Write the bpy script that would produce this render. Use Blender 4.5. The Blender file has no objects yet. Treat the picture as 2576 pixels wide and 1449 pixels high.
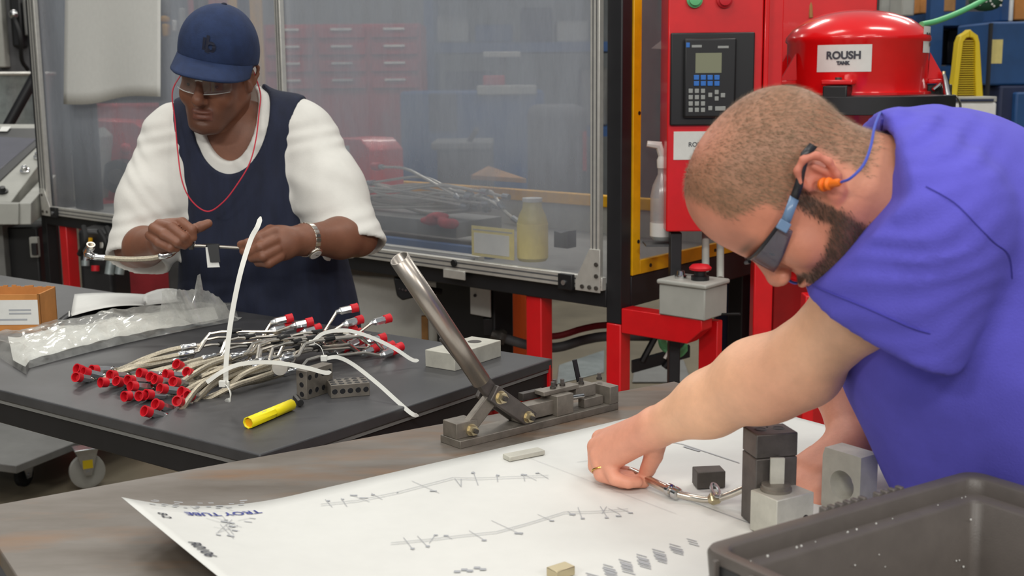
import bpy, bmesh, math, random
import numpy as np
from mathutils import Vector, Matrix, Quaternion

SC = bpy.context.scene
COL = SC.collection
rnd = random.Random(7)

# ---------------------------------------------------------------- camera
FPX, CAM_H = 3100.0, 1.5
PITCH, ROLL = math.atan(524 / 3100.0), math.radians(.54)
_f = Vector((0, math.cos(PITCH), -math.sin(PITCH)))
_r = Vector((1, 0, 0))
_u = Vector((0, math.sin(PITCH), math.cos(PITCH)))
CR = _r * math.cos(ROLL) - _u * math.sin(ROLL)
CU = _u * math.cos(ROLL) + _r * math.sin(ROLL)
CF = _f
CO = Vector((0, 0, CAM_H))
cam_data = bpy.data.cameras.new('camera')
cam_data.sensor_width = 36
cam_data.lens = FPX / 2576 * 36
cam_data.clip_start = .05
cam = bpy.data.objects.new('camera', cam_data)
COL.objects.link(cam)
cam.matrix_world = Matrix(((CR.x, CU.x, -CF.x, CO.x), (CR.y, CU.y, -CF.y, CO.y), (CR.z, CU.z, -CF.z, CO.z), (0, 0, 0, 1)))
cam_data.dof.use_dof = True
cam_data.dof.focus_distance = 2.1
cam_data.dof.aperture_fstop = 9.0
SC.camera = cam

# ---------------------------------------------------------------- world, lamps, exposure
SC.view_settings.view_transform = 'Standard'
SC.view_settings.look = 'None'
SC.view_settings.gamma = 1
SC.view_settings.use_curve_mapping = False
SC.view_settings.exposure = 0.0
wd = bpy.data.worlds.new('hall_light')
SC.world = wd
wd.use_nodes = True
wd.node_tree.nodes['Background'].inputs[0].default_value = (.93, .97, 1, 1)
wd.node_tree.nodes['Background'].inputs[1].default_value = .30


def lamp(loc, sx, sy, power, col=(1, .97, .90)):
    d = bpy.data.lights.new('ceiling_or_fill_lamp', 'AREA')
    d.shape = 'RECTANGLE'
    d.size, d.size_y, d.energy, d.color = sx, sy, power, col
    o = bpy.data.objects.new('ceiling_or_fill_lamp', d)
    COL.objects.link(o)
    o.location = loc
    if loc[1] < 0:
        o.rotation_euler = (math.radians(42), 0, 0)
    return o


# high-bay fluorescent fittings over the shop floor, plus an added fill row
for lx, ly, lz, pw in ((-3.2, .6, 4.6, 24), (-1.0, .9, 4.6, 24), (1.4, .4, 4.6, 24), (-3.4, 3.6, 4.6, 36), (-.6, 3.2, 4.6, 24), (2.2, 3.4, 4.6, 36),
                       (-3.0, 7.0, 4.6, 40), (.2, 6.8, 4.6, 40), (3.4, 7.0, 4.6, 40), (0, 10.5, 4.6, 50), (4.5, 10.5, 4.6, 50), (-4.0, 10.5, 4.6, 50),
                       (-3.0, -2.8, 3.9, 78), (.0, -2.8, 3.9, 78), (3.0, -2.8, 3.9, 78)):  # fill row added behind the camera to brighten upright faces
    lamp((lx, ly, lz), 1.3, .45, pw)


# ---------------------------------------------------------------- pixel rays of the frame, turned into places in the room
def ray(x, y):
    return CF + CR * ((x - 1288) / FPX) - CU * ((y - 724.5) / FPX)


UN = 1.0        # working unit: metres per modelling unit of the group being built


def at(x, y, d):
    return CO + ray(x, y) * (d * UN)


def at_m(x, y, d):
    return CO + ray(x, y) * d


def onz(x, y, z):
    v = ray(x, y)
    return CO + v * ((z - CAM_H) / v.z)


def onplane(x, y, p, n):
    v = ray(x, y)
    return CO + v * ((p - CO).dot(n) / v.dot(n))


# ---------------------------------------------------------------- materials
def lin(c):
    if isinstance(c, str):
        c = [int(c[i:i + 2], 16) for i in (0, 2, 4)]
    return tuple(((v / 255 / 12.92) if v / 255 <= .04045 else ((v / 255 + .055) / 1.055) ** 2.4) for v in c)


MATS = {}


def M(name, col=(128, 128, 128), rough=.5, metal=0., var=0., vs=12., bump=0., bs=150., spec=.5, coat=0., sss=0., trans=0., col2=None, stretch=None, attr=False):
    if name in MATS:
        return MATS[name]
    m = bpy.data.materials.new(name)
    m.use_nodes = True
    nt = m.node_tree
    b = nt.nodes['Principled BSDF']
    c = lin(col)
    if max(c) < .6:
        c = tuple(min(.8, v * 1.28) for v in c)
    b.inputs['Base Color'].default_value = (*c, 1)
    b.inputs['Roughness'].default_value = rough
    b.inputs['Metallic'].default_value = metal
    b.inputs['Specular IOR Level'].default_value = spec
    b.inputs['Coat Weight'].default_value = coat
    b.inputs['Coat Roughness'].default_value = .08
    if sss:
        b.inputs['Subsurface Weight'].default_value = sss
        b.inputs['Subsurface Radius'].default_value = (.012, .005, .003)
        b.inputs['Subsurface Scale'].default_value = 1
    if trans:
        b.inputs['Transmission Weight'].default_value = trans
    tc = nt.nodes.new('ShaderNodeTexCoord')
    src = tc.outputs['Object']
    if stretch:
        mp = nt.nodes.new('ShaderNodeMapping')
        mp.inputs['Scale'].default_value = stretch[:3]
        if len(stretch) > 3:
            mp.inputs['Rotation'].default_value = (0, 0, stretch[3])
        nt.links.new(src, mp.inputs[0])
        src = mp.outputs[0]
    base = None
    if attr:
        an = nt.nodes.new('ShaderNodeAttribute')
        an.attribute_name = 'tint'
        base = an.outputs['Color']
        nt.links.new(base, b.inputs['Base Color'])
    if var or col2:
        nz = nt.nodes.new('ShaderNodeTexNoise')
        nz.inputs['Scale'].default_value = vs
        nz.inputs['Detail'].default_value = 6
        nz.inputs['Roughness'].default_value = .62
        nt.links.new(src, nz.inputs[0])
        rp = nt.nodes.new('ShaderNodeValToRGB')
        rp.color_ramp.elements[0].position = .3
        rp.color_ramp.elements[1].position = .7
        if attr:
            rp.color_ramp.elements[0].color = (1 - var,) * 3 + (1,)
            rp.color_ramp.elements[1].color = (1 + var,) * 3 + (1,)
            mx = nt.nodes.new('ShaderNodeMix')
            mx.data_type = 'RGBA'
            mx.blend_type = 'MULTIPLY'
            mx.inputs[0].default_value = 1
            nt.links.new(base, mx.inputs[6])
            nt.links.new(rp.outputs[0], mx.inputs[7])
            nt.links.new(mx.outputs[2], b.inputs['Base Color'])
        else:
            c2 = lin(col2) if col2 else None
            rp.color_ramp.elements[0].color = (*(c2 or [max(0, v * (1 - var)) for v in c]), 1)
            rp.color_ramp.elements[1].color = (*(c if c2 else [v * (1 + var) for v in c]), 1)
            nt.links.new(nz.outputs[0], rp.inputs[0])
            nt.links.new(rp.outputs[0], b.inputs['Base Color'])
        nt.links.new(nz.outputs[0], rp.inputs[0])
    if bump:
        n2 = nt.nodes.new('ShaderNodeTexNoise')
        n2.inputs['Scale'].default_value = bs
        n2.inputs['Detail'].default_value = 3
        nt.links.new(src, n2.inputs[0])
        bp = nt.nodes.new('ShaderNodeBump')
        bp.inputs['Strength'].default_value = bump
        bp.inputs['Distance'].default_value = .002
        nt.links.new(n2.outputs[0], bp.inputs['Height'])
        nt.links.new(bp.outputs[0], b.inputs['Normal'])
    MATS[name] = m
    return m


def sheer(name, col, opacity, rough=.3, gloss=.06, vs=6., streak=None, lo=.8, hi=1.2, thin_low=None):
    """hazy see-through plastic: part clear, part scattering film, with a faint gloss"""
    m = bpy.data.materials.new(name)
    m.use_nodes = True
    nt = m.node_tree
    nt.nodes.remove(nt.nodes['Principled BSDF'])
    out = nt.nodes['Material Output']
    tr = nt.nodes.new('ShaderNodeBsdfTransparent')
    df = nt.nodes.new('ShaderNodeBsdfDiffuse')
    df.inputs[0].default_value = (*lin(col), 1)
    tl = nt.nodes.new('ShaderNodeBsdfTranslucent')
    tl.inputs[0].default_value = (*lin(col), 1)
    md = nt.nodes.new('ShaderNodeMixShader')
    md.inputs[0].default_value = .35
    nt.links.new(df.outputs[0], md.inputs[1])
    nt.links.new(tl.outputs[0], md.inputs[2])
    nz = nt.nodes.new('ShaderNodeTexNoise')
    nz.inputs['Scale'].default_value = vs
    nz.inputs['Detail'].default_value = 7
    nz.inputs['Roughness'].default_value = .7
    tc = nt.nodes.new('ShaderNodeTexCoord')
    mp = nt.nodes.new('ShaderNodeMapping')
    if streak:
        mp.inputs['Scale'].default_value = streak
    nt.links.new(tc.outputs['Object'], mp.inputs[0])
    nt.links.new(mp.outputs[0], nz.inputs[0])
    mr = nt.nodes.new('ShaderNodeMapRange')
    mr.inputs[1].default_value, mr.inputs[2].default_value = .25, .75
    mr.inputs[3].default_value, mr.inputs[4].default_value = opacity * lo, min(1, opacity * hi)
    nt.links.new(nz.outputs[0], mr.inputs[0])
    mx = nt.nodes.new('ShaderNodeMixShader')
    op = mr.outputs[0]
    if thin_low:
        # haze is thinner low down on the panel, full higher up
        sx = nt.nodes.new('ShaderNodeSeparateXYZ')
        nt.links.new(tc.outputs['Object'], sx.inputs[0])
        mw = nt.nodes.new('ShaderNodeMapRange')
        mw.inputs[1].default_value, mw.inputs[2].default_value = thin_low[0], thin_low[1]
        mw.inputs[3].default_value, mw.inputs[4].default_value = thin_low[2], 1
        nt.links.new(sx.outputs[2], mw.inputs[0])
        mm = nt.nodes.new('ShaderNodeMath')
        mm.operation = 'MULTIPLY'
        nt.links.new(op, mm.inputs[0])
        nt.links.new(mw.outputs[0], mm.inputs[1])
        op = mm.outputs[0]
    nt.links.new(op, mx.inputs[0])
    nt.links.new(tr.outputs[0], mx.inputs[1])
    nt.links.new(md.outputs[0], mx.inputs[2])
    gl = nt.nodes.new('ShaderNodeBsdfGlossy')
    gl.inputs['Roughness'].default_value = rough
    mg = nt.nodes.new('ShaderNodeMixShader')
    mg.inputs[0].default_value = gloss
    nt.links.new(mx.outputs[0], mg.inputs[1])
    nt.links.new(gl.outputs[0], mg.inputs[2])
    nt.links.new(mg.outputs[0], out.inputs[0])
    MATS[name] = m
    return m


# ---------------------------------------------------------------- mesh helpers
class MB:
    """collects shapes in room coordinates; build() links them as one mesh object"""

    def __init__(s):
        s.v, s.f = [], []

    def add(s, vs, fs):
        o = len(s.v)
        s.v += [tuple(v) for v in vs]
        s.f += [tuple(i + o for i in f) for f in fs]
        return s

    def hexa(s, c):
        """eight corners: bottom four ccw, then top four"""
        return s.add(c, [(3, 2, 1, 0), (4, 5, 6, 7), (0, 1, 5, 4), (1, 2, 6, 5), (2, 3, 7, 6), (3, 0, 4, 7)])

    def box(s, o, ax, ay, az, x0, x1, y0, y1, z0, z1):
        x0, x1, y0, y1, z0, z1 = [q * UN for q in (x0, x1, y0, y1, z0, z1)]
        c = [o + ax * x + ay * y + az * z for z in (z0, z1) for x, y in ((x0, y0), (x1, y0), (x1, y1), (x0, y1))]
        return s.hexa(c)

    def cyl(s, p0, p1, r0, r1=None, n=16, caps=True):
        r1 = r0 if r1 is None else r1
        return s.loft([(p0, r0), (p1, r1)], n, caps)

    def loft(s, pts, n=12, caps=True, closed=False):
        """round sections along a path of (point, radius)"""
        P = [Vector(p) for p, _ in pts]
        m = len(P)
        prev = None
        o = len(s.v)
        for i in range(m):
            t = (P[min(i + 1, m - 1)] - P[max(i - 1, 0)])
            if t.length < 1e-9:
                t = Vector((0, 0, 1))
            t.normalize()
            if prev is None:
                a = Vector((0, 0, 1)) if abs(t.z) < .9 else Vector((1, 0, 0))
                x = t.cross(a).normalized()
            else:
                x = prev - t * prev.dot(t)
                x = x.normalized() if x.length > 1e-6 else t.orthogonal().normalized()
            prev = x
            y = t.cross(x)
            r = pts[i][1] * UN
            for k in range(n):
                a = 2 * math.pi * k / n
                s.v.append(tuple(P[i] + x * (r * math.cos(a)) + y * (r * math.sin(a))))
        for i in range(m - 1):
            for k in range(n):
                a, b = o + i * n + k, o + i * n + (k + 1) % n
                s.f.append((a, b, b + n, a + n))
        if caps:
            s.f.append(tuple(o + k for k in range(n))[::-1])
            s.f.append(tuple(o + (m - 1) * n + k for k in range(n)))
        return s

    def tube(s, path, r, n=8, caps=True):
        return s.loft([(p, r) for p in path], n, caps)

    def lathe(s, o, axis, prof, n=32, xref=None):
        """profile of (radius, height along axis)"""
        axis = Vector(axis).normalized()
        x = (Vector(xref) if xref else axis.orthogonal()).normalized()
        y = axis.cross(x)
        b = len(s.v)
        for r, h in [(r_ * UN, h_ * UN) for r_, h_ in prof]:
            for k in range(n):
                a = 2 * math.pi * k / n
                s.v.append(tuple(Vector(o) + axis * h + x * (r * math.cos(a)) + y * (r * math.sin(a))))
        for i in range(len(prof) - 1):
            for k in range(n):
                a, c = b + i * n + k, b + i * n + (k + 1) % n
                s.f.append((a, c, c + n, a + n))
        if prof[0][0] > 1e-6:
            s.f.append(tuple(b + k for k in range(n))[::-1])
        if prof[-1][0] > 1e-6:
            s.f.append(tuple(b + (len(prof) - 1) * n + k for k in range(n)))
        return s

    def prism(s, poly, o, ax, ay, az, h0, h1):
        """polygon in the (ax, ay) plane pushed from h0 to h1 along az"""
        n = len(poly)
        poly = [(x * UN, y * UN) for x, y in poly]
        h0, h1 = h0 * UN, h1 * UN
        vs = [o + ax * x + ay * y + az * h for h in (h0, h1) for x, y in poly]
        fs = [tuple(range(n))[::-1], tuple(range(n, 2 * n))] + [(i, (i + 1) % n, n + (i + 1) % n, n + i) for i in range(n)]
        return s.add(vs, fs)

    def strip(s, path, side, w, thick=0.0):
        """flat band along a path"""
        n = len(path)
        vs = []
        for i, p in enumerate(path):
            sd = side[i] if isinstance(side, list) else side
            vs += [p - sd * (w / 2), p + sd * (w / 2)]
        return s.add(vs, [(2 * i, 2 * i + 1, 2 * i + 3, 2 * i + 2) for i in range(n - 1)])

    def grid(s, fn, nu, nv):
        vs = [fn(i / nu, j / nv) for j in range(nv + 1) for i in range(nu + 1)]
        return s.add(vs, [(j * (nu + 1) + i, j * (nu + 1) + i + 1, (j + 1) * (nu + 1) + i + 1, (j + 1) * (nu + 1) + i) for j in range(nv) for i in range(nu)])

    def ball(s, c, r, n=12, sx=1, sy=1, sz=1, ax=None):
        r = r * UN
        A = ax or (Vector((1, 0, 0)), Vector((0, 1, 0)), Vector((0, 0, 1)))
        m = max(4, n // 2)
        vs, fs = [], []
        for j in range(m + 1):
            th = math.pi * j / m
            for k in range(n):
                a = 2 * math.pi * k / n
                vs.append(Vector(c) + A[0] * (r * sx * math.sin(th) * math.cos(a)) + A[1] * (r * sy * math.sin(th) * math.sin(a)) + A[2] * (r * sz * math.cos(th)))
        for j in range(m):
            for k in range(n):
                fs.append((j * n + k, (j + 1) * n + k, (j + 1) * n + (k + 1) % n, j * n + (k + 1) % n))
        return s.add(vs, fs)

    def build(s, name, mat, parent=None, bevel=0., smooth=40, solid=0., kind=None, segs=2):
        me = bpy.data.meshes.new(name)
        me.from_pydata(s.v, [], s.f)
        bm = bmesh.new()
        bm.from_mesh(me)
        bmesh.ops.remove_doubles(bm, verts=bm.verts, dist=1e-6)
        bmesh.ops.recalc_face_normals(bm, faces=bm.faces)
        bm.to_mesh(me)
        bm.free()
        return link(name, me, mat, parent, bevel, smooth, solid, kind, segs)


def link(name, me, mat, parent=None, bevel=0., smooth=40, solid=0., kind=None, segs=2):
    if mat:
        me.materials.append(MATS[mat] if isinstance(mat, str) else mat)
    o = bpy.data.objects.new(name, me)
    COL.objects.link(o)
    if smooth:
        me.polygons.foreach_set('use_smooth', [True] * len(me.polygons))
        if smooth < 180:
            me.set_sharp_from_angle(angle=math.radians(smooth))
    if solid:
        md = o.modifiers.new('thickness', 'SOLIDIFY')
        md.thickness = solid
        md.offset = 0
    if bevel:
        md = o.modifiers.new('bevel', 'BEVEL')
        md.width, md.segments, md.limit_method = bevel, segs, 'ANGLE'
        md.angle_limit = math.radians(40)
        md.harden_normals = False
    if parent:
        adopt(o, parent)
    if kind:
        o['kind'] = kind
    return o


def base_of(o):
    """room position of an object's origin (all parents here only translate)"""
    return o.get('_b', None)


BASE = {}


def adopt(o, parent):
    o.parent = parent
    o.matrix_parent_inverse = Matrix.Translation(-BASE.get(parent.name, Vector((0, 0, 0))))


def thing(name, label, cat, loc, group=None, kind=None):
    o = bpy.data.objects.new(name, None)
    COL.objects.link(o)
    o.empty_display_size = .05
    o.location = loc
    BASE[o.name] = Vector(loc)
    return tag(o, label, cat, group, kind)


def tag(o, label=None, cat=None, group=None, kind=None):
    if label:
        o['label'] = label
    if cat:
        o['category'] = cat
    if group:
        o['group'] = group
    if kind:
        o['kind'] = kind
    return o


X, Y, Z = Vector((1, 0, 0)), Vector((0, 1, 0)), Vector((0, 0, 1))


def spline(pts, n=8):
    """Catmull-Rom through points"""
    P = [Vector(p) for p in pts]
    if len(P) < 3:
        return P
    P = [P[0] * 2 - P[1]] + P + [P[-1] * 2 - P[-2]]
    out = []
    for i in range(1, len(P) - 2):
        for k in range(n):
            t = k / n
            a, b, c, d = P[i - 1], P[i], P[i + 1], P[i + 2]
            out.append(.5 * ((2 * b) + (c - a) * t + (2 * a - 5 * b + 4 * c - d) * t * t + (3 * b - 3 * c + d - a) * t ** 3))
    out.append(P[-2])
    return out


def text_mesh(name, txt, mat, o, ax, ay, size, parent=None, align='CENTER', bold=0.0):
    """flat lettering lying in the (ax, ay) plane, centred on o"""
    cu = bpy.data.curves.new(name, 'FONT')
    cu.body = txt
    cu.size = size
    cu.align_x = align
    cu.align_y = 'CENTER'
    cu.offset = bold
    cu.fill_mode = 'FRONT'
    ob = bpy.data.objects.new(name, cu)
    COL.objects.link(ob)
    dg = bpy.context.evaluated_depsgraph_get()
    me = bpy.data.meshes.new_from_object(ob.evaluated_get(dg))
    bpy.data.objects.remove(ob)
    bpy.data.curves.remove(cu)
    az = ax.cross(ay)
    me.transform(Matrix(((ax.x, ay.x, az.x, o.x), (ax.y, ay.y, az.y, o.y), (ax.z, ay.z, az.z, o.z), (0, 0, 0, 1))))
    me.materials.clear()
    return link(name, me, mat, parent, smooth=0)


# ---------------------------------------------------------------- smooth solids from distance fields
class SDF:
    def __init__(s, lo, hi, h):
        s.h = h
        s.lo = np.array(lo, float)
        n = np.ceil((np.array(hi, float) - s.lo) / h).astype(int) + 1
        s.n = n
        s.d = np.full(n, .06, np.float32)
        s.ax = [(s.lo[i] + np.arange(n[i]) * h).astype(np.float32) for i in range(3)]

    def _blk(s, lo, hi):
        a = np.clip(np.floor((np.array(lo) - s.lo) / s.h).astype(int), 0, s.n)
        b = np.clip(np.ceil((np.array(hi) - s.lo) / s.h).astype(int) + 1, 0, s.n)
        if (b <= a).any():
            return None, None
        sl = tuple(slice(a[i], b[i]) for i in range(3))
        return sl, (s.ax[0][sl[0]][:, None, None], s.ax[1][sl[1]][None, :, None], s.ax[2][sl[2]][None, None, :])

    def add(s, prim, k=.01):
        fn, lo, hi = prim
        pad = k + 3 * s.h
        sl, G = s._blk(np.array(lo) - pad, np.array(hi) + pad)
        if sl is None:
            return s
        a = s.d[sl]
        b = fn(*G)
        hh = np.maximum(k - np.abs(a - b), 0) / max(k, 1e-6)
        s.d[sl] = np.minimum(a, b) - hh * hh * k * .25
        return s

    def sub(s, prim, k=.004):
        fn, lo, hi = prim
        pad = k + 3 * s.h
        sl, G = s._blk(np.array(lo) - pad, np.array(hi) + pad)
        if sl is None:
            return s
        a = s.d[sl]
        b = -fn(*G)
        hh = np.maximum(k - np.abs(a - b), 0) / max(k, 1e-6)
        s.d[sl] = np.maximum(a, b) + hh * hh * k * .25
        return s

    def warp(s, fn):
        G = (s.ax[0][:, None, None], s.ax[1][None, :, None], s.ax[2][None, None, :])
        s.d += fn(*G).astype(np.float32)
        return s

    def mesh(s):
        d = s.d
        n = s.n
        ins = d < 0
        c = [ins[:-1, :-1, :-1], ins[1:, :-1, :-1], ins[:-1, 1:, :-1], ins[1:, 1:, :-1], ins[:-1, :-1, 1:], ins[1:, :-1, 1:], ins[:-1, 1:, 1:], ins[1:, 1:, 1:]]
        cnt = sum(x.astype(np.int8) for x in c)
        cells = np.argwhere((cnt > 0) & (cnt < 8))
        idx = -np.ones(n - 1, np.int64)
        idx[tuple(cells.T)] = np.arange(len(cells))
        offs = np.array([(0, 0, 0), (1, 0, 0), (0, 1, 0), (1, 1, 0), (0, 0, 1), (1, 0, 1), (0, 1, 1), (1, 1, 1)])
        vals = np.stack([d[tuple((cells + o).T)] for o in offs], 1).astype(np.float64)
        acc = np.zeros((len(cells), 3))
        num = np.zeros(len(cells))
        for a, b in ((0, 1), (2, 3), (4, 5), (6, 7), (0, 2), (1, 3), (4, 6), (5, 7), (0, 4), (1, 5), (2, 6), (3, 7)):
            va, vb = vals[:, a], vals[:, b]
            m = (va < 0) != (vb < 0)
            t = np.where(m, va / np.where(m, va - vb, 1), 0)
            p = offs[a] + (offs[b] - offs[a]) * t[:, None]
            acc += np.where(m[:, None], p, 0)
            num += m
        V = s.lo + (cells + acc / num[:, None]) * s.h
        F = []
        for ax_ in range(3):
            o1, o2 = [(1, 2), (2, 0), (0, 1)][ax_]
            sl0 = [slice(1, -1)] * 3
            sl1 = [slice(1, -1)] * 3
            sl0[ax_] = slice(0, n[ax_] - 1)
            sl1[ax_] = slice(1, n[ax_])
            A, Bq = ins[tuple(sl0)], ins[tuple(sl1)]
            e = np.argwhere(A != Bq)
            if not len(e):
                continue
            flip = A[tuple(e.T)]
            base = e.copy()
            for q in range(3):
                if q != ax_:
                    base[:, q] += 1

            def cell(d1, d2):
                k = base.copy()
                k[:, o1] += d1
                k[:, o2] += d2
                return idx[tuple(k.T)]
            q = np.stack([cell(-1, -1), cell(0, -1), cell(0, 0), cell(-1, 0)], 1)
            q[~flip] = q[~flip][:, ::-1]
            F.append(q)
        F = np.concatenate(F)
        return V, F


def rc(a, b, ra, rb=None):
    """tapered round limb"""
    rb = ra if rb is None else rb
    ra, rb = ra * UN, rb * UN
    a = np.array(a, float)
    b = np.array(b, float)
    ab = b - a
    L2 = max(float(ab @ ab), 1e-12)

    def fn(x, y, z):
        t = np.clip(((x - a[0]) * ab[0] + (y - a[1]) * ab[1] + (z - a[2]) * ab[2]) / L2, 0, 1)
        return np.sqrt((x - a[0] - t * ab[0]) ** 2 + (y - a[1] - t * ab[1]) ** 2 + (z - a[2] - t * ab[2]) ** 2) - (ra + (rb - ra) * t)
    m = max(ra, rb)
    return fn, np.minimum(a, b) - m, np.maximum(a, b) + m


def ell(c, r, R=None):
    """ellipsoid, R rows = its axes"""
    c = np.array(c, float)
    r = np.array(r, float) * UN
    A = np.eye(3) if R is None else np.array([np.array(v, float) for v in R])

    def fn(x, y, z):
        X0, Y0, Z0 = x - c[0], y - c[1], z - c[2]
        q = [(X0 * A[i][0] + Y0 * A[i][1] + Z0 * A[i][2]) / r[i] for i in range(3)]
        k0 = np.sqrt(q[0] ** 2 + q[1] ** 2 + q[2] ** 2)
        k1 = np.sqrt((q[0] / r[0]) ** 2 + (q[1] / r[1]) ** 2 + (q[2] / r[2]) ** 2) + 1e-9
        return k0 * (k0 - 1) / k1
    e = np.sqrt(sum((A[i] * r[i]) ** 2 for i in range(3)))
    return fn, c - e, c + e


def half(p, nrm, lo, hi):
    """the solid half-space behind the plane (p, nrm), inside a box"""
    p = np.array(p, float)
    nrm = np.array(nrm, float)
    nrm = nrm / np.linalg.norm(nrm)

    def fn(x, y, z):
        return (x - p[0]) * nrm[0] + (y - p[1]) * nrm[1] + (z - p[2]) * nrm[2]
    return fn, np.array(lo, float), np.array(hi, float)


def chain(S, pts, k=.01):
    for (a, ra), (b, rb) in zip(pts[:-1], pts[1:]):
        S.add(rc(a, b, ra, rb), k)
    return S


def mesh_from(name, V, F, mat, parent=None, tint=None, kind=None, smooth=180):
    me = bpy.data.meshes.new(name)
    me.vertices.add(len(V))
    me.vertices.foreach_set('co', np.asarray(V, np.float32).ravel())
    F = np.asarray(F, np.int32)
    me.loops.add(F.size)
    me.loops.foreach_set('vertex_index', F.ravel())
    me.polygons.add(len(F))
    me.polygons.foreach_set('loop_start', np.arange(len(F), dtype=np.int32) * 4)
    me.update(calc_edges=True)
    me.validate()
    if tint is not None:
        at_ = me.color_attributes.new('tint', 'FLOAT_COLOR', 'POINT')
        t4 = np.ones((len(V), 4), np.float32)
        t4[:, :3] = tint
        at_.data.foreach_set('color', t4.ravel())
    return link(name, me, mat, parent, smooth=smooth, kind=kind)


def merge(parts):
    """several (V, F[, tint]) lists as one"""
    Vs, Fs, Ts, o = [], [], [], 0
    for p in parts:
        Vs.append(p[0])
        Fs.append(p[1] + o)
        if len(p) > 2:
            Ts.append(p[2])
        o += len(p[0])
    return np.concatenate(Vs), np.concatenate(Fs), (np.concatenate(Ts) if Ts else None)


def relax(V, F, it=2, w=.5):
    """a few rounds of neighbour averaging"""
    V = V.copy()
    a = np.concatenate([F[:, i] for i in range(4)])
    b = np.concatenate([F[:, (i + 1) % 4] for i in range(4)])
    n = np.bincount(a, minlength=len(V)) + np.bincount(b, minlength=len(V))
    for _ in range(it):
        acc = np.zeros_like(V)
        for q in range(3):
            acc[:, q] = np.bincount(a, V[b, q], len(V)) + np.bincount(b, V[a, q], len(V))
        V += w * (acc / np.maximum(n, 1)[:, None] - V)
    return V

# ================================================================ materials of the place
M('concrete', (112, 104, 88), .42, var=.28, vs=2.2, bump=.15, bs=60)
M('wall_paint', (96, 99, 100), .8, var=.2, vs=1.5)
M('steel_plate', (116, 110, 104), .45, .2, col2=(94, 84, 74), vs=3.4, stretch=(1.0, 3.2, 1, -.58), bump=.05, bs=300)
# rust bloom on the bare steel
_nt = MATS['steel_plate'].node_tree
_b = _nt.nodes['Principled BSDF']
_src = _b.inputs['Base Color'].links[0].from_socket
_tc = _nt.nodes.new('ShaderNodeTexCoord')
_mp = _nt.nodes.new('ShaderNodeMapping')
_mp.inputs['Scale'].default_value = (1.2, 4.2, 1)
_mp.inputs['Rotation'].default_value = (0, 0, -.58)
_nz = _nt.nodes.new('ShaderNodeTexNoise')
_nz.inputs['Scale'].default_value = 2.6
_nz.inputs['Detail'].default_value = 9
_nz.inputs['Roughness'].default_value = .6
_rp = _nt.nodes.new('ShaderNodeValToRGB')
_rp.color_ramp.elements[0].position, _rp.color_ramp.elements[1].position = .50, .70
_rp.color_ramp.elements[0].color, _rp.color_ramp.elements[1].color = (0, 0, 0, 1), (.75, .75, .75, 1)
_mx = _nt.nodes.new('ShaderNodeMix')
_mx.data_type = 'RGBA'
_mx.inputs[7].default_value = (*lin((136, 98, 62)), 1)
_nt.links.new(_tc.outputs['Object'], _mp.inputs[0])
_nt.links.new(_mp.outputs[0], _nz.inputs[0])
_nt.links.new(_nz.outputs[0], _rp.inputs[0])
_nt.links.new(_rp.outputs[0], _mx.inputs[0])
_nt.links.new(_src, _mx.inputs[6])
_nt.links.new(_mx.outputs[2], _b.inputs['Base Color'])
M('black_mat', (58, 58, 60), .42, var=.3, vs=5, bump=.08, bs=700)
M('black_paint', (26, 26, 29), .45, var=.2, vs=8)
M('black_rubber', (18, 18, 19), .7)
M('black_plastic', (24, 24, 26), .4)
M('red_paint', (196, 14, 22), .38, var=.12, vs=7, coat=.25)
M('red_gloss', (203, 16, 20), .22, var=.08, vs=9, coat=.6)
M('red_dull', (150, 40, 48), .6, var=.2, vs=6)
M('yellow_paint', (232, 172, 8), .45, var=.14, vs=14)
M('yellow_plastic', (214, 186, 28), .4)
M('aluminium', (196, 194, 188), .38, .55, var=.08, vs=40)
M('alu_block', (176, 174, 164), .5, .3, var=.14, vs=26, bump=.06, bs=500)
M('tool_steel', (118, 112, 104), .45, .5, var=.25, vs=30, bump=.08, bs=400)
M('dark_steel', (70, 66, 62), .5, .4, var=.3, vs=28, bump=.08, bs=400)
M('blackened_steel', (84, 79, 76), .45, .4, var=.35, vs=22)
M('pipe_steel', (150, 143, 136), .3, .8, var=.18, vs=18, stretch=(1, 1, .4))
M('chrome', (205, 205, 205), .14, 1.)
M('nickel', (196, 190, 180), .25, 1., var=.12, vs=60)
M('braid', (158, 150, 134), .45, .75, var=.3, vs=420)
M('zinc', (176, 178, 180), .25, .9, var=.1, vs=80)
M('brass_zinc', (176, 164, 134), .35, .8)
M('red_cap', (205, 26, 40), .45, spec=.4)
M('grey_box', (150, 150, 144), .55, var=.08, vs=12)
M('dark_grey', (72, 72, 74), .6, var=.2, vs=8)
M('mid_grey', (108, 108, 106), .6, var=.15, vs=8)
M('white_paper', (218, 218, 214), .75, var=.02, vs=30)
M('label_white', (222, 222, 218), .5, var=.03, vs=50)
M('ink', (58, 60, 68), .7)
M('ink_light', (150, 152, 156), .7)
M('ink_blue', (52, 62, 132), .7)
M('nylon', (232, 232, 226), .4, sss=.0)
M('cardboard', (176, 118, 62), .85, var=.14, vs=16, bump=.1, bs=120)
M('bin_plastic', (84, 78, 74), .42, var=.1, vs=26, bump=.12, bs=500)
M('blue_paint', (28, 66, 112), .5, var=.2, vs=5)
M('navy_dark', (24, 34, 62), .6, var=.3, vs=5)
M('green_hose', (88, 168, 112), .45)
M('orange_cone', (236, 92, 20), .55)
M('rag', (140, 52, 60), .9, var=.25, vs=30, bump=.4, bs=60)
M('note_yellow', (222, 206, 132), .7, var=.08, vs=30)
M('screen_dark', (84, 84, 92), .2, var=.1, vs=5)
M('lcd', (120, 122, 100), .3)
M('key_blue', (40, 100, 176), .4)
M('key_grey', (136, 138, 136), .5)
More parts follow.
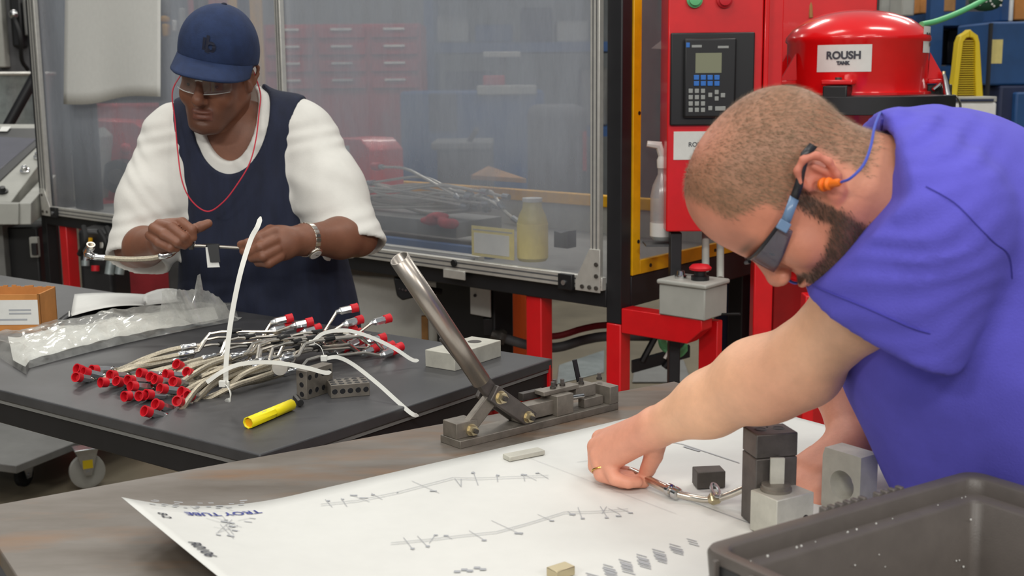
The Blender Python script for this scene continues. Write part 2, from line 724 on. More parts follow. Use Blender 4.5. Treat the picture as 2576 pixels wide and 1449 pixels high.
M('wood', (150, 108, 62), .7, var=.25, vs=14)
M('galvanised', (140, 148, 148), .4, .5, var=.2, vs=20)
sheer('lexan', (184, 190, 200), .50, rough=.25, gloss=.05, vs=3.2, streak=(2.2, 2.2, .55), lo=.62, hi=1.35, thin_low=(.98, 1.30, .30))
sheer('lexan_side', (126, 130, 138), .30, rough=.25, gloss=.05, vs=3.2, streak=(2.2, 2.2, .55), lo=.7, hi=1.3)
sheer('clear_bag', (228, 228, 222), .26, rough=.12, gloss=.16, vs=26, lo=.3, hi=1.7)
sheer('cloudy_bag', (222, 222, 216), .50, rough=.12, gloss=.14, vs=26, lo=.5, hi=1.5)
sheer('spray_clear', (214, 224, 224), .55, rough=.2, gloss=.08, vs=8)
sheer('jug_yellow', (226, 214, 140), .72, rough=.3, gloss=.05, vs=12)
sheer('lens_clear', (220, 224, 226), .05, rough=.05, gloss=.04, vs=8)
sheer('lens_blue', (62, 70, 104), .46, rough=.05, gloss=.08, vs=8)


def struct(o):
    o['kind'] = 'structure'
    return o


# ================================================================ the hall
struct(MB().box(Vector((0, 0, 0)), X, Y, Z, -9, 10, -4, 15, -.1, 0).build('floor', 'concrete', smooth=0))
struct(MB().box(Vector((0, 0, 0)), X, Y, Z, -9, 10, 15, 15.2, 0, 6).build('wall_back', 'wall_paint', smooth=0))
struct(MB().box(Vector((0, 0, 0)), X, Y, Z, -9.2, -9, -4, 15.2, 0, 6).build('wall_left', 'wall_paint', smooth=0))
struct(MB().box(Vector((0, 0, 0)), X, Y, Z, 10, 10.2, -4, 15.2, 0, 6).build('wall_right', 'wall_paint', smooth=0))


def fbox(mb, x0, y0, x1, y1, d, th, d1=None, ext=0.):
    """upright box whose front face fills the pixel rectangle at depth d (d1 at its right end)"""
    d1 = d if d1 is None else d1
    a, b = at(x0, y1, d), at(x1, y1, d1)
    top = at(x0, y0, d).z
    ax = (b - a)
    ax.z = 0
    L = ax.length
    ax.normalize()
    ay = Z.cross(ax)
    o = Vector((a.x, a.y, 0))
    return mb.box(o, ax, ay, Z, 0, L, 0, th, a.z - ext, top)


def ring(p, n=16, r=1.0):
    return [p]


# ================================================================ steel layout table (near)
TZ = .945
TA, TB = onz(-70, 1280, TZ), onz(1696, 959, TZ)
TE = (TB - TA).normalized()          # along the far edge, to the right
TN = Vector((TE.y, -TE.x, 0))        # from the far edge towards the camera
TL = (TB - TA).length
tt = thing('layout_table', 'long steel-topped layout table carrying the white drawing', 'table', TA * 1 - Z * TZ)
MB().box(TA, TE, TN, Z, 0, TL, 0, 1.15, -.022, 0).build('tabletop', 'steel_plate', tt, bevel=.002)
MB().box(TA, TE, TN, Z, .04, TL - .04, .05, 1.10, -.10, -.022).build('apron', 'red_paint', tt, bevel=.003)
for s_, t_ in ((.08, .1), (TL - .08, .1), (.08, 1.05), (TL - .08, 1.05)):
    MB().box(TA + TE * s_ + TN * t_, TE, TN, Z, -.035, .035, -.035, .035, -TZ, -.1).build('leg', 'red_paint', tt, bevel=.004)
    MB().box(TA + TE * s_ + TN * t_, TE, TN, Z, -.05, .05, -.05, .05, -TZ, -TZ + .012).build('foot', 'red_paint', tt)

# ================================================================ black work cart (middle)
CZ = .943
CA, CB = onz(653, 1143, CZ), onz(1390, 902, CZ)
CE = (CB - CA).normalized()
CN = Vector((-CE.y, CE.x, 0))        # along the long side, to the left
CL = (CB - CA).length
CW = 2.35
ct = thing('work_cart', 'black rubber-topped rolling work cart piled with hoses', 'cart', CA - Z * CZ)
MB().box(CA, CE, CN, Z, 0, CL, 0, CW, -.021, 0).build('rubber_top', 'black_mat', ct, bevel=.003)
MB().box(CA, CE, CN, Z, .002, CL - .002, .002, CW, -.027, -.021).build('trim_strip', 'mid_grey', ct)
MB().box(CA, CE, CN, Z, .006, CL - .006, .006, CW, -.068, -.027).build('frame_rail', 'black_paint', ct, bevel=.003)
for s_, t_ in ((.08, .08), (CL - .08, .10), (.08, CW - .04), (CL - .08, CW - .04)):
    MB().box(CA + CE * s_ + CN * t_, CE, CN, Z, -.04, .04, -.04, .04, -CZ + .17, -.068).build('leg', 'red_paint', ct, bevel=.003)
# worn red corner gusset just below the far corner of the rubber top
MB().box(CA + CE * (CL - .012), CE, CN, Z, 0, .006, .0, .07, -.30, -.012).build('corner_plate', 'red_paint', ct)
MB().box(CA + CE * (CL - .006), CE, CN, Z, 0, .002, .0, .045, -.075, -.014).build('bare_patch', 'black_paint', ct)


def caster(name, p, r, w, az, parent, forkmat='zinc', wheelmat='grey_box', sticker=False):
    """fork caster standing on the floor at p; az = direction the wheel rolls"""
    d = Vector((math.cos(az), math.sin(az), 0))
    sd = Vector((-d.y, d.x, 0))
    c = p + Z * r
    ob = MB().box(p, d, sd, Z, -.045, .045, -w - .018, w + .018, 2 * r + .02, 2 * r + .028).build(name, forkmat, parent, bevel=.002)
    for s in (-1, 1):
        MB().prism([(-.04, 2 * r + .02), (.04, 2 * r + .02), (.012, r - .012), (-.012, r - .012)], p + sd * (s * (w + .006)), d, Z, sd, -.003, .003).build('fork_plate', forkmat, ob)
    MB().lathe(c - sd * w, sd, [(r * .25, 0), (r * .55, .004), (r * .78, .002), (r, .006), (r, 2 * w - .006), (r * .78, 2 * w - .002), (r * .55, 2 * w - .004), (r * .25, 2 * w)], 24).build('wheel', wheelmat, ob)
    MB().cyl(c - sd * (w + .014), c + sd * (w + .014), .008, n=8).build('axle', 'zinc', ob)
    if sticker:
        MB().box(p + sd * (-w - .0098), d, sd, Z, -.018, .018, -.0008, 0, r * 1.25, r * 1.75).build('sticker', 'yellow_plastic', ob)
    return ob


MB().box(CA - Z * CZ, CE, CN, Z, .30, CL, .7, CW, .17, .2).build('lower_shelf', 'dark_grey', ct, bevel=.003)
cp = onz(222, 1222, 0)
caster('caster', CA - Z * CZ + CE * .08 + CN * .08, .07, .02, 2.3, ct)
caster('caster', CA - Z * CZ + CE * (CL - .1) + CN * .1, .07, .02, 2.3, ct)

# low dolly standing on the floor beyond the table edge, with its own casters
dl = thing('low_dolly', 'low grey platform dolly on casters under the work cart', 'dolly', onz(60, 1222, 0))
da, db = onz(-150, 1180, .16), onz(40, 1172, .16)
dq = onz(172, 1120, .16)
ex = (dq - db)
ex.z = 0
ey = (da - db)
ey.z = 0
exl = ex.length
ex.normalize()
ey = (ey - ex * ey.dot(ex)).normalized()
MB().box(db - Z * 0, ex, ey, Z, 0, exl + .5, 0, .6, -.03, 0).build('platform', 'mid_grey', dl, bevel=.003)
pc = onz(62, 1222, 0)
caster('caster', pc, .045, .016, 1.3, dl, wheelmat='black_rubber')
pc2 = onz(222, 1226, 0)
caster('caster', pc2, .065, .018, .5, dl, forkmat='zinc', wheelmat='grey_box', sticker=True)

# ================================================================ test-stand enclosure (large, behind)
MZ = .90
MO = onz(1525, 712, MZ)
MF = onz(150, 530, MZ)
MU = (MF - MO)
MLEN = MU.length
MU.normalize()                        # along the front, to the far left
MV = Vector((.62, .785, 0)).normalized()     # into the enclosure
MNn = Vector((-MU.y, MU.x, 0))
mt_ = thing('test_enclosure', 'large black-framed test enclosure with hazy plastic doors', 'enclosure', Vector((MO.x, MO.y, 0)))


def fs(px, py):
    """front plane of the enclosure: (distance along the front, height)"""
    p = onplane(px, py, MO, MNn)
    return (p - MO).dot(MU), p.z


def front(name, mat, x0, y0, x1, y1, t0, t1, bevel=.002, parent=None):
    """bar in the front plane between two pixel corners, slanting as the front does"""
    s0, zt = fs(x0, y0)
    s1, zb = fs(x1, y1)
    return MB().box(MO, MU, MV, Z, s1, s0, t0, t1, zb - MO.z, zt - MO.z).build(name, mat, parent or mt_, bevel=bevel)


s_left = fs(97, 300)[0]
s_mid = fs(711, 120)[0]
PW = .055
TOPZ = 1.15
# corner posts
MB().box(MO, MU, MV, Z, -PW, 0, 0, PW, -.12, TOPZ).build('corner_post', 'black_paint', mt_, bevel=.004)
MB().box(MO, MU, MV, Z, -PW, 0, 0, PW, -.9, -.12).build('red_leg', 'red_paint', mt_, bevel=.004)
MB().box(MO, MU, MV, Z, s_left, s_left + .05, 0, PW, -.9, TOPZ).build('corner_post', 'black_paint', mt_, bevel=.004)
MB().box(MO, MU, MV, Z, s_left - .29, s_left - .12, .10, .16, 0, TOPZ).build('inner_post', 'black_paint', mt_, bevel=.004)
# beam under the doors, deck, legs
MB().box(MO, MU, MV, Z, 0, s_left, 0, PW, -.075, -.012).build('front_beam', 'black_paint', mt_, bevel=.003)
MB().box(MO, MU, MV, Z, 0, s_left, .02, 1.0, -.05, -.005).build('deck', 'mid_grey', mt_)
MB().box(MO, MU, MV, Z, 0, s_left, .96, 1.0, .10, .145).build('yellow_rail', 'yellow_paint', mt_, bevel=.003)
MB().box(MO, MU, MV, Z, 0, s_left, .97, .985, -.005, .10).build('back_skirt', 'grey_box', mt_)
for px in (1320, 150):
    s0 = fs(px, 640)[0]
    MB().box(MO, MU, MV, Z, s0 - .06, s0 + .005, .01, .07, -.9, -.075).build('red_leg', 'red_paint', mt_, bevel=.004)
for s0 in (.05, s_left - .1):
    MB().box(MO, MU, MV, Z, s0 - .03, s0 + .03, .9, .96, -.9, TOPZ).build('back_post', 'black_paint', mt_, bevel=.004)
# aluminium profile frame of the doors, each profile with its two grooves
AW = .034


def profile(name, o, ax, along, L, w, parent):
    """slotted aluminium bar: face strip with two recessed grooves"""
    out = MU.cross(Z).normalized()
    out = out if out.y < 0 else -out
    b = MB().box(o, ax, along, out, 0, w, 0, L, 0, .020).build(name, 'aluminium', parent, bevel=.0015)
    for g in (.30, .70):
        MB().box(o, ax, along, out, w * (g - .06), w * (g + .06), .004, L - .004, .0195, .0204).build('groove', 'dark_grey', b)
    return b


for s0, nm, w_ in ((.012, 'door_stile', AW), (s_mid - AW / 2, 'door_stile', AW), (s_left - .075, 'door_stile', .066)):
    profile(nm, MO + MU * s0 - Z * .005, MU, Z, TOPZ, w_, mt_)
profile('door_rail', MO - Z * .022, Z, MU, s_left, AW + .006, mt_)
# plastic door panels
for a_, b_ in ((.03, s_mid), (s_mid, s_left - .03)):
    MB().box(MO, MU, MV, Z, a_, b_, .004, .009, 0, TOPZ).build('door_panel', 'lexan', mt_, smooth=0)
# right-hand side: yellow frame with its own panel
ysx = MO - MU * PW + MV * (PW + .002)
MB().box(ysx, MV, MU, Z, 0, .042, -.004, .014, .02, TOPZ).build('yellow_stile', 'yellow_paint', mt_, bevel=.002)
MB().box(ysx, MV, MU, Z, .042, .95, -.004, .014, .02, .062).build('yellow_sill', 'yellow_paint', mt_, bevel=.002)
MB().box(ysx, MV, MU, Z, .9, .95, -.004, .014, .062, TOPZ).build('yellow_stile', 'yellow_paint', mt_, bevel=.002)
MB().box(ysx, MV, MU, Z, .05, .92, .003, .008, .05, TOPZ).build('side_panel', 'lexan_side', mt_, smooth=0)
MB().box(ysx, MV, MU, Z, 0, .95, .0, .05, -.075, .018).build('side_beam', 'black_paint', mt_, bevel=.003)
for t_, z_ in ((.03, .5), (.03, .12), (.1, .04), (.25, .04), (.5, .04), (.03, .9)):
    MB().cyl(ysx + MV * t_ + Z * z_ - MU * .006, ysx + MV * t_ + Z * z_ + MU * .0, .006, n=8).build('bolt', 'black_plastic', mt_)
# corner gussets with bolts, black corner blocks
outn = MU.cross(Z).normalized()
outn = outn if outn.y < 0 else -outn


def gusset(s0, sg, bolts):
    o = MO + MU * s0 - Z * .028
    g = MB().prism([(0, 0), (.095 * sg, 0), (.095 * sg, .03), (.04 * sg, .13), (0, .13)], o, MU, Z, outn, .021, .026).build('gusset', 'aluminium', mt_, bevel=.001)
    for bx, bz in bolts:
        MB().cyl(o + MU * (bx * sg) + Z * bz + outn * .026, o + MU * (bx * sg) + Z * bz + outn * .031, .0065, n=10).build('bolt', 'dark_steel', g)
    return g


gusset(.004, 1, ((.012, .014), (.038, .014), (.066, .014), (.012, .05), (.012, .085)))
gusset(s_left - .012, -1, ((.02, .02), (.06, .02), (.02, .1)))
for s0 in (.105, s_left - .175):
    MB().box(MO, MU, outn, Z, s0, s0 + .055, .02, .036, -.030, .018).build('corner_block', 'black_plastic', mt_, bevel=.002)
    MB().cyl(MO + MU * (s0 + .03) - Z * .008 + outn * .036, MO + MU * (s0 + .03) - Z * .008 + outn * .041, .008, n=10).build('bolt', 'zinc', mt_)
# latch plate half way along the sill
sL = fs(1155, 665)[0]
MB().box(MO, MU, outn, Z, sL - .05, sL + .05, .02, .026, -.048, -.02).build('latch_plate', 'aluminium', mt_, bevel=.001)
MB().cyl(MO + MU * sL + outn * .02 + Z * .004, MO + MU * sL + outn * .028 + Z * .004, .012, n=10).build('latch_knob', 'black_plastic', mt_)
# red outrigger arm with mitred end, carrying the stop box
OA = MO - MU * (PW + .002) + Z * -.07
MB().prism([(0, -.075), (.235, -.075), (.285, -.03), (.285, 0), (0, 0)], OA, -MU, Z, MV, 0, .06).build('outrigger', 'red_paint', mt_, bevel=.003)
MB().box(OA, -MU, MV, Z, .215, .28, .10, .13, -.40, -.02).build('outrigger_drop', 'red_paint', mt_, bevel=.003)
MB().box(MO, MU, MV, Z, -PW, -PW + .025, .06, .9, -.6, -.54).build('stretcher', 'red_paint', mt_)

# ================================================================ things inside the enclosure
def deckp(px, py, lift=0.):
    return onz(px, py, MZ - .005 + lift)


def deck_at(s, t, z=0.):
    return MO + MU * s + MV * t + Z * (z - .005)


# hanging white sheet
def sheet_pt(u, v):
    p = onplane(165 + (404 - 165) * u + 5 * math.sin(u * 9) * v, -60 + (322 - 22 * u + 5 * math.sin(u * 7)) * v, MO - MV * .035, MNn)
    return p - MV * (.012 * math.sin(u * 8 + 1) * v)


o = MB().grid(sheet_pt, 24, 10).build('plastic_sheet', 'label_white', solid=.002)
tag(o, 'plain white sheet hanging over the left plastic door', 'sheet')

# pile of finished tube assemblies lying on the deck
def tube_run(pts, r=.0042, n=6):
    return MB().tube(spline(pts, 5), r, n)


pile_px = [((905, 470), (1010, 480), (1120, 500), (1215, 512)), ((915, 486), (1030, 470), (1140, 488), (1230, 505), (1290, 548)),
           ((930, 500), (1000, 512), (1100, 505), (1180, 498), (1240, 510)), ((900, 455), (985, 470), (1060, 498), (1150, 515), (1200, 500)),
           ((965, 420), (1018, 424), (1080, 455), (1145, 492)), ((920, 520), (990, 522), (1090, 520), (1160, 520)),
           ((935, 462), (1040, 490), (1130, 512), (1190, 520)), ((910, 495), (960, 508), (1060, 516), (1140, 508), (1210, 488)),
           ((925, 470), (960, 488), (1040, 500), (1100, 486), (1170, 495)), ((1120, 500), (1180, 505), (1230, 480), (1255, 510))]
g_ = random.Random(5)
for _ in range(8):
    x0, y0 = g_.uniform(900, 960), g_.uniform(455, 515)
    pile_px.append(((x0, y0), (x0 + g_.uniform(60, 120), y0 + g_.uniform(-14, 18)), (x0 + g_.uniform(150, 210), y0 + g_.uniform(-6, 26)), (x0 + g_.uniform(230, 330), min(528, y0 + g_.uniform(10, 34)))))
for i, pp in enumerate(pile_px):
    path = []
    for k, (px, py) in enumerate(pp):
        p = onplane(px, py, MO + MV * (.33 + .02 * (i % 4)), MNn)
        path.append(p)
    if i in (4,):
        nm = 'bent brake tube sticking up from the heap behind the right door'
    else:
        nm = 'bright bent tube in the heap behind the right door'
    root = thing('brake_tube', nm, 'tube', path[-1], 'tubes heaped inside the enclosure')
    tube_run(path, .0056).build('pipe', M('tube_bright', (206, 202, 192), .3, .45), root)
    d = (path[-1] - path[-2]).normalized()
    MB().cyl(path[-1], path[-1] + d * .03, .011, n=8).build('fitting', 'zinc', root)
    d0 = (path[0] - path[1]).normalized()
    MB().cyl(path[0], path[0] + d0 * .025, .010, n=8).build('fitting', 'zinc', root)
    if i in (0, 4):
        q = path[0] + d0 * .025
        MB().lathe(q, d0, [(.014, 0), (.016, .004), (.016, .034), (.012, .042), (0, .043)], 12).build('red_cap', 'red_cap', root)
# heap rests on a low tray
MB().box(onplane(1060, 530, MO + MV * .36, MNn) - Z * .05, MU, MV, Z, -.30, .32, -.12, .14, -.02, .035).build('tray', 'mid_grey')
tr_ = bpy.data.objects['tray']
tag(tr_, 'low grey tray under the heap of tubes in the enclosure', 'tray')

# red rag
rb_ = onplane(1105, 560, MO + MV * .22, MNn)
S = SDF(np.array(rb_) - .14, np.array(rb_) + .14, .006)
for i in range(16):
    a = rnd.uniform(-1, 1)
    c = rb_ + MU * (a * .075) + MV * rnd.uniform(-.02, .02) + Z * (rnd.uniform(-.005, .03) * (1 - abs(a)))
    S.add(ell(c, (rnd.uniform(.015, .035), rnd.uniform(.015, .03), rnd.uniform(.008, .018))), .012)
V_, F_ = S.mesh()
tag(mesh_from('shop_rag', V_, F_, 'rag'), 'crumpled red shop rag behind the right plastic door', 'rag')

# red hopper box with a sheet of paper taped on
hb = thing('red_bin', 'red bin with a sheet of paper inside the enclosure beside the capped man', 'bin', deck_at(1.35, .6))
p0 = onplane(885, 418, MO + MV * .5, MNn)
MB().prism([(-.11, -.13), (.12, -.13), (.12, .07), (.06, .115), (-.11, .115)], p0, MU * -1, Z, MV, 0, .2).build('shell', 'red_paint', hb, bevel=.006)
MB().box(p0, -MU, -MV, Z, -.085, -.01, .0, .003, -.08, .085).build('paper', 'label_white', hb)

# yellow notes and jug standing against the right door
no = thing('paper_note', 'yellowed square paper note inside the right plastic door', 'note', MO + MU * .45)
a = onplane(1187, 642, MO + MV * .02, MNn)
b = onplane(1293, 650, MO + MV * .02, MNn)
ax_ = (b - a)
ax_.z = 0
ax_.normalize()
tpz = onplane(1187, 567, MO + MV * .02, MNn).z
MB().box(a, ax_, MV, Z, 0, (b - a).length, 0, .002, 0, tpz - a.z).build('sheet', 'note_yellow', no)
MB().box(a, ax_, MV, Z, .012, (b - a).length - .02, -.0012, 0, .01, tpz - a.z - .022).build('pale_patch', 'white_paper', no)
MB().box(a, ax_, MV, Z, .006, (b - a).length - .006, -.0008, 0, tpz - a.z - .014, tpz - a.z - .010).build('print_line', 'ink_light', no)
jg = thing('plastic_jug', 'yellow-labelled plastic jug beside the square note', 'jug', onplane(1340, 655, MO + MV * .10, MNn))
jb = onplane(1340, 655, MO + MV * .08, MNn)
jt = onplane(1340, 498, MO + MV * .08, MNn)
hh_ = jt.z - jb.z
MB().lathe(jb, Z, [(.044, 0), (.049, .008), (.049, hh_ * .62), (.044, hh_ * .72), (.032, hh_ * .84), (.030, hh_ * .94)], 20).build('bottle', 'jug_yellow', jg)
MB().lathe(jb, Z, [(.031, hh_ * .94), (.032, hh_ * .95), (.032, hh_), (.0, hh_)], 16).build('screw_cap', 'label_white', jg)
MB().lathe(jb, Z, [(.0505, .01), (.0505, hh_ * .60)], 20).build('wrap_label', 'note_yellow', jg)
bc = thing('black_block', 'small black block on the enclosure deck right of the jug', 'block', onplane(1418, 622, MO + MV * .2, MNn))
q = onplane(1393, 622, MO + MV * .2, MNn)
MB().prism([(0, 0), (.06, 0), (.06, .058), (.03, .05), (0, .055)], q, -MU, Z, MV, 0, .05).build('body', 'black_plastic', bc, bevel=.002)
# deck clutter rails seen low behind the right door
for k, (t_, z_, m_) in enumerate(((.10, .012, 'aluminium'), (.16, .03, 'blue_paint'), (.05, .01, 'dark_grey'))):
    o = MB().box(MO, MU, MV, Z, .62, 1.55, t_, t_ + .03, -.005, z_).build('guide_rail', m_, bevel=.002)
    tag(o, ['bright aluminium guide rail lying along the enclosure deck', 'blue guide rail lying along the enclosure deck', 'dark guide rail just behind the door sill'][k], 'rail')
wd_ = MB().prism([(0, 0), (.32, .0), (.02, .10)], onplane(1185, 452, MO + MV * .9, MNn), -MU, (MV * .8 + Z * .3).normalized(), Z, 0, .02).build('wooden_wedge', 'wood', bevel=.002)
tag(wd_, 'pale wooden board with yellow edge at the back of the enclosure', 'board')
MB().box(onplane(1185, 452, MO + MV * .9, MNn), (-MU * .3 + (MV * .8 + Z * .3).normalized() * .1).normalized(), MV, Z, 0, .001, 0, .001, 0, .001)

# sloped grey fixture and red hopper behind the left door
gs = thing('grey_fixture', 'sloped grey metal fixture behind the left plastic door', 'fixture', at(215, 500, 6.2))
pts = [(185, 505), (185, 392), (232, 322), (254, 345), (232, 508)]
P0 = at(185, 505, 6.2)
poly = [((at(x, y, 6.2) - P0).dot(X), (at(x, y, 6.2) - P0).z) for x, y in pts]
MB().prism(poly, P0, X, Z, Y, 0, .25).build('body', 'grey_box', gs, bevel=.006)
MB().cyl(at(252, 350, 6.18), at(232, 505, 6.18), .008, n=8).build('edge_rod', 'aluminium', gs)
rh = thing('red_hopper', 'red hopper with a round black motor behind the left door', 'machine', at(290, 500, 6.5))
P0 = at(226, 505, 6.5)
poly = [((at(x, y, 6.5) - P0).dot(X), (at(x, y, 6.5) - P0).z) for x, y in ((262, 505), (262, 345), (226, 320), (226, 300), (345, 305), (380, 330), (330, 400), (290, 505))]
MB().prism(poly, P0, X, Z, Y, 0, .3).build('hopper', 'red_paint', rh, bevel=.008)
c = at(312, 440, 6.45)
MB().cyl(c, c - Y * .12, .085, n=20).build('motor', 'black_plastic', rh)
MB().cyl(c - Y * .12, c - Y * .14, .04, n=16).build('motor_hub', 'dark_steel', rh)
c = at(316, 374, 6.4)
MB().ball(c, .03, 12).build('red_knob', 'red_cap', rh)

# ================================================================ far machinery seen through the doors
def drawers(name, label, x0, y0, x1, y1, d, nx, ny, mat, mat2, group=None):
    r = thing(name, label, 'cabinet', at((x0 + x1) / 2, 720, d) * 1, group)
    r.location.z = 0
    BASE[r.name] = Vector(r.location)
    p0, p1 = at(x0, y1, d), at(x1, y0, d)
    MB().box(Vector((p0.x, p0.y, 0)), X, Y, Z, 0, p1.x - p0.x, 0, .6, 0, p1.z).build('carcass', mat, r, bevel=.01)
    w, h = (p1.x - p0.x) / nx, (p1.z - p0.z) / ny
    for i in range(nx):
        for j in range(ny):
            dr = MB().box(p0, X, -Y, Z, i * w + .02, (i + 1) * w - .02, 0, .03, j * h + .02, (j + 1) * h - .02).build('drawer', mat2, r, bevel=.006)
            MB().box(p0, X, -Y, Z, i * w + w * .3, i * w + w * .7, .03, .05, j * h + h * .62, j * h + h * .75).build('handle', 'aluminium', dr)
    return r


drawers('tool_cabinet', 'long dull red bank of drawers far behind the right plastic door', 668, 60, 1060, 232, 9.0, 3, 4, 'red_dull', 'red_dull')
mc = thing('blue_machine', 'dark blue machine far behind the right plastic door', 'machine', at(1180, 700, 8.2))
mc.location.z = 0
BASE[mc.name] = Vector(mc.location)
fbox(MB(), 1010, 230, 1370, 420, 8.2, .8, ext=1.5).build('body', 'blue_paint', mc, bevel=.02)
fbox(MB(), 1080, 235, 1150, 330, 8.15, .1).build('access_door', 'navy_dark', mc, bevel=.01)
fbox(MB(), 1200, 215, 1350, 240, 8.1, .3).build('top_tray', 'grey_box', mc, bevel=.01)
fbox(MB(), 1215, 190, 1270, 216, 8.15, .15).build('red_unit', 'red_dull', mc, bevel=.01)
fbox(MB(), 1215, 130, 1310, 146, 8.4, .2).build('upper_tray', 'grey_box', mc, bevel=.01)
fbox(MB(), 1255, 146, 1275, 190, 8.45, .06).build('mast', 'dark_grey', mc)
mc = thing('grinder_machine', 'small dark bench machine behind the heap of tubes', 'machine', at(1150, 440, 7.2))
fbox(MB(), 1100, 375, 1240, 440, 7.2, .4, ext=1.1).build('housing', 'dark_grey', mc, bevel=.02)
fbox(MB(), 1085, 358, 1240, 378, 7.15, .5).build('hood', 'mid_grey', mc, bevel=.01)
MB().cyl(at(1180, 356, 7.2), at(1200, 325, 7.1), .015, n=8).build('lever', 'dark_grey', mc)
dk = thing('dark_upright', 'tall brown-black upright block behind the right edge of the doors', 'column', at(1400, 700, 6.6))
dk.location.z = 0
BASE[dk.name] = Vector(dk.location)
fbox(MB(), 1330, 265, 1478, 520, 6.6, .5, ext=.22).build('body', 'dark_grey', dk, bevel=.06, segs=3)  # plain dark upright block with rounded edges
fbox(MB(), 1372, 345, 1384, 378, 6.58, .02).build('handle', 'aluminium', dk)
fbox(MB(), 1412, 345, 1424, 378, 6.58, .02).build('handle', 'aluminium', dk)
fbox(MB(), 1440, 330, 1476, 430, 6.58, .02).build('red_plate', 'red_dull', dk)
# tall blue racking behind everything (upper right of the doors)
def rack(name, label, x0, x1, ytop, d, mat, levels, boxes):
    r = thing(name, label, 'racking', at((x0 + x1) / 2, 700, d))
    r.location.z = 0
    BASE[r.name] = Vector(r.location)
    a, b, t = at(x0, 600, d), at(x1, 600, d), at(x0, ytop, d)
    for px in (a.x, b.x):
        for dy in (0, .7):
            MB().box(Vector((px, a.y + dy, 0)), X, Y, Z, -.04, .04, -.04, .04, 0, t.z).build('upright', mat, r)
    for yy in levels:
        z = at(x0, yy, d).z
        MB().box(Vector((a.x, a.y, z)), X, Y, Z, 0, b.x - a.x, -.03, .73, -.05, .03).build('shelf', mat, r)
    return r


rack('pallet_rack', 'tall blue racking far behind the right plastic door', 1090, 1560, -60, 10.5, 'blue_paint', (-20, 120, 330), ())
stock = [((1100, 40, 1180, 116), 'grey_box', 'grey carton on the far blue racking left'), ((1195, 62, 1290, 116), 'blue_paint', 'blue tote on the far blue racking'),
         ((1310, 20, 1390, 116), 'navy_dark', 'dark navy crate on the far blue racking'), ((1400, 50, 1480, 116), 'grey_box', 'grey carton near the right end of the far racking'),
         ((1120, 180, 1240, 326), 'navy_dark', 'large dark crate on the lower far racking'), ((1265, 215, 1330, 326), 'blue_paint', 'upright blue drum box on the lower far racking'),
         ((1462, 170, 1528, 326), 'mid_grey', 'grey machine housing on the lower far racking')]
for (x0, y0, x1, y1), m_, lb in stock:
    tag(fbox(MB(), x0, y0, x1, y1 - 8, 10.5, .5).build('storage_box', m_, bevel=.02), lb, 'box', 'goods on the far racking')
wl = thing('wall_cabinet', 'grey wall of machine guards far behind the left half of the doors', 'machine', at(800, 700, 11))
wl.location.z = 0
BASE[wl.name] = Vector(wl.location)
fbox(MB(), 600, -60, 1080, 300, 11, .4, ext=2).build('body', 'mid_grey', wl)
fbox(MB(), 620, -40, 820, 40, 10.95, .05).build('guard_panel', 'grey_box', wl)
fbox(MB(), 860, -40, 1060, 40, 10.95, .05).build('guard_panel', 'dark_grey', wl)
# yellow-and-blue post pair just behind the capped man
yp = thing('guard_post', 'yellow guard posts with a dark blue strip behind the capped man', 'post', at(630, 700, 6.9))
yp.location.z = 0
BASE[yp.name] = Vector(yp.location)
fbox(MB(), 586, -60, 608, 300, 6.9, .05, ext=1.3).build('yellow_post', 'yellow_paint', yp, bevel=.004)
fbox(MB(), 640, -60, 668, 300, 6.9, .05, ext=1.3).build('yellow_post', 'yellow_paint', yp, bevel=.004)
fbox(MB(), 608, -60, 640, 300, 6.93, .04, ext=1.3).build('infill', 'navy_dark', yp)
# clutter rack between the hanging sheet and the cap
cl = thing('parts_stand', 'grey parts stand with yellow fittings left of the navy cap', 'stand', at(425, 700, 7.4))
cl.location.z = 0
BASE[cl.name] = Vector(cl.location)
fbox(MB(), 402, 95, 470, 330, 7.5, .2, ext=1.2).build('cabinet', 'dark_grey', cl, bevel=.01)
for (x0, y0, x1, y1, m_) in ((404, 40, 420, 55, 'yellow_paint'), (408, 60, 422, 92, 'yellow_paint'), (432, 50, 446, 80, 'aluminium'), (452, 20, 462, 92, 'grey_box'), (406, 0, 424, 36, 'mid_grey')):
    fbox(MB(), x0, y0, x1, y1, 7.4, .08).build('fitting', m_, cl, bevel=.01)
rdf = fbox(MB(), 475, -60, 600, 100, 8.8, .3, ext=.3).build('red_locker', 'red_dull', bevel=.02)
tag(rdf, 'dull red locker far behind the navy cap', 'locker')
rlow = fbox(MB(), 180, 262, 430, 345, 8.0, .3, ext=1.2).build('red_bench', 'red_dull', bevel=.02)
tag(rlow, 'faded red bench front behind the hanging sheet', 'bench')

# ================================================================ control console (far left)
cs = thing('control_console', 'grey sloping control console with dark screen at far left', 'console', at(20, 600, 6.3))
cs.location.z = 0
BASE[cs.name] = Vector(cs.location)
ca, cb, cc, cd = at(-90, 520, 5.9), at(28, 545, 5.85), at(112, 455, 6.35), at(-90, 312, 6.6)
ce = at(112, 312, 6.6)


def slab(name, mat, pts, n, th, parent, bevel=.003):
    vs = [Vector(p) for p in pts] + [Vector(p) - n * th for p in pts]
    k = len(pts)
    return MB().add(vs, [tuple(range(k)), tuple(range(k, 2 * k))[::-1]] + [(i, (i + 1) % k, k + (i + 1) % k, k + i) for i in range(k)]).build(name, mat, parent, bevel=bevel)


pn = (cb - ca).cross(ce - ca).normalized()
pn = pn if pn.z > 0 else -pn


def onp(x, y, lift=0.):
    return onplane(x, y, ca + pn * lift, pn)


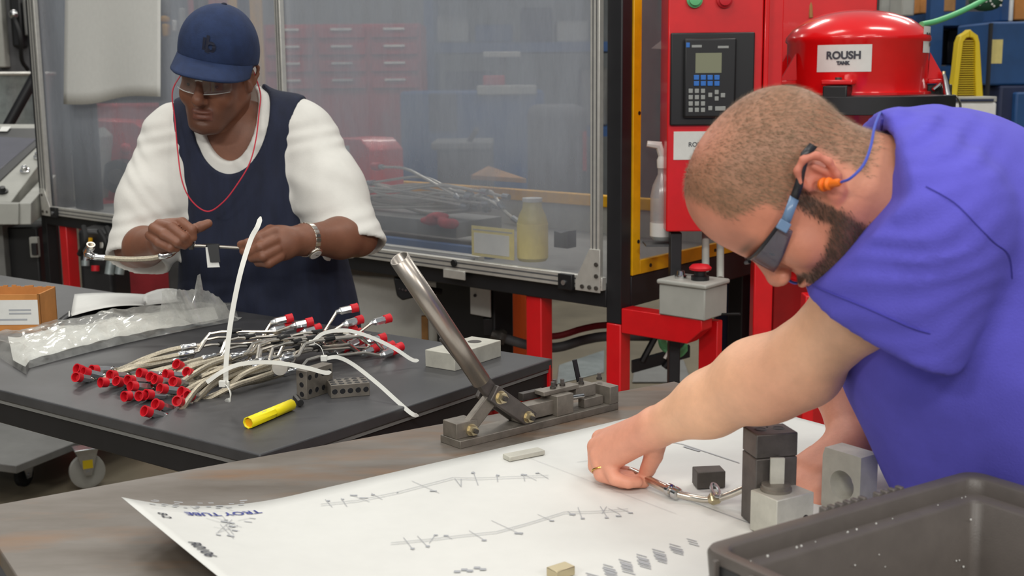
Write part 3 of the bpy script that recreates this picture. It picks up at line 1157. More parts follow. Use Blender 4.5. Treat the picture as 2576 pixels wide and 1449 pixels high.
slab('desk_panel', 'grey_box', [onp(-90, 512), onp(28, 508), onp(112, 395), onp(112, 312), onp(-90, 312)], pn, .12, cs)
slab('screen_bezel', 'black_plastic', [onp(-90, 470, .006), onp(0, 455, .006), onp(100, 360, .006), onp(100, 322, .006), onp(-90, 322, .006)], pn, .01, cs)
slab('screen', 'screen_dark', [onp(-90, 440, .009), onp(-8, 432, .009), onp(92, 348, .009), onp(-90, 338, .009)], pn, .006, cs)
slab('paper_slip', 'label_white', [onp(-5, 330, .012), onp(18, 330, .012), onp(28, 318, .012), onp(5, 318, .012)], pn, .002, cs)
slab('front_skirt', 'grey_box', [at(-90, 565, 5.88), at(46, 565, 5.83), at(46, 512, 5.83), at(-90, 512, 5.88)], -Y, .06, cs)
slab('side_skirt', 'grey_box', [at(46, 565, 5.85), at(112, 520, 6.3), at(112, 440, 6.35), at(46, 512, 5.85)], -X, .06, cs)
for px, py in ((63, 432), (97, 397), (8, 484)):
    q = onp(px, py)
    kb = MB().lathe(q, pn, [(.024, 0), (.024, .01), (.016, .012), (.014, .03), (0, .032)], 14).build('selector_knob', 'chrome' if px > 10 else 'black_plastic', cs)
fbox(MB(), -60, 565, 16, 700, 6.15, .4, ext=.8).build('pedestal', 'mid_grey', cs)
lb_ = thing('grey_drum', 'blue-grey open drum behind the console at far left', 'drum', at(20, 300, 7.6))
lb_.location.z = 0
BASE[lb_.name] = Vector(lb_.location)
tz = at(10, 186, 7.6).z
cx = at(5, 200, 7.6)
MB().lathe(Vector((cx.x, cx.y, 0)), Z, [(.27, 0), (.27, tz - .14), (.30, tz - .03), (.31, tz), (.29, tz), (.26, tz - .10), (0, tz - .3)], 28).build('shell', 'galvanised', lb_)
MB().tube([Vector((cx.x + .31 * math.cos(a), cx.y + .31 * math.sin(a), tz)) for a in np.linspace(0, 6.28, 29)], .012, 6, False).build('rim', 'aluminium', lb_)
bp_ = MB().cyl(at(18, 320, 7.0), at(95, 180, 7.0), .03, n=10).build('black_strut', 'black_paint')
tag(bp_, 'black diagonal strut in front of the blue-grey drum', 'strut')
dm = thing('dark_press', 'dark press machine in the top left corner', 'machine', at(40, 700, 9))
dm.location.z = 0
BASE[dm.name] = Vector(dm.location)
fbox(MB(), -60, -60, 95, 175, 9, .6, ext=2.2).build('frame', 'dark_grey', dm, bevel=.03)
fbox(MB(), -10, -60, 14, 170, 8.9, .1).build('column', 'grey_box', dm, bevel=.01)
fbox(MB(), 30, -20, 62, 120, 8.9, .1).build('cylinder_guard', 'black_plastic', dm, bevel=.02)
fbox(MB(), 62, 0, 80, 90, 8.85, .1).build('side_bar', 'mid_grey', dm, bevel=.01)
MB().ball(at(35, 36, 8.8), .035, 10).build('chrome_knob', 'chrome', dm)
MB().tube(spline([at(34, 40, 8.8), at(50, 90, 8.7), at(55, 150, 8.8), at(70, 175, 8.9)]), .015, 8).build('cable', 'black_rubber', dm)
# machine bits below the left end of the enclosure
ub = thing('pump_unit', 'black pump unit with chrome fittings under the left end of the enclosure', 'pump', at(240, 690, 5.4))
ub.location.z = 0
BASE[ub.name] = Vector(ub.location)
fbox(MB(), 200, 575, 285, 680, 5.5, .25, ext=.6).build('body', 'black_plastic', ub, bevel=.02)
for k, (x, y, m_) in enumerate(((222, 598, 'yellow_paint'), (215, 655, 'galvanised'), (240, 668, 'red_cap'), (262, 610, 'aluminium'))):
    MB().cyl(at(x, y, 5.45), at(x, y + 14, 5.45), .018, n=10).build('fitting', m_, ub)
for k, (a_, b_) in enumerate((((250, 580), (262, 640)), ((268, 572), (276, 650)), ((210, 570), (200, 640)))):
    MB().tube(spline([at(*a_, 5.4), at((a_[0] + b_[0]) / 2 + 10, (a_[1] + b_[1]) / 2, 5.35), at(*b_, 5.4)]), .012, 8).build('hose', 'black_rubber', ub)
for k, x in enumerate((275, 300)):
    MB().cyl(at(x, 690, 5.3), at(x + 6, 650, 5.3), .02, n=10).build('clear_cylinder', 'galvanised', ub)
cj = thing('cable_box', 'black cabinet with a grey hinge plate left of the red leg', 'cabinet', at(90, 680, 5.9))
cj.location.z = 0
BASE[cj.name] = Vector(cj.location)
fbox(MB(), 22, 570, 100, 660, 6.2, .3, ext=.6).build('body', 'black_plastic', cj, bevel=.01)
fbox(MB(), 76, 596, 97, 648, 6.1, .03).build('hinge_plate', 'grey_box', cj, bevel=.004)
fbox(MB(), 80, 612, 93, 642, 6.08, .02).build('slot', 'black_plastic', cj)

# ================================================================ under the enclosure, centre
wc = thing('white_cabinet', 'white steel cabinet with a printed notice under the enclosure', 'cabinet', at(1000, 800, 4.9))
wc.location.z = 0
BASE[wc.name] = Vector(wc.location)
fbox(MB(), 830, 678, 1112, 1000, 5.0, .35, 4.75, ext=.25).build('body', 'label_white', wc, bevel=.008)
fbox(MB(), 830, 690, 1112, 712, 4.97, .02, 4.72).build('top_rail', 'grey_box', wc, bevel=.003)
nt_ = fbox(MB(), 944, 722, 1004, 792, 4.86, .003, 4.82).build('notice', 'ink_light', wc)
fbox(MB(), 880, 835, 1112, 1000, 4.90, .03, 4.70, ext=.2).build('lower_door', 'note_yellow', wc, bevel=.004)
fbox(MB(), 1064, 790, 1080, 1000, 4.68, .03, ext=.2).build('wood_strip', 'wood', wc)
bk = thing('black_cabinet', 'black electrical cabinet with a white socket plate under the enclosure', 'cabinet', at(1180, 850, 4.5))
bk.location.z = 0
BASE[bk.name] = Vector(bk.location)
fbox(MB(), 1100, 690, 1246, 960, 4.55, .10, 4.35, ext=.4).build('body', 'black_paint', bk, bevel=.006)
sp = fbox(MB(), 1183, 716, 1233, 790, 4.36, .006, 4.29).build('socket_plate', 'label_white', bk, bevel=.002)
for px in (1195, 1216):
    q = at(px, 743, 4.33)
    MB().cyl(q, q - Y * .006, .006, n=8).build('socket_hole', 'black_plastic', sp)
fbox(MB(), 1215, 800, 1240, 845, 4.33, .03).build('lower_socket', 'black_plastic', bk, bevel=.003)
pg = thing('black_plug', 'black multi-pin plug hanging beside the steel pipe handle', 'plug', at(1015, 725, 4.3))
S0 = at(990, 755, 4.35)
poly = [((at(x, y, 4.35) - S0).x, (at(x, y, 4.35) - S0).z) for x, y in ((990, 697), (1040, 702), (1046, 748), (1012, 757), (998, 745))]
MB().prism(poly, S0, X, Z, Y, 0, .06).build('body', 'black_plastic', pg, bevel=.006)
for k in range(3):
    q = at(1005 + 8 * k, 726 + 2 * k, 4.34)
    MB().cyl(q, q - Y * .004, .004, n=6).build('pin', 'chrome', pg)
MB().cyl(at(1046, 722, 4.37), at(1110, 735, 4.4), .012, n=8).build('cable', 'black_rubber', pg)
# orange cone beyond the leg
oc = thing('traffic_cone', 'orange traffic cone behind the red enclosure leg', 'cone', onz(1312, 905, 0))
p = at(1315, 815, 5.6)
p.z = 0
MB().lathe(p, Z, [(.15, .03), (.115, .2), (.02, .78), (.02, .8), (0, .8)], 20).build('cone_body', 'orange_cone', oc)
MB().box(p, X, Y, Z, -.18, .18, -.18, .18, 0, .03).build('base', 'orange_cone', oc, bevel=.01)
# grey hose with coupling lying in mid-air runs below the enclosure
hs = thing('floor_hose', 'grey ribbed hose with a brass coupling under the enclosure', 'hose', at(1350, 860, 4.5))
pth = spline([at(1265, 850, 4.3), at(1330, 868, 4.3), at(1400, 874, 4.3), at(1470, 855, 4.3), at(1530, 846, 4.3), at(1640, 846, 4.35)], 8)
MB().tube(pth, .017, 10).build('hose', 'dark_grey', hs)
MB().tube([p_ + Z * .03 + Y * .05 for p_ in pth[10:]], .012, 8).build('hose', 'red_dull', hs)
d = (at(1240, 843, 4.3) - at(1268, 851, 4.3)).normalized()
MB().loft([(at(1272, 852, 4.3), .024), (at(1262, 849, 4.3), .03), (at(1256, 848, 4.3), .03), (at(1250, 846, 4.3), .022), (at(1236, 842, 4.3), .018)], 8).build('coupling', 'dark_steel', hs)
# flat offcuts on the floor
for k, (pts, m_, lb) in enumerate((([(1400, 965), (1405, 918), (1520, 880), (1520, 935)], 'galvanised', 'long flat metal offcut on the floor beside the red leg'),
                                   ([(1590, 960), (1600, 905), (1720, 905), (1740, 960)], 'mid_grey', 'grey floor mat behind the near table corner'),
                                   ([(1240, 870), (1270, 812), (1325, 808), (1325, 880)], 'mid_grey', 'grey plastic sheet on the floor by the orange cone'))):
    z0 = .28 if k == 0 else .01
    o = slab('floor_sheet', m_, [onz(x, y, z0) for x, y in pts], Z, .006, None)
    tag(o, lb, 'sheet')
bl_ = thing('black_trestle', 'black folding trestle on the floor under the outrigger', 'trestle', at(1640, 930, 4.3))
MB().box(at(1590, 925, 4.3), (at(1735, 885, 4.3) - at(1590, 925, 4.3)).normalized(), Y, Z, 0, .21, 0, .03, -.02, .02).build('bar', 'black_paint', bl_)
for a_, b_ in (((1615, 910), (1650, 845)), ((1670, 925), (1735, 840))):
    MB().cyl(at(*a_, 4.3), at(*b_, 4.3), .012, n=8).build('leg', 'black_paint', bl_)

# ================================================================ red control cabinet and tank (right, behind)
CD = 3.55
rc_ = thing('control_cabinet', 'red control cabinet with black keypad panel on black post', 'cabinet', at(1780, 700, CD))
rc_.location.z = 0
BASE[rc_.name] = Vector(rc_.location)
cB0 = at(1675, 583, CD)
cAx = Vector((math.cos(-.03), math.sin(-.03), 0))
cAy = Z.cross(cAx)


def cf(px, py, lift=0.):
    return onplane(px, py, cB0 - cAy * lift, cAy)


def crect(name, mat, x0, y0, x1, y1, l0, l1, parent, bevel=.001):
    a, b, t = cf(x0, y1), cf(x1, y1), cf(x0, y0)
    return MB().box(a, cAx, -cAy, Z, 0, (b - a).dot(cAx), l0, l1, 0, t.z - a.z).build(name, mat, parent, bevel=bevel)


crect('shell', 'red_paint', 1675, -60, 1908, 583, -.22, 0, rc_, .004)
crect('door_edge', 'red_gloss', 1910, -60, 1922, 583, -.2, .006, rc_, .003)
crect('side_channel', 'red_paint', 1924, -60, 1962, 583, -.24, -.03, rc_, .003)
hp = crect('keypad_panel', 'black_plastic', 1684, 83, 1893, 316, 0, .012, rc_, .004)
hb_ = crect('keypad_body', 'black_plastic', 1716, 97, 1846, 296, .012, .03, hp, .006)
lc = crect('display', 'lcd', 1746, 134, 1811, 184, .030, .0312, hp, 0)
crect('logo_dot', 'key_blue', 1723, 108, 1732, 120, .030, .0312, hp)
crect('logo_text_bar', 'key_grey', 1737, 114, 1762, 120, .030, .0308, hp, 0)
crect('model_text_bar', 'key_grey', 1802, 116, 1829, 122, .030, .0308, hp, 0)
for j in range(2):
    for i in range(4):
        crect('key', 'key_blue', 1742 + 17 * i, 189 + 15 * j, 1755 + 17 * i, 201 + 15 * j, .030, .034, hp, .001)
for j in range(4):
    for i in range(3):
        crect('key', 'key_grey', 1729 + 15.3 * i, 223 + 15.8 * j, 1739.5 + 15.3 * i, 234 + 15.8 * j, .030, .033, hp, .001)
for x, y, w in ((1778, 233, 10), (1794, 226, 10), (1794, 242, 10), (1809, 234, 11), (1778, 266, 10), (1795, 267, 26)):
    crect('key', 'key_grey', x, y, x + w, y + 11, .030, .033, hp, .001)
lw = crect('name_label', 'label_white', 1694, 331, 1790, 402, 0, .002, rc_, 0)
text_mesh('lettering', 'ROUSH', 'ink', cf(1758, 364, .0028), cAx, Z, .018, lw, bold=.0003)
text_mesh('lettering', 'TANK', 'ink', cf(1758, 383, .0028), cAx, Z, .010, lw)
for px, m_, m2 in ((1747, 'key_grey', 'green_hose'), (1822, 'key_grey', 'red_cap')):
    q = cf(px, 0)
    MB().lathe(q, -cAy, [(.022, 0), (.022, .01), (.016, .012), (.016, .024), (0, .026)], 18).build('push_button', m2, rc_)
fbox(MB(), 1686, 583, 1714, 700, CD + .05, .05, ext=.85).build('support_post', 'black_paint', rc_, bevel=.003)
for x0, y1 in ((1775, 680), (1812, 700)):
    MB().cyl(at(x0, 575, CD + .1), at(x0, y1, CD + .02), .011, n=10).build('conduit', 'grey_box', rc_)
# tall red cabinet back panel behind the tank
rp = thing('red_backing', 'plain red panel behind the domed tank at the top edge', 'panel', at(2080, 700, 4.25))
rp.location.z = 0
BASE[rp.name] = Vector(rp.location)
fbox(MB(), 1958, -60, 2197, 260, 4.25, .12, ext=1.2).build('panel', 'red_paint', rp, bevel=.004)
MB().cyl(at(2038, -30, 4.2), at(2040, 45, 4.2), .007, n=8).build('brown_conduit', 'wood', rp)
fbox(MB(), 2140, -40, 2160, 2, 4.22, .03).build('dark_slot', 'red_dull', rp)
# spray bottle hanging between yellow frame and cabinet
sb = thing('spray_bottle', 'white and pale blue spray bottle left of the red cabinet', 'bottle', at(1662, 600, 3.62))
q = at(1664, 603, 3.66)
zt_ = at(1664, 400, 3.66).z - q.z
MB().lathe(q, Z, [(.026, 0), (.034, .01), (.034, zt_ * .55), (.028, zt_ * .68), (.013, zt_ * .82), (.013, zt_ * .9)], 20).build('bottle', 'spray_clear', sb)
MB().lathe(q, Z, [(.0345, zt_ * .05), (.0345, zt_ * .22)], 20).build('band_label', 'label_white', sb)
MB().lathe(q, Z, [(.015, zt_ * .9), (.016, zt_ * 1.0), (.010, zt_ * 1.06), (0, zt_ * 1.07)], 14).build('collar', 'label_white', sb)
MB().loft([(q + Z * zt_ * 1.05, .012), (q + Z * zt_ * 1.18 - X * .01, .013), (q + Z * zt_ * 1.2 - X * .045, .009)], 8).build('trigger_head', 'label_white', sb)
MB().box(q - Z * .01, X, Y, Z, -.05, .05, -.04, .06, -.006, .0).build('holder_shelf', 'dark_grey', sb)
wc_ = thing('paper_flag', 'white paper corner poking out left of the cabinet', 'paper', at(1660, 110, 3.7))
slab('sheet', 'label_white', [at(1638, 122, 3.7), at(1676, 92, 3.7), at(1676, 124, 3.7)], Y, .002, wc_, 0)

# stop-button box on the outrigger
eb = thing('stop_box', 'grey steel box with red mushroom button on the red outrigger', 'switch box', OA)
eo = onplane(1657, 772, OA + MV * -.005, MNn)
bx = -MU
wb = onplane(1775, 789, OA, MNn)
wL = (wb - eo).dot(bx)
ztp = onplane(1657, 694, OA, MNn).z - eo.z
eo.z = OA.z
MB().box(eo, bx, MV, Z, 0, wL, 0, .13, 0, ztp).build('box', 'grey_box', eb, bevel=.004)
MB().box(eo, bx, MV, Z, -.006, wL + .006, -.006, .136, ztp, ztp + .014).build('lid', 'grey_box', eb, bevel=.005)
q = eo + bx * .045 + MV * .05 + Z * (ztp + .014)
MB().lathe(q, Z, [(.018, 0), (.018, .008), (.012, .010), (.010, .022), (0, .024)], 16).build('pilot_lamp', 'chrome', eb)
q = eo + bx * .105 + MV * .06 + Z * (ztp + .014)
eb2 = MB().lathe(q, Z, [(.026, 0), (.026, .012), (.017, .014), (.017, .026)], 18).build('button_base', 'black_plastic', eb)
MB().lathe(q, Z, [(.017, .026), (.031, .030), (.032, .036), (.024, .044), (0, .047)], 20).build('mushroom', 'red_cap', eb)
MB().cyl(eo + bx * (wL * .6) - Z * .004 + MV * .1, eo + bx * (wL + .06) + Z * .012 + MV * .1, .004, n=6).build('cable', 'black_rubber', eb)
# green cable coil hung below it
gc = thing('green_coil', 'coil of green cable tied under the red outrigger', 'cable', at(1690, 870, 3.75))
for k in range(5):
    pth = spline([at(1658 + 3 * k, 842, 3.78 + .012 * k), at(1664 + 3 * k, 872, 3.77 + .012 * k), at(1684 + 2 * k, 886 + 3 * k, 3.76 + .012 * k), at(1712, 882 + 3 * k, 3.78 + .012 * k), at(1726, 868 + 3 * k, 3.8 + .012 * k)], 6)
    MB().tube(pth, .006, 8).build('strand', 'green_hose', gc)
MB().tube(spline([at(1788, 790, 3.8), at(1796, 830, 3.8), at(1790, 880, 3.8), at(1770, 910, 3.85)]), .006, 8).build('strand', 'green_hose', gc)
MB().cyl(at(1672, 902, 3.72), at(1686, 878, 3.72), .005, n=6).build('tie', 'nylon', gc)

# domed tank
TD = 3.75
tk = thing('pressure_tank', 'glossy red domed tank with black clamp ring and white name label', 'tank', at(2155, 700, TD))
tk.location.z = 0
BASE[tk.name] = Vector(tk.location)
tc_ = at(2155, 150, TD)
TR = 172 / FPX * TD


def tzv(py):
    return at(2155, py, TD).z


z0 = tzv(245)
O_ = Vector((tc_.x, tc_.y, 0))
MB().lathe(O_, Z, [(TR, z0), (TR, tzv(110)), (TR + .006, tzv(104)), (TR + .004, tzv(94)), (TR * .93, tzv(74)), (TR * .75, tzv(52)), (TR * .5, tzv(36)), (TR * .25, tzv(28)), (0, tzv(25))], 56).build('dome', 'red_gloss', tk, smooth=60)
MB().lathe(O_, Z, [(TR + .012, z0 + .004), (TR + .012, z0 + .016), (TR - .004, z0 + .02)], 48).build('lower_lip', 'red_gloss', tk)
MB().lathe(O_, Z, [(TR + .085, tzv(284)), (TR + .085, tzv(240)), (TR - .01, tzv(236))], 10).build('clamp_ring', 'black_paint', tk, bevel=.002)
MB().lathe(O_, Z, [(TR * .96, tzv(700)), (TR * .96, tzv(284))], 40).build('lower_shell', 'red_gloss', tk)
MB().lathe(O_, Z, [(TR * 1.1, tzv(712)), (TR * 1.1, tzv(700))], 40).build('base_plate', 'red_paint', tk)
for an in (-2.05, -.12, -3.02):
    dr = Vector((math.cos(an), math.sin(an), 0))
    td = Vector((-dr.y, dr.x, 0))
    q = O_ + dr * (TR - .005)
    MB().box(q, dr, td, Z, 0, .055, -.045, .045, tzv(212), tzv(200)).build('lug', 'red_gloss', tk, bevel=.004)
    for s in ((-.04, .04) if an != -2.05 else ()):
        MB().prism([(0, tzv(200)), (.05, tzv(200)), (.004, tzv(135))], q + td * s, dr, Z, td, -.004, .004).build('lug_web', 'red_gloss', tk)
    MB().box(q, dr, td, Z, .002, .075, -.035, .035, tzv(262), tzv(214)).build('clamp_foot', 'black_plastic', tk, bevel=.004)
    MB().cyl(q + dr * .03 + Z * tzv(212), q + dr * .03 + Z * tzv(194), .010, n=8).build('clamp_bolt', 'dark_steel', tk)
# labels lie on the curved wall
def tank_label(px0, px1, y0, y1, txt, sub):
    ang = [math.asin(max(-1, min(1, (px - 2155) / 172))) for px in (px0, px1)]
    n = 8
    vs = []
    for i in range(n + 1):
        a = ang[0] + (ang[1] - ang[0]) * i / n
        dr = Vector((math.sin(a), -math.cos(a), 0))
        for y in (y1, y0):
            vs.append(O_ + dr * (TR + .0015) + Z * tzv(y))
    lb = MB().add(vs, [(2 * i, 2 * i + 2, 2 * i + 3, 2 * i + 1) for i in range(n)]).build('name_label', 'label_white', tk)
    for t_, yy, sz in ((txt, y0 + (y1 - y0) * .40, .030), (sub, y0 + (y1 - y0) * .68, .013)):
        am = (ang[0] + ang[1]) / 2
        dr = Vector((math.sin(am), -math.cos(am), 0))
        tx = Vector((math.cos(am), math.sin(am), 0))
        o = text_mesh('lettering', t_, 'ink', Vector((0, 0, 0)), X, Y, sz, lb, bold=.0012)
        for v in o.data.vertices:
            a = am + v.co.x / TR
            zz = v.co.y
            d2 = Vector((math.sin(a), -math.cos(a), 0))
            v.co = O_ + d2 * (TR + .0035) + Z * (tzv(yy) + zz)


tank_label(2028, 2143, 116, 181, 'ROUSH', 'TANK')
tank_label(2281, 2326, 72, 136, 'ROUSH', 'TANK')
for x0, x1, x2, dd in ((1897, 1945, 1985, 3.62), (2028, 2058, 2076, 3.45), (2290, 2330, 2360, 3.6)):
    a, b = at(x0, 700, dd), at(x1, 700, dd)
    zt_ = tzv(700) if x0 != 1897 else at(1900, 560, dd).z
    L = (b - a).length
    e1 = (b - a).normalized()
    e1.z = 0
    e2 = Z.cross(e1)
    MB().box(Vector((a.x, a.y, 0)), e1, e2, Z, 0, L, 0, .06, 0, zt_).build('stand_leg', 'red_paint', tk, bevel=.004)
# chrome lever beside the tank
lv = thing('clamp_lever', 'chrome quick-clamp lever at the right side of the tank', 'lever', at(2385, 300, 3.7))
MB().loft([(at(2374, 186, 3.66), .006), (at(2378, 205, 3.66), .010), (at(2384, 240, 3.66), .013), (at(2386, 262, 3.66), .016), (at(2386, 285, 3.66), .02), (at(2386, 300, 3.66), .006)], 12).build('handle', 'chrome', lv)
MB().cyl(at(2374, 180, 3.66), at(2374, 190, 3.66), .006, n=8).build('tip', 'brass_zinc', lv)
MB().cyl(at(2348, 226, 3.68), at(2370, 208, 3.68), .007, n=8).build('link', 'chrome', lv)
MB().tube([at(2396 + 20 * math.cos(t), 268 + 28 * math.sin(t), 3.72) for t in np.linspace(-1.5, 2.2, 14)], .004, 6).build('bail', 'nickel', lv)
MB().box(at(2340, 330, 3.7), X, Y, Z, 0, .06, 0, .04, 0, .1).build('pivot_block', 'black_plastic', lv, bevel=.003)
# green air hose from the tank
gh = MB().tube(spline([at(2318, 62, 3.72), at(2360, 52, 3.8), at(2420, 28, 3.9), at(2480, -4, 4.0), at(2560, -60, 4.1)]), .009, 10).build('air_hose', 'green_hose')
tag(gh, 'green air hose rising from the red tank to the right', 'hose')

# ================================================================ far right background
ww = thing('white_bin', 'white bin with dark rim under the yellow slotted cover', 'bin', at(2435, 330, 5.4))
ww.location.z = 0
BASE[ww.name] = Vector(ww.location)
fbox(MB(), 2366, 258, 2504, 340, 5.4, .35, ext=1.3).build('shell', 'label_white', ww, bevel=.01)
fbox(MB(), 2362, 244, 2508, 258, 5.38, .38).build('lip', 'grey_box', ww, bevel=.004)
fbox(MB(), 2372, 250, 2500, 256, 5.37, .02).build('dark_rim', 'navy_dark', ww)
fbox(MB(), 2390, 275, 2470, 288, 5.39, .012).build('smudge_plate', 'grey_box', ww)
yc = thing('yellow_guard', 'tall yellow tapered guard with slotted middle on the white bin', 'guard', at(2435, 245, 5.5))
P0 = at(2435, 246, 5.5)
k_ = 5.5 / FPX


def yg(px, py):
    return ((px - 2435) * k_, (246 - py) * k_)


outer = [(2393, 246), (2400, 180), (2404, 110), (2410, 92), (2424, 84), (2432, 77), (2440, 84), (2452, 92), (2458, 110), (2466, 180), (2474, 246)]
inner = [(2408, 246), (2412, 180), (2417, 108), (2424, 98), (2432, 97), (2440, 98), (2446, 108), (2450, 180), (2455, 246)]
for i in range(5):
    pass
lo_ = [yg(*p) for p in outer]
li_ = [yg(*p) for p in inner]
MB().prism(lo_[:6] + [li_[4], li_[3], li_[2], li_[1], li_[0]], P0, X, Z, Y, 0, .06).build('frame_side', 'yellow_plastic', yc, bevel=.004)
MB().prism([lo_[5]] + lo_[6:] + [li_[8], li_[7], li_[6], li_[5], li_[4]], P0, X, Z, Y, 0, .06).build('frame_side', 'yellow_plastic', yc, bevel=.004)
mb = MB()
for i in range(26):
    y = 104 + i * 5.5
    w = 15 + (y - 104) * .06
    a, b = yg(2432 - w, y), yg(2432 + w, y + 2.2)
    mb.box(P0, X, Y, Z, a[0], b[0], .012, .03, b[1], a[1])
mb.build('slats', 'yellow_plastic', yc, kind='stuff')
MB().prism(li_, P0, X, Z, Y, .035, .045).build('backing', 'wood', yc)
bu = thing('blue_unit', 'big blue machine cabinet at the right edge', 'cabinet', at(2530, 600, 6.6))
bu.location.z = 0
BASE[bu.name] = Vector(bu.location)
fbox(MB(), 2484, 56, 2700, 215, 6.6, .5).build('upper_box', 'blue_paint', bu, bevel=.012)
fbox(MB(), 2490, 215, 2700, 700, 6.75, .4, ext=.6).build('lower_box', 'navy_dark', bu, bevel=.012)
fbox(MB(), 2546, 232, 2700, 420, 6.6, .1).build('blue_door', 'blue_paint', bu, bevel=.01)
fbox(MB(), 2484, 100, 2520, 160, 6.58, .01).build('paper', 'note_yellow', bu)
fbox(MB(), 2478, 60, 2484, 330, 6.55, .03).build('edge_post', 'black_paint', bu)
bs_ = rack('blue_shelving', 'blue open shelving behind the green hose', 2325, 2480, -60, 7.6, 'blue_paint', (48, 180, 300), ())
for (x0, y0, x1, y1, d, m_, lb) in ((2312, -40, 2352, 34, 7.7, 'cardboard', 'brown carton on the top blue shelf'), (2356, -40, 2404, 30, 7.7, 'wood', 'dark brown carton beside the green hose'),
                                    (2336, 62, 2372, 163, 7.75, 'navy_dark', 'dark blue tub on the middle blue shelf'), (2380, 75, 2440, 163, 7.8, 'black_plastic', 'black tub on the middle blue shelf'),
                                    (2516, -40, 2544, 54, 6.7, 'blue_paint', 'light blue carton on the big blue cabinet'), (2550, -40, 2600, 50, 6.7, 'cardboard', 'brown carton at the top right corner'),
                                    (2268, -40, 2300, 40, 7.4, 'grey_box', 'pale grey column box right of the red panel'), (2540, -40, 2549, 54, 6.68, 'label_white', 'narrow white board between the top cartons')):
    tag(fbox(MB(), x0, y0, x1, y1, d, .25).build('carton', m_, bevel=.008), lb, 'box', 'cartons on the right-hand shelves')
dkp = thing('dark_backdrop', 'dark machine guards behind the tank at right', 'machine', at(2350, 600, 8.6))
dkp.location.z = 0
BASE[dkp.name] = Vector(dkp.location)
fbox(MB(), 2190, -60, 2480, 330, 8.6, .4, ext=1.4).build('guard', 'dark_grey', dkp, bevel=.01)
fbox(MB(), 2205, -60, 2225, 330, 8.5, .05).build('post', 'grey_box', dkp)
gd = MB()
dots = thing('dotted_bag', 'dark green bag with white dots at the top edge', 'bag', at(2480, 10, 6.4))
q = at(2480, 2, 6.4)
MB().ball(q, .09, 16, 1.0, .6, .6).build('bag', 'green_dark' if 'green_dark' in MATS else M('green_dark', (26, 62, 44), .8), dots)
for i in range(12):
    a, b = rnd.uniform(-.9, .9), rnd.uniform(-.5, .2)
    pp = q + Vector((.09 * a * .9, -.058 * math.sqrt(max(.1, 1 - a * a * .8 - b * b)), .054 * b * 1.2))
    MB().ball(pp, .006, 6).build('dot', 'label_white', dots)
# legs behind the bearded man: blue jeans-coloured machine skirts
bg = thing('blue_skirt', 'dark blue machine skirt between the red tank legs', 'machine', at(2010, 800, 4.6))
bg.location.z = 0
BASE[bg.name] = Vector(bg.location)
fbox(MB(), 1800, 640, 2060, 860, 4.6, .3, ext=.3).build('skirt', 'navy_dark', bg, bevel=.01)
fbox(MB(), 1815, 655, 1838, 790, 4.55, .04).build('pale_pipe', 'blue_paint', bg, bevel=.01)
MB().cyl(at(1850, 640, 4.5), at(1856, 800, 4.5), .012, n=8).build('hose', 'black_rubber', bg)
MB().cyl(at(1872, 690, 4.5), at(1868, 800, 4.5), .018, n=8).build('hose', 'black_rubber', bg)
tag(fbox(MB(), 2205, 1085, 2245, 1140, 2.75, .06, ext=.6).build('red_stool', 'red_paint', bevel=.004), 'red steel post behind the bearded man and bored block', 'post')

UN = .917

# ================================================================ drawing sheet on the layout table
pA, pB = onz(312, 1350, TZ), onz(1806, 1001, TZ)
PE = (pB - pA)
PLEN = PE.length
PE.normalize()
PN = Vector((PE.y, -PE.x, 0))
PT = TZ + .0012


def paper_z(s, t):
    z = .0012 + .0008 * math.sin(s * 7 + t * 3) + .0006 * math.sin(s * 3 - t * 9)
    if s < .24:
        q = (1 - s / .24)
        z += .050 * q ** 2.2 * max(.25, 1 - .8 * t)
    return z


def pp_(s, t, lift=0.):
    return pA + PE * s + PN * t + Z * (paper_z(s, t) + lift)


dw = thing('drawing_sheet', 'large white engineering drawing with curled left corner on the steel table', 'paper', pA)
MB().grid(lambda u, v: pp_(u * PLEN, v * .80), 70, 24).build('sheet', 'white_paper', dw, solid=.0004)


def st(px, py):
    p = onz(px, py, TZ + .002)
    d = p - pA
    return d.dot(PE), d.dot(PN)


def ink_line(mb, a, b, w=.0009):
    (s0, t0), (s1, t1) = st(*a), st(*b)
    L = math.hypot(s1 - s0, t1 - t0)
    n = max(1, int(L / .05))
    nx, ny = -(t1 - t0) / max(L, 1e-6) * w / 2, (s1 - s0) / max(L, 1e-6) * w / 2
    vs = []
    for i in range(n + 1):
        k = i / n
        s, t = s0 + (s1 - s0) * k, t0 + (t1 - t0) * k
        vs += [pp_(s - nx, t - ny, .0013), pp_(s + nx, t + ny, .0013)]
    mb.add(vs, [(2 * i, 2 * i + 1, 2 * i + 3, 2 * i + 2) for i in range(n)])


def ink_patch(mb, x, y, w=9, h=7, ang=.0):
    ink_line(mb, (x - w / 2, y), (x + w / 2, y + ang * w), .0055 * h / 7)


fine, dark = MB(), MB()
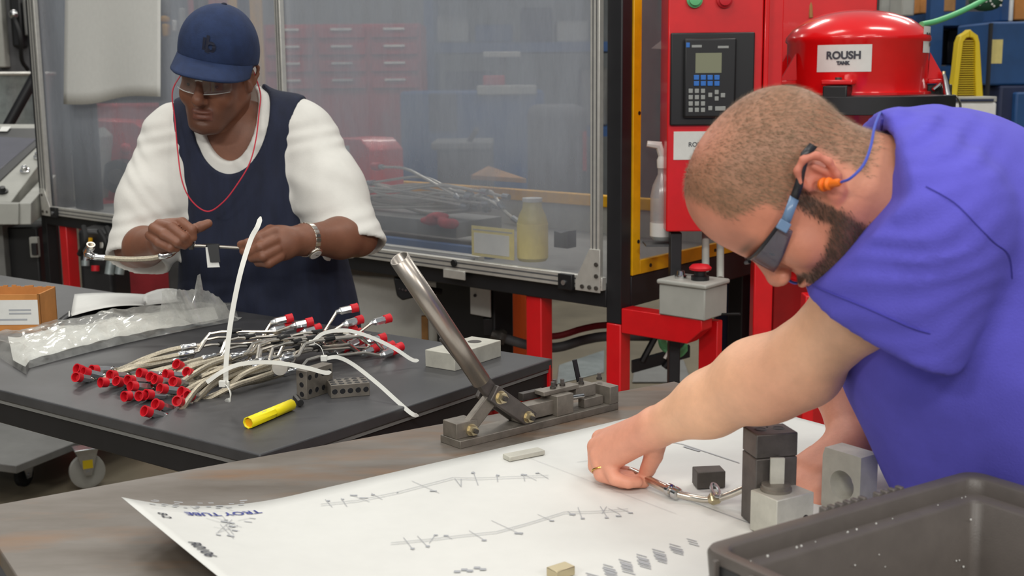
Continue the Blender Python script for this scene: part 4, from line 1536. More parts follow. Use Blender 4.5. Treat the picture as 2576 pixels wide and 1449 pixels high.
# upper tube elevation
main1 = [(807, 1272), (900, 1262), (1000, 1241), (1060, 1225), (1140, 1204), (1190, 1205), (1380, 1197)]
main2 = [(983, 1368), (1080, 1358), (1160, 1348), (1250, 1338), (1330, 1316), (1420, 1288), (1500, 1286), (1580, 1280)]
for mn in (main1, main2):
    for dy in (-2.4, 2.4):
        for a, b in zip(mn[:-1], mn[1:]):
            ink_line(fine, (a[0], a[1] + dy), (b[0], b[1] + dy))
for a, b in (((818, 1258), (836, 1278)), ((858, 1255), (873, 1276)), ((880, 1246), (930, 1264)), ((934, 1242), (962, 1258)), ((1036, 1211), (1105, 1241)), ((1144, 1204), (1160, 1225)), ((1160, 1205), (1160, 1225)),
             ((1190, 1186), (1203, 1221)), ((1250, 1193), (1252, 1212)), ((1312, 1191), (1350, 1208)), ((1352, 1187), (1380, 1204)), ((1317, 1192), (1320, 1210)),
             ((1015, 1352), (1040, 1384)), ((1050, 1348), (1078, 1378)), ((1095, 1345), (1080, 1366)), ((1120, 1346), (1138, 1356)), ((1180, 1334), (1222, 1360)), ((1236, 1308), (1314, 1344)),
             ((1352, 1292), (1392, 1310)), ((1428, 1284), (1444, 1296)), ((1454, 1274), (1464, 1302)), ((1510, 1272), (1528, 1300)), ((1530, 1276), (1560, 1292)), ((1552, 1274), (1592, 1290)), ((1514, 1290), (1526, 1272))):
    ink_line(fine, a, b, .0008)
for x, y, w, h in ((826, 1262, 8, 6), (862, 1258, 7, 5), (890, 1248, 18, 5), (938, 1246, 9, 5), (1090, 1236, 18, 5), (1190, 1190, 9, 9), (1252, 1196, 9, 6), (1318, 1194, 16, 5), (1352, 1190, 10, 5),
                   (1038, 1380, 10, 6), (1076, 1374, 10, 6), (1096, 1346, 10, 5), (1122, 1347, 12, 5), (1218, 1358, 12, 6), (1305, 1340, 22, 6), (1388, 1308, 12, 5), (1440, 1292, 16, 6), (1466, 1302, 10, 6),
                   (1526, 1300, 10, 6), (1556, 1296, 14, 6), (1586, 1288, 12, 5), (915, 1254, 22, 3), (1000, 1240, 4, 4)):
    ink_patch(fine, x, y, w, h)
# small assembly sketch at the left, title block along the far edge
for a, b in (((520, 1340), (600, 1352)), ((530, 1328), (610, 1350)), ((560, 1322), (580, 1348)), ((545, 1385), (600, 1345)), ((550, 1380), (585, 1330)), ((540, 1365), (605, 1362)), ((570, 1350), (590, 1378)), ((600, 1330), (630, 1318)), ((556, 1352), (590, 1392))):
    ink_line(dark, a, b, .0007)
for x, y, w, h in ((574, 1341, 34, 6), (585, 1352, 16, 7), (592, 1364, 14, 5), (582, 1384, 18, 6), (552, 1389, 12, 5), (625, 1330, 20, 3), (636, 1318, 16, 3), (570, 1334, 10, 4)):
    ink_patch(dark, x, y, w, h)
for x, y in ((1200, 1428), (1168, 1433), (1182, 1436), (1215, 1432), (1150, 1438)):
    ink_patch(dark, x, y, 16, 8)
fine.build('printed_views', 'ink_light', dw, smooth=0, kind='stuff')
dark.build('printed_sketch', 'ink_light', dw, smooth=0, kind='stuff')
tb = MB()
for r_ in range(4):
    for c_ in range(9):
        if rnd.random() < .75:
            x = 388 + c_ * 27 + r_ * 3
            y = 1338 - c_ * 6.2 - r_ * 6.0
            ink_patch(tb, x, y, rnd.uniform(10, 23), rnd.uniform(3, 5), -.2)
for r_ in range(3):
    for c_ in range(6):
        x = 1530 + c_ * 42 - r_ * 40
        y = 1418 - c_ * 13 + r_ * 22
        for l_ in range(3):
            ink_patch(tb, x + l_ * 3, y + l_ * 6, rnd.uniform(24, 34), 2.6, .28)
ink_line(tb, (385, 1352), (640, 1294), .0006)
ink_line(tb, (560, 1290), (590, 1304), .0006)
ink_line(tb, (480, 1308), (505, 1324), .0006)
ink_line(tb, (1668, 1110), (1716, 1118), .0022)
ink_line(tb, (1716, 1118), (1860, 1165), .0022)
ink_patch(tb, 1740, 1124, 40, 6, .3)
ink_line(tb, (1700, 1245), (1900, 1320), .0012)
ink_line(tb, (1480, 1150), (1496, 1142), .0007)
ink_line(tb, (1452, 1162), (1500, 1156), .0007)
ink_line(tb, (1300, 1140), (1700, 1290), .0004)
tb.build('printed_notes', 'ink_light', dw, smooth=0, kind='stuff')


def print_on(name, txt, mat, s0, t0, size, turn):
    """lettering that follows the sheet, turned by 'turn' quarter turns"""
    o = text_mesh(name, txt, mat, Vector((0, 0, 0)), X, Y, size, dw, bold=.0004)
    for v in o.data.vertices:
        x, y = v.co.x, v.co.y
        u, w = [(x, -y), (y, x), (-x, y), (-y, -x)][turn]
        v.co = pp_(s0 + u, t0 + w, .0014)


print_on('title_lettering', 'TROY TUBE', 'ink_blue', .115, .040, .019, 2)
print_on('border_lettering', '8-2', 'ink', .030, .060, .016, 1)
print_on('border_lettering', 'R0106', 'ink', .022, .19, .020, 1)

# ================================================================ blocks and gauges on the drawing
def blk(name, label, cat, mat, px, py, yaw, L, W, Hh, bevel=.0012, z=None, part='body', pxc=None):
    """block with one bottom corner at a pixel; yaw turns its first side"""
    zz = (TZ + .002) if z is None else z
    o = onz(px, py, zz)
    a = Vector((math.cos(yaw), math.sin(yaw), 0))
    b = Vector((-a.y, a.x, 0))
    r = thing(name, label, cat, o)
    MB().box(o, a, b, Z, 0, L, 0, W, 0, Hh).build(part, mat, r, bevel=bevel)
    return r, o, a, b


YT = math.atan2(PE.y, PE.x)
blk('parallel_bar', 'bright flat steel bar lying on the drawing near the clamp', 'bar', 'alu_block', 1282, 1162, YT - .10, .068, .022, .008)
blk('gauge_block', 'small dark rectangular steel block on the drawing', 'block', 'dark_steel', 1754, 1231, .12, .043, .030, .026)
# tall split block with two holes in the top
sx = thing('split_block', 'tall dark steel block split across with two top holes', 'block', onz(1892, 1312, TZ + .002))
sc_ = onz(1898, 1328, TZ + .002)
yaw = .22
a = Vector((math.cos(yaw), math.sin(yaw), 0))
b = Vector((-a.y, a.x, 0))
SW, SD, SH = .060, .047, .130
sj = SH * .74
MB().box(sc_, a, b, Z, 0, SW, 0, SD, 0, sj).build('lower_half', 'blackened_steel', sx, bevel=.0015)
MB().box(sc_, a, b, Z, 0, SW, 0, SD, sj + .0008, SH).build('upper_half', 'blackened_steel', sx, bevel=.0015)
MB().cyl(sc_ + (a * (SW * .5) + Z * sj) * UN - b * .0012, sc_ + (a * (SW * .5) + Z * sj) * UN + b * .02, .0045, n=12).build('tube_bore', 'dark_steel', sx)
for k in (.28, .72):
    q = sc_ + (a * (SW * k) + b * (SD * .55) + Z * SH) * UN
    MB().lathe(q, Z, [(.0085, .0003), (.0068, .0006), (.0062, -.004), (0, -.004)], 16).build('screw_hole', 'black_paint', sx)
q = sc_ + (a * (SW * .5) + b * (SD * .72) + Z * SH) * UN
MB().cyl(q, q + Z * .0006, .0015, n=8).build('dowel_dot', 'black_paint', sx)
# low aluminium block with turntable disc and upright plate
sq = thing('pivot_block', 'aluminium block with round disc and upright plate before the split block', 'block', onz(1960, 1330, TZ + .002))
so = onz(1952, 1362, TZ + .002)
yaw2 = YT - .12
a2 = Vector((math.cos(yaw2), math.sin(yaw2), 0))
b2 = Vector((-a2.y, a2.x, 0))
LW, LD, LH = .066, .052, .056
MB().box(so, a2, b2, Z, 0, LW, 0, LD, 0, LH).build('body', 'alu_block', sq, bevel=.0015)
dc = so + (a2 * (LW * .42) + b2 * (LD * .62) + Z * LH) * UN
MB().lathe(dc, Z, [(.021, 0), (.021, .004), (.0195, .005), (.0195, .009), (.017, .0095)], 28).build('disc', 'tool_steel', sq)
MB().box(dc + Z * .009 * UN, X, Y, Z, -.0085, .0105, -.002, .0035, 0, .036).build('upright_plate', 'alu_block', sq, bevel=.0005)
q = so + (a2 * (LW * .78) + Z * (LH * .38)) * UN
MB().cyl(q - b2 * .0006, q + b2 * .004, .0055, n=14).build('side_hole', 'black_paint', sq)
# square block with big round hole
hbk = thing('bored_block', 'square aluminium block with a large countersunk round hole', 'block', onz(2140, 1290, TZ + .002))
ho = onz(2160, 1318, TZ + .002)
yaw3 = .62
e1 = Vector((math.cos(yaw3), math.sin(yaw3), 0))      # right-hand face direction
e2 = Vector((-e1.y, e1.x, 0))                          # bored face runs this way (to the left, away)
bW, bL, bH = .033, .0605, .086
n_ = 32
hr, hz = .0188, bH * .50
yc_ = bL * .47
# bored face pair (front/back) as rings around the hole, plus the box sides
vs, fs_ = [], []
for xk in (0, bW):
    base = len(vs)
    for k in range(n_):
        t = 2 * math.pi * k / n_
        cy, cz = math.cos(t), math.sin(t)
        m_ = min((bL - yc_) / max(cy, 1e-6) if cy > 0 else yc_ / max(-cy, 1e-6), (bH - hz) / max(cz, 1e-6) if cz > 0 else hz / max(-cz, 1e-6))
        vs.append(ho + e1 * xk + e2 * (yc_ + cy * m_) + Z * (hz + cz * m_))
    for k in range(n_):
        t = 2 * math.pi * k / n_
        rr = hr if xk == 0 else hr * .62
        vs.append(ho + e1 * xk + e2 * (yc_ + rr * math.cos(t)) + Z * (hz + rr * math.sin(t)))
for k in range(n_):
    k2 = (k + 1) % n_
    fs_.append((k, k2, n_ + k2, n_ + k))
    fs_.append((2 * n_ + k, 3 * n_ + k, 3 * n_ + k2, 2 * n_ + k2))
    fs_.append((n_ + k, n_ + k2, 3 * n_ + k2, 3 * n_ + k))
    fs_.append((k, 2 * n_ + k, 2 * n_ + k2, k2))
for xk in (0, 2):
    for cy, cz in ((bL, bH), (0, bH), (0, 0), (bL, 0)):
        pass
MB().add(vs, fs_).build('body', 'alu_block', hbk, smooth=30)
# small block at the bottom edge
blk('shim_block', 'small brass-coloured block at the bottom edge of the drawing', 'block', 'brass_zinc', 1400, 1462, YT, .03, .02, .012)

# tube assembly lying along the drawing, held in the ringed hand
th_ = thing('held_tube', 'steel brake tube with hex fitting held against the drawing', 'tube', onz(1700, 1240, TZ))
def ot(px, py, h):
    return onz(px, py, TZ + h)


MB().tube([ot(1585, 1186, .016), ot(1628, 1206, .014), ot(1660, 1222, .012), ot(1690, 1236, .011)], .0066, 10).build('sleeve', 'nickel', th_)
MB().loft([(ot(1676, 1229, .0115), .0066), (ot(1680, 1231, .011), .0095), (ot(1688, 1234, .011), .0095), (ot(1690, 1235, .011), .0066), (ot(1694, 1237, .011), .0066), (ot(1696, 1238, .011), .0092), (ot(1706, 1243, .010), .0092), (ot(1708, 1244, .010), .0055)], 10).build('crimp', 'chrome', th_)
tp2 = spline([ot(1706, 1243, .010), ot(1740, 1251, .008), ot(1780, 1257, .009), ot(1820, 1250, .016), ot(1880, 1226, .034), ot(1918, 1212, .047), ot(1940, 1214, .052)], 6)
MB().tube(tp2, .0052, 10).build('pipe', 'nickel', th_)
MB().loft([(ot(1784, 1257, .010), .006), (ot(1790, 1256, .011), .0092), (ot(1806, 1252, .013), .0092), (ot(1812, 1250, .014), .006)], 8).build('clip_sleeve', 'brass_zinc', th_)
MB().tube([ot(1800 + 9 * math.cos(t) + 6 * math.sin(t), 1233 + 16 * math.sin(t), .022) for t in np.linspace(0, 6.28, 17)], .0026, 6, False).build('clip_loop', 'zinc', th_)
# hook end visible left of the hand
MB().loft([(at(1494, 1108, 1.9), .004), (at(1490, 1124, 1.9), .006), (at(1496, 1132, 1.9), .006), (at(1490, 1140, 1.9), .0045), (at(1496, 1156, 1.895), .0045), (at(1508, 1166, 1.89), .004)], 10).build('hook_end', 'chrome', th_)

# ================================================================ bending/crimping fixture with pipe handle
JZ = TZ
ja, jb = onz(1096, 1124, JZ), onz(1555, 1016, JZ)     # far-left bottom edge points
jA = onz(1088, 1112, JZ)                               # left corner of base
jF = onz(1158, 1130, JZ)                               # front-left corner
jR = onz(1556, 1030, JZ)                               # front-right corner
JE = (jR - jF)
JLEN = JE.length / UN
JE.normalize()
JN = Vector((-JE.y, JE.x, 0))                          # away from the camera
JW = .055
jg_ = thing('clamp_fixture', 'steel crimping fixture with long pipe handle on the steel table', 'fixture', jF)


def jbox(name, mat, x0, x1, y0, y1, z0, z1, bevel=.001, parent=None):
    return MB().box(jF, JE, JN, Z, x0, x1, y0, y1, z0, z1).build(name, mat, parent or jg_, bevel=bevel)


def jp(px, py, off):
    return onplane(px, py, jF + JN * off, JN)


jbox('base_plate', 'tool_steel', 0, JLEN, 0, JW, 0, .013)
jbox('pivot_block', 'tool_steel', .002, .047, .012, .05, .013, .040)
jbox('slide_bar', 'tool_steel', .150, .238, .014, .042, .016, .042)
jbox('slide_end', 'tool_steel', .143, .152, .010, .046, .014, .044)
jbox('die_block', 'tool_steel', .222, .262, .004, .050, .013, .050)
jbox('top_clamp', 'tool_steel', .205, .290, .020, .046, .050, .058)
jbox('back_clamp', 'dark_steel', .180, .235, .048, .062, .040, .054)
jbox('guide_plate', 'tool_steel', .285, .335, .022, .052, .030, .052)
MB().cyl(jF + (JE * .330 + JN * .056 + Z * .03) * UN, jp(1445, 905, .062), .0045, n=8).build('locator_rod', 'black_paint', jg_)
jbox('end_stop', 'tool_steel', JLEN - .022, JLEN, .0, .05, .013, .046)
jbox('stop_pad', 'tool_steel', JLEN - .075, JLEN - .028, .012, .03, .013, .030)
for x, y in ((.235, .03), (.25, .042), (.262, .034), (.312, .037), (JLEN - .011, .04)):
    q = jF + (JE * x + JN * y + Z * (.058 if x < .3 else .052)) * UN
    b_ = MB().cyl(q, q + Z * .004, .0055, n=10).build('washer', 'dark_steel', jg_)
    MB().cyl(q + Z * .004, q + Z * .011, .0042, n=6).build('screw_head', 'blackened_steel', jg_)
q = jF + (JE * .262 + JN * .012 + Z * .04) * UN
MB().cyl(q, q + JE * .028 - Z * .002, .0045, n=10).build('tube_stub', 'chrome', jg_)


def jp0(px, py, off):
    return onplane(px, py, jF + JN * off, JN)


def nut(p, r=.0085, L=.008):
    MB().cyl(p, p - JN * .003, r * 1.25, n=16).build('washer', 'brass_zinc', jg_)
    MB().cyl(p - JN * .003, p - JN * (.003 + L), r, n=6).build('nut', 'brass_zinc', jg_)
    MB().cyl(p - JN * (.003 + L), p - JN * (.008 + L), r * .5, n=8).build('bolt_end', 'dark_steel', jg_)


p1 = jp(1188, 1082, .008)      # lower pivot
p2 = jp(1253, 998, .008)       # joint
p3 = jp(1322, 1047, .008)      # slide pivot


def bar(name, mat, a, b, w, t0, t1, ext=.012):
    d = (b - a).normalized()
    n = d.cross(JN).normalized()
    L = (b - a).length / UN
    return MB().box(a + JN * t0, d, n, JN, -ext, L + ext, -w / 2, w / 2, 0, t1 - t0).build(name, mat, jg_, bevel=.002)


bar('short_link', 'tool_steel', p1 + JN * 0, p2, .026, .006, .020)
bar('drive_link', 'blackened_steel', p2 - JN * .0, p3, .030, -.006, .006, .016)
bar('drive_link', 'blackened_steel', p2 - JN * .0, p3, .030, .026, .036, .016)
nut(p1 + JN * .004)
nut(p2 - JN * .004, .0095)
nut(p3 - JN * .004)
# pipe handle, leaning back to the upper left
ht, hbm = jp(1004, 650, .012), jp(1210, 958, .014)
d = (hbm - ht).normalized()
rH = .0150
MB().loft([(ht, rH), (ht + (hbm - ht) * .5, rH), (hbm, rH)], 24, caps=False).build('pipe_handle', 'pipe_steel', jg_, solid=.0022)
bar('handle_bar', 'blackened_steel', hbm - d * .09, p2 + d * .005, .026, .004, .020, .010)

# ================================================================ grey plastic tote (near right)
bt = thing('plastic_tote', 'grey plastic tote with ribbed rim in the near right corner', 'tote', at(2300, 1500, 1.2))
UN = 1.0
RZ = 1.069
r1, r2 = onz(1740, 1372, RZ), onz(2440, 1176, RZ)      # outer corner near-left, far
BE = (r2 - r1)
BLn = BE.length
BE.normalize()
BN = Vector((BE.y, -BE.x, 0))                           # to the right / camera
BWd = .33


def rrect(l0, l1, w0, w1, r, n=5):
    pts = []
    for cx, cy, a0 in ((l1 - r, w0 + r, -90), (l1 - r, w1 - r, 0), (l0 + r, w1 - r, 90), (l0 + r, w0 + r, 180)):
        for i in range(n + 1):
            a = math.radians(a0 + 90 * i / n)
            pts.append((cx + r * math.cos(a), cy + r * math.sin(a)))
    return pts


def shell(rings, parent, name, mat, close_bottom=True):
    m = len(rings[0][0])
    vs, fs2 = [], []
    for pts, z in rings:
        for x, y in pts:
            vs.append(r1 + BE * x + BN * y + Z * z)
    for i in range(len(rings) - 1):
        for k in range(m):
            a, b = i * m + k, i * m + (k + 1) % m
            fs2.append((a, b, b + m, a + m))
    if close_bottom:
        fs2.append(tuple((len(rings) - 1) * m + k for k in range(m)))
        fs2.append(tuple(range(m))[::-1])
    return MB().add(vs, fs2).build(name, mat, parent, smooth=50)


L0, L1, W0, W1 = 0, BLn, 0, BWd
BD = RZ - TZ - .004


def rr(i, r=.022):
    return rrect(L0 + i, L1 - i, W0 + i, W1 - i, max(.006, r - i * .3))


shell([(rr(.016), -BD), (rr(.010), -.050), (rr(.001), -.048), (rr(0), -.044), (rr(.002), -.034), (rr(.006), -.032), (rr(.004), -.004), (rr(.006), 0), (rr(.018), 0), (rr(.021), -.003),
       (rr(.022), -.018), (rr(.030), -.020), (rr(.034), -.024), (rr(.040), -BD + .006)], bt, 'tub', 'bin_plastic')
for i in range(11):
    x = BLn * .42 + i * BLn * .028
    if 5.2 < i < 6.2:
        continue
    MB().box(r1, BE, BN, Z, x, x + .006, -.003, .006, -.012, .0022).build('rim_rib', 'bin_plastic', bt, bevel=.0015)
for i in range(6):
    y = .03 + i * .045
    MB().box(r1, BE, BN, Z, -.002, .006, y, y + .004, -.046, -.004).build('rim_rib', 'bin_plastic', bt, bevel=.001)
    MB().box(r1, BE, BN, Z, .0035, .006, y + .004, y + .03, -.030, -.010).build('rim_pocket', 'black_plastic', bt)
for i in range(34):
    x, y = rnd.uniform(.02, BLn - .02), rnd.uniform(0, 1)
    s = rnd.uniform(.0006, .0014)
    if i % 2:
        q = r1 + BE * x + BN * .0405 + Z * -rnd.uniform(.03, .12)
    else:
        q = r1 + BE * x + BN * .026 + Z * -.0185
    MB().ball(q, s, 6).build('plastic_chip', 'label_white', bt)

UN = 1.0

# ================================================================ things on the work cart
def oc_(px, py, h=0.):
    return onz(px, py, CZ + h)


# cardboard carton, open top, labelled
bx_ = thing('cardboard_carton', 'open cardboard carton with white shipping label at the cart end', 'carton', oc_(105, 838))
k0, k1 = oc_(105, 838), oc_(146, 816)
kl = oc_(0, 852)
hC = at(105, 738, (k0 - CO).dot(CF)).z - k0.z
e1 = (k1 - k0)
e1.z = 0
dL = e1.length
e1.normalize()
e2 = (kl - k0)
e2.z = 0
e2 = (e2 - e1 * e2.dot(e1)).normalized()
Wc = .34
tk_ = .005
MB().box(k0, e1, e2, Z, 0, dL, 0, tk_, 0, hC).build('side_wall', 'cardboard', bx_)
MB().box(k0, e1, e2, Z, 0, dL, Wc - tk_, Wc, 0, hC).build('side_wall', 'cardboard', bx_)
MB().box(k0, e1, e2, Z, 0, tk_, 0, Wc, 0, hC).build('front_wall', 'cardboard', bx_)
MB().box(k0, e1, e2, Z, dL - tk_, dL, 0, Wc, 0, hC).build('back_wall', 'cardboard', bx_)
MB().box(k0, e1, e2, Z, 0, dL, 0, Wc, 0, tk_).build('floor_panel', 'cardboard', bx_)
# torn top edge
mb = MB()
for i in range(34):
    x = i / 34 * Wc
    mb.box(k0, e1, e2, Z, dL - tk_, dL - .001, x, x + Wc / 34, hC, hC + rnd.uniform(.001, .007))
mb.build('torn_edge', 'cardboard', bx_, kind='stuff')
lbq = MB().box(k0, e1, e2, Z, -.0012, 0, .004, .30, .02, hC - .012).build('shipping_label', 'label_white', bx_)
for (y0, y1, z0_, z1_) in ((.10, .16, .055, .080), (.02, .07, .052, .056), (.02, .07, .044, .048), (.03, .12, .03, .034), (.085, .088, .02, .08)):
    if z1_ < hC - .014:
        MB().box(k0, e1, e2, Z, -.0018, -.0012, y0, y1, z0_, z1_).build('print', 'ink_light', lbq)
for i in range(9):
    MB().box(k0, e1, e2, Z, -.0018, -.0012, .105 + i * .007, .105 + i * .007 + rnd.uniform(.001, .004), hC * .52, hC * .68).build('bar_code_line', 'ink', lbq)

# label sheets lying behind the bag
ls = thing('label_sheet', 'sheet of white labels curling on the cart behind the bag', 'label sheet', oc_(260, 780))


def lsp(u, v):
    q = oc_(178 + 185 * u + 10 * v, 800 - 20 * u - 52 * v * (1 - .3 * u), 0)
    return q + Z * (.004 + .013 * math.sin(math.pi * min(1, max(0, u * .8 + .25 * v))) * (1 - .5 * v))


MB().grid(lsp, 16, 8).build('sheet', 'label_white', ls, solid=.0005)
l2 = thing('backing_strip', 'black label backing strip with white dividers beside the carton', 'label sheet', oc_(200, 790))


def l2p(u, v):
    return oc_(146 + 108 * u, 806 - 66 * u + 14 * v, 0) + Z * (.002 + .003 * math.sin(u * 6))


MB().grid(l2p, 12, 2).build('strip', 'black_plastic', l2, solid=.0005)
for u in (.25, .5, .75, .97):
    MB().add([l2p(u, 0) + Z * .001, l2p(u + .03, 0) + Z * .001, l2p(u + .03, 1) + Z * .001, l2p(u, 1) + Z * .001], [(0, 1, 2, 3)]).build('divider', 'label_white', l2)
l3 = thing('label_offcut', 'white label offcut poking from behind the clear bag', 'label sheet', oc_(410, 760))
MB().grid(lambda u, v: oc_(360 + 100 * u, 772 - 12 * u - 26 * v * math.sin(math.pi * (.2 + .6 * u)), 0) + Z * (.003 + .012 * v), 8, 4).build('sheet', 'label_white', l3, solid=.0005)

# clear bag of white ties
bg_ = thing('clear_bag', 'crumpled clear plastic bag full of white cable ties', 'bag', oc_(250, 880))
from mathutils import noise as mnoise


def bagp(u, v, lift=1., seed=0.):
    """u along the bag left to right, v from near edge to far edge"""
    nx = 0 + 600 * u
    near = 952 - 10 * math.sin(u * 3) - 140 * u if u > .12 else 905 + u * 380
    far = 850 - 85 * u
    py = near + (far - near) * v
    q = oc_(nx - 20 * v, py)
    e = math.sin(math.pi * min(1, max(0, v))) ** .6 * (.35 + .65 * math.sin(math.pi * min(1, u * .85 + .12)))
    nz_ = mnoise.noise(Vector((u * 9 + seed, v * 5, seed))) * .5 + mnoise.noise(Vector((u * 25, v * 14 + seed, 2))) * .25
    return q + Z * (.004 + lift * e * (.030 + .026 * nz_))


MB().grid(lambda u, v: bagp(.06 + u * .86, .10 + v * .62, .72, 3.), 50, 16).build('white_ties', 'nylon', bg_)
MB().grid(lambda u, v: bagp(u, v, 1.25, 1.), 90, 30).build('film', 'clear_bag', bg_)


def flap(u, v):
    px = 398 + 208 * u
    top = 736 - 18 * math.sin(u * 4) + 30 * u * u * 1.6 + 9 * mnoise.noise(Vector((u * 22, 3, 1))) - (42 if .46 < u < .52 else 0)
    bot = 800 + 10 * math.sin(u * 3)
    d = 2.72 - .02 * v
    return at(px, bot + (top - bot) * v, d) + Vector((0, .03 * math.sin(u * 9 + v * 2), 0))


MB().grid(flap, 40, 12).build('torn_mouth', 'cloudy_bag', bg_)

# ---------------------------------------------------------------- hoses
capP = [(.0076, 0), (.0092, .0015), (.0092, .013), (.0098, .015), (.0076, .015), (.0070, .004), (0, .004)]


def hose(name, label, group, L, R, lay, seedv, tape=True, flag=False):
    """braided brake hose: cap, nut, crimp, braid, crimp, bent pipe, nut, cap"""
    r_ = thing(name, label, 'hose', L, group)
    g = random.Random(seedv)
    D = R - L
    D.z = 0
    ln = D.length
    D.normalize()
    sd = Vector((-D.y, D.x, 0))
    bow = g.uniform(-.012, .012)

    def pt(t, up, lat=0.):
        q = L.lerp(R, t)
        q.z = CZ + up
        return q + sd * (lat + bow * math.sin(math.pi * t))
    zl, zr = L.z - CZ, R.z - CZ
    zm = .010 + lay
    a0 = Vector(L)
    dl_ = (D * g.uniform(.55, .9) + CF * g.uniform(.25, .7) - CR * g.uniform(-.3, .25) - Z * g.uniform(.0, .55)).normalized()
    cap = MB().lathe(a0, -dl_, capP, 14).build('red_cap', 'red_cap', r_)
    n1 = a0 + dl_ * .026
    MB().cyl(a0 - dl_ * .001, n1, .0078, n=6).build('hex_nut', 'zinc', r_)
    MB().loft([(n1, .0055), (n1 + dl_ * .004, .0068), (n1 + dl_ * .012, .0068), (n1 + dl_ * .014, .0055)], 10).build('crimp', 'chrome', r_)
    b0 = n1 + dl_ * .012
    tm = .46 + g.uniform(-.03, .03)
    braid = spline([b0, b0 + dl_ * .018, pt(.22, zl * .5 + zm * .5), pt(.33, zm), pt(tm, zm + .004)], 6)
    MB().tube(braid, .0056, 8).build('braided_hose', 'braid', r_)
    e = braid[-1]
    de = (braid[-1] - braid[-2]).normalized()
    MB().loft([(e - de * .02, .0062), (e - de * .016, .0072), (e - de * .006, .0072), (e, .006), (e + de * .004, .0066), (e + de * .010, .0066), (e + de * .012, .004)], 10).build('crimp', 'chrome', r_)
    kick = g.uniform(.016, .028)
    lat = g.uniform(.008, .02)
    pipe = [e + de * .01, pt(tm + .05, zm + .006), pt(tm + .10, zm + kick, lat), pt(tm + .16, zm + kick + .002, lat), pt(.78, zm + kick * .8, lat * .6)]
    dx = .045
    dr_ = (R - pt(.80, zm + kick * .7)).normalized()
    fl = Vector((D.x, D.y, .12)).normalized()
    n2 = R - fl * .024
    pipe += [pt(.86, zm + kick * .7 + max(0, zr - zm - kick) * .15, lat * .3), n2 - fl * .006, n2]
    pp = []
    for i in range(len(pipe) - 1):
        pp.append(pipe[i])
        pp.append(pipe[i].lerp(pipe[i + 1], .15))
        pp.append(pipe[i].lerp(pipe[i + 1], .85))
    pp.append(pipe[-1])
    MB().tube(pp, .0032, 7).build('steel_pipe', 'nickel', r_)
    MB().loft([(n2 - fl * .008, .004), (n2, .0055), (n2 + fl * .002, .0078), (R, .0078)], 6).build('hex_nut', 'zinc', r_)
    MB().lathe(R, fl, capP, 14).build('red_cap', 'red_cap', r_)
    if tape:
        q = pt(tm + .2, zm + kick + .001, lat * .95)
        MB().cyl(q, q + D * .022, .0052, n=8).build('black_sleeve', 'black_rubber', r_)
    if flag:
        q = pt(tm + .27, zm + kick, lat * .8)
        MB().box(q, D, sd, Z, 0, .03, -.006, .016, -.001, .0005).build('tag', 'label_white', r_)
        MB().box(q, D, sd, Z, -.004, .018, -.0062, .010, -.0014, .0012).build('tag_cover', 'black_rubber', r_)
    return r_


lefts = [(207, 931), (202, 950), (225, 938), (246, 930), (270, 962), (290, 944), (306, 963), (328, 996), (335, 957), (344, 972), (362, 996), (366, 940), (383, 993), (390, 952),
         (404, 957), (405, 1021), (418, 979), (432, 943), (447, 962), (455, 1011), (456, 922), (379, 1038), (470, 990), (481, 940), (483, 996)]
rights = [(718, 803), (715, 822), (743, 826), (769, 812), (789, 828), (800, 850), (866, 858), (871, 822), (882, 777), (880, 832), (895, 807), (893, 840), (899, 859), (895, 870), (966, 804), (953, 852), (955, 866), (975, 872), (997, 876),
          (830, 845), (845, 866), (860, 880), (915, 872), (935, 880), (985, 884)]
lo_idx = sorted(range(25), key=lambda i: lefts[i][0] + .35 * (1040 - lefts[i][1]) * -1)
hi_idx = sorted(range(25), key=lambda i: rights[i][0] * .55 + rights[i][1])
ORD = ['leftmost', 'second from left', 'third from left', 'fourth from left', 'fifth from left', 'sixth from left', 'seventh from left', 'eighth from left', 'ninth from left', 'tenth from left', 'eleventh from left', 'twelfth from left', 'middle', 'twelfth from right', 'eleventh from right', 'tenth from right', 'ninth from right', 'eighth from right', 'seventh from right', 'sixth from right', 'fifth from right', 'fourth from right', 'third from right', 'second from right', 'rightmost']
where = ['at the far left of the heap', 'second from the left of the heap', 'third from the left of the heap', 'fourth from the left of the heap', 'at the left shoulder of the heap']
for n_i, (li, ri) in enumerate(zip(lo_idx, hi_idx)):
    lp, rp_ = lefts[li], rights[ri]
    hl = .010 + max(0, min(.05, (1000 - lp[1]) / 1000 * .28)) * (1 if lp[0] > 330 else .35)
    hr_ = .014 + max(0, min(.10, (872 - rp_[1]) / 95 * .085))
    L, R = oc_(lp[0], lp[1], hl), oc_(rp_[0], rp_[1], hr_)
    rank = sorted(range(25), key=lambda i: lefts[i][0]).index(li)
    lb = 'brake hose whose near red cap is %s in the heap' % ORD[rank]
    hose('brake_hose', lb, 'brake hoses heaped on the cart', L, R, (n_i % 4) * .009, 100 + n_i, flag=(n_i % 5 == 2))


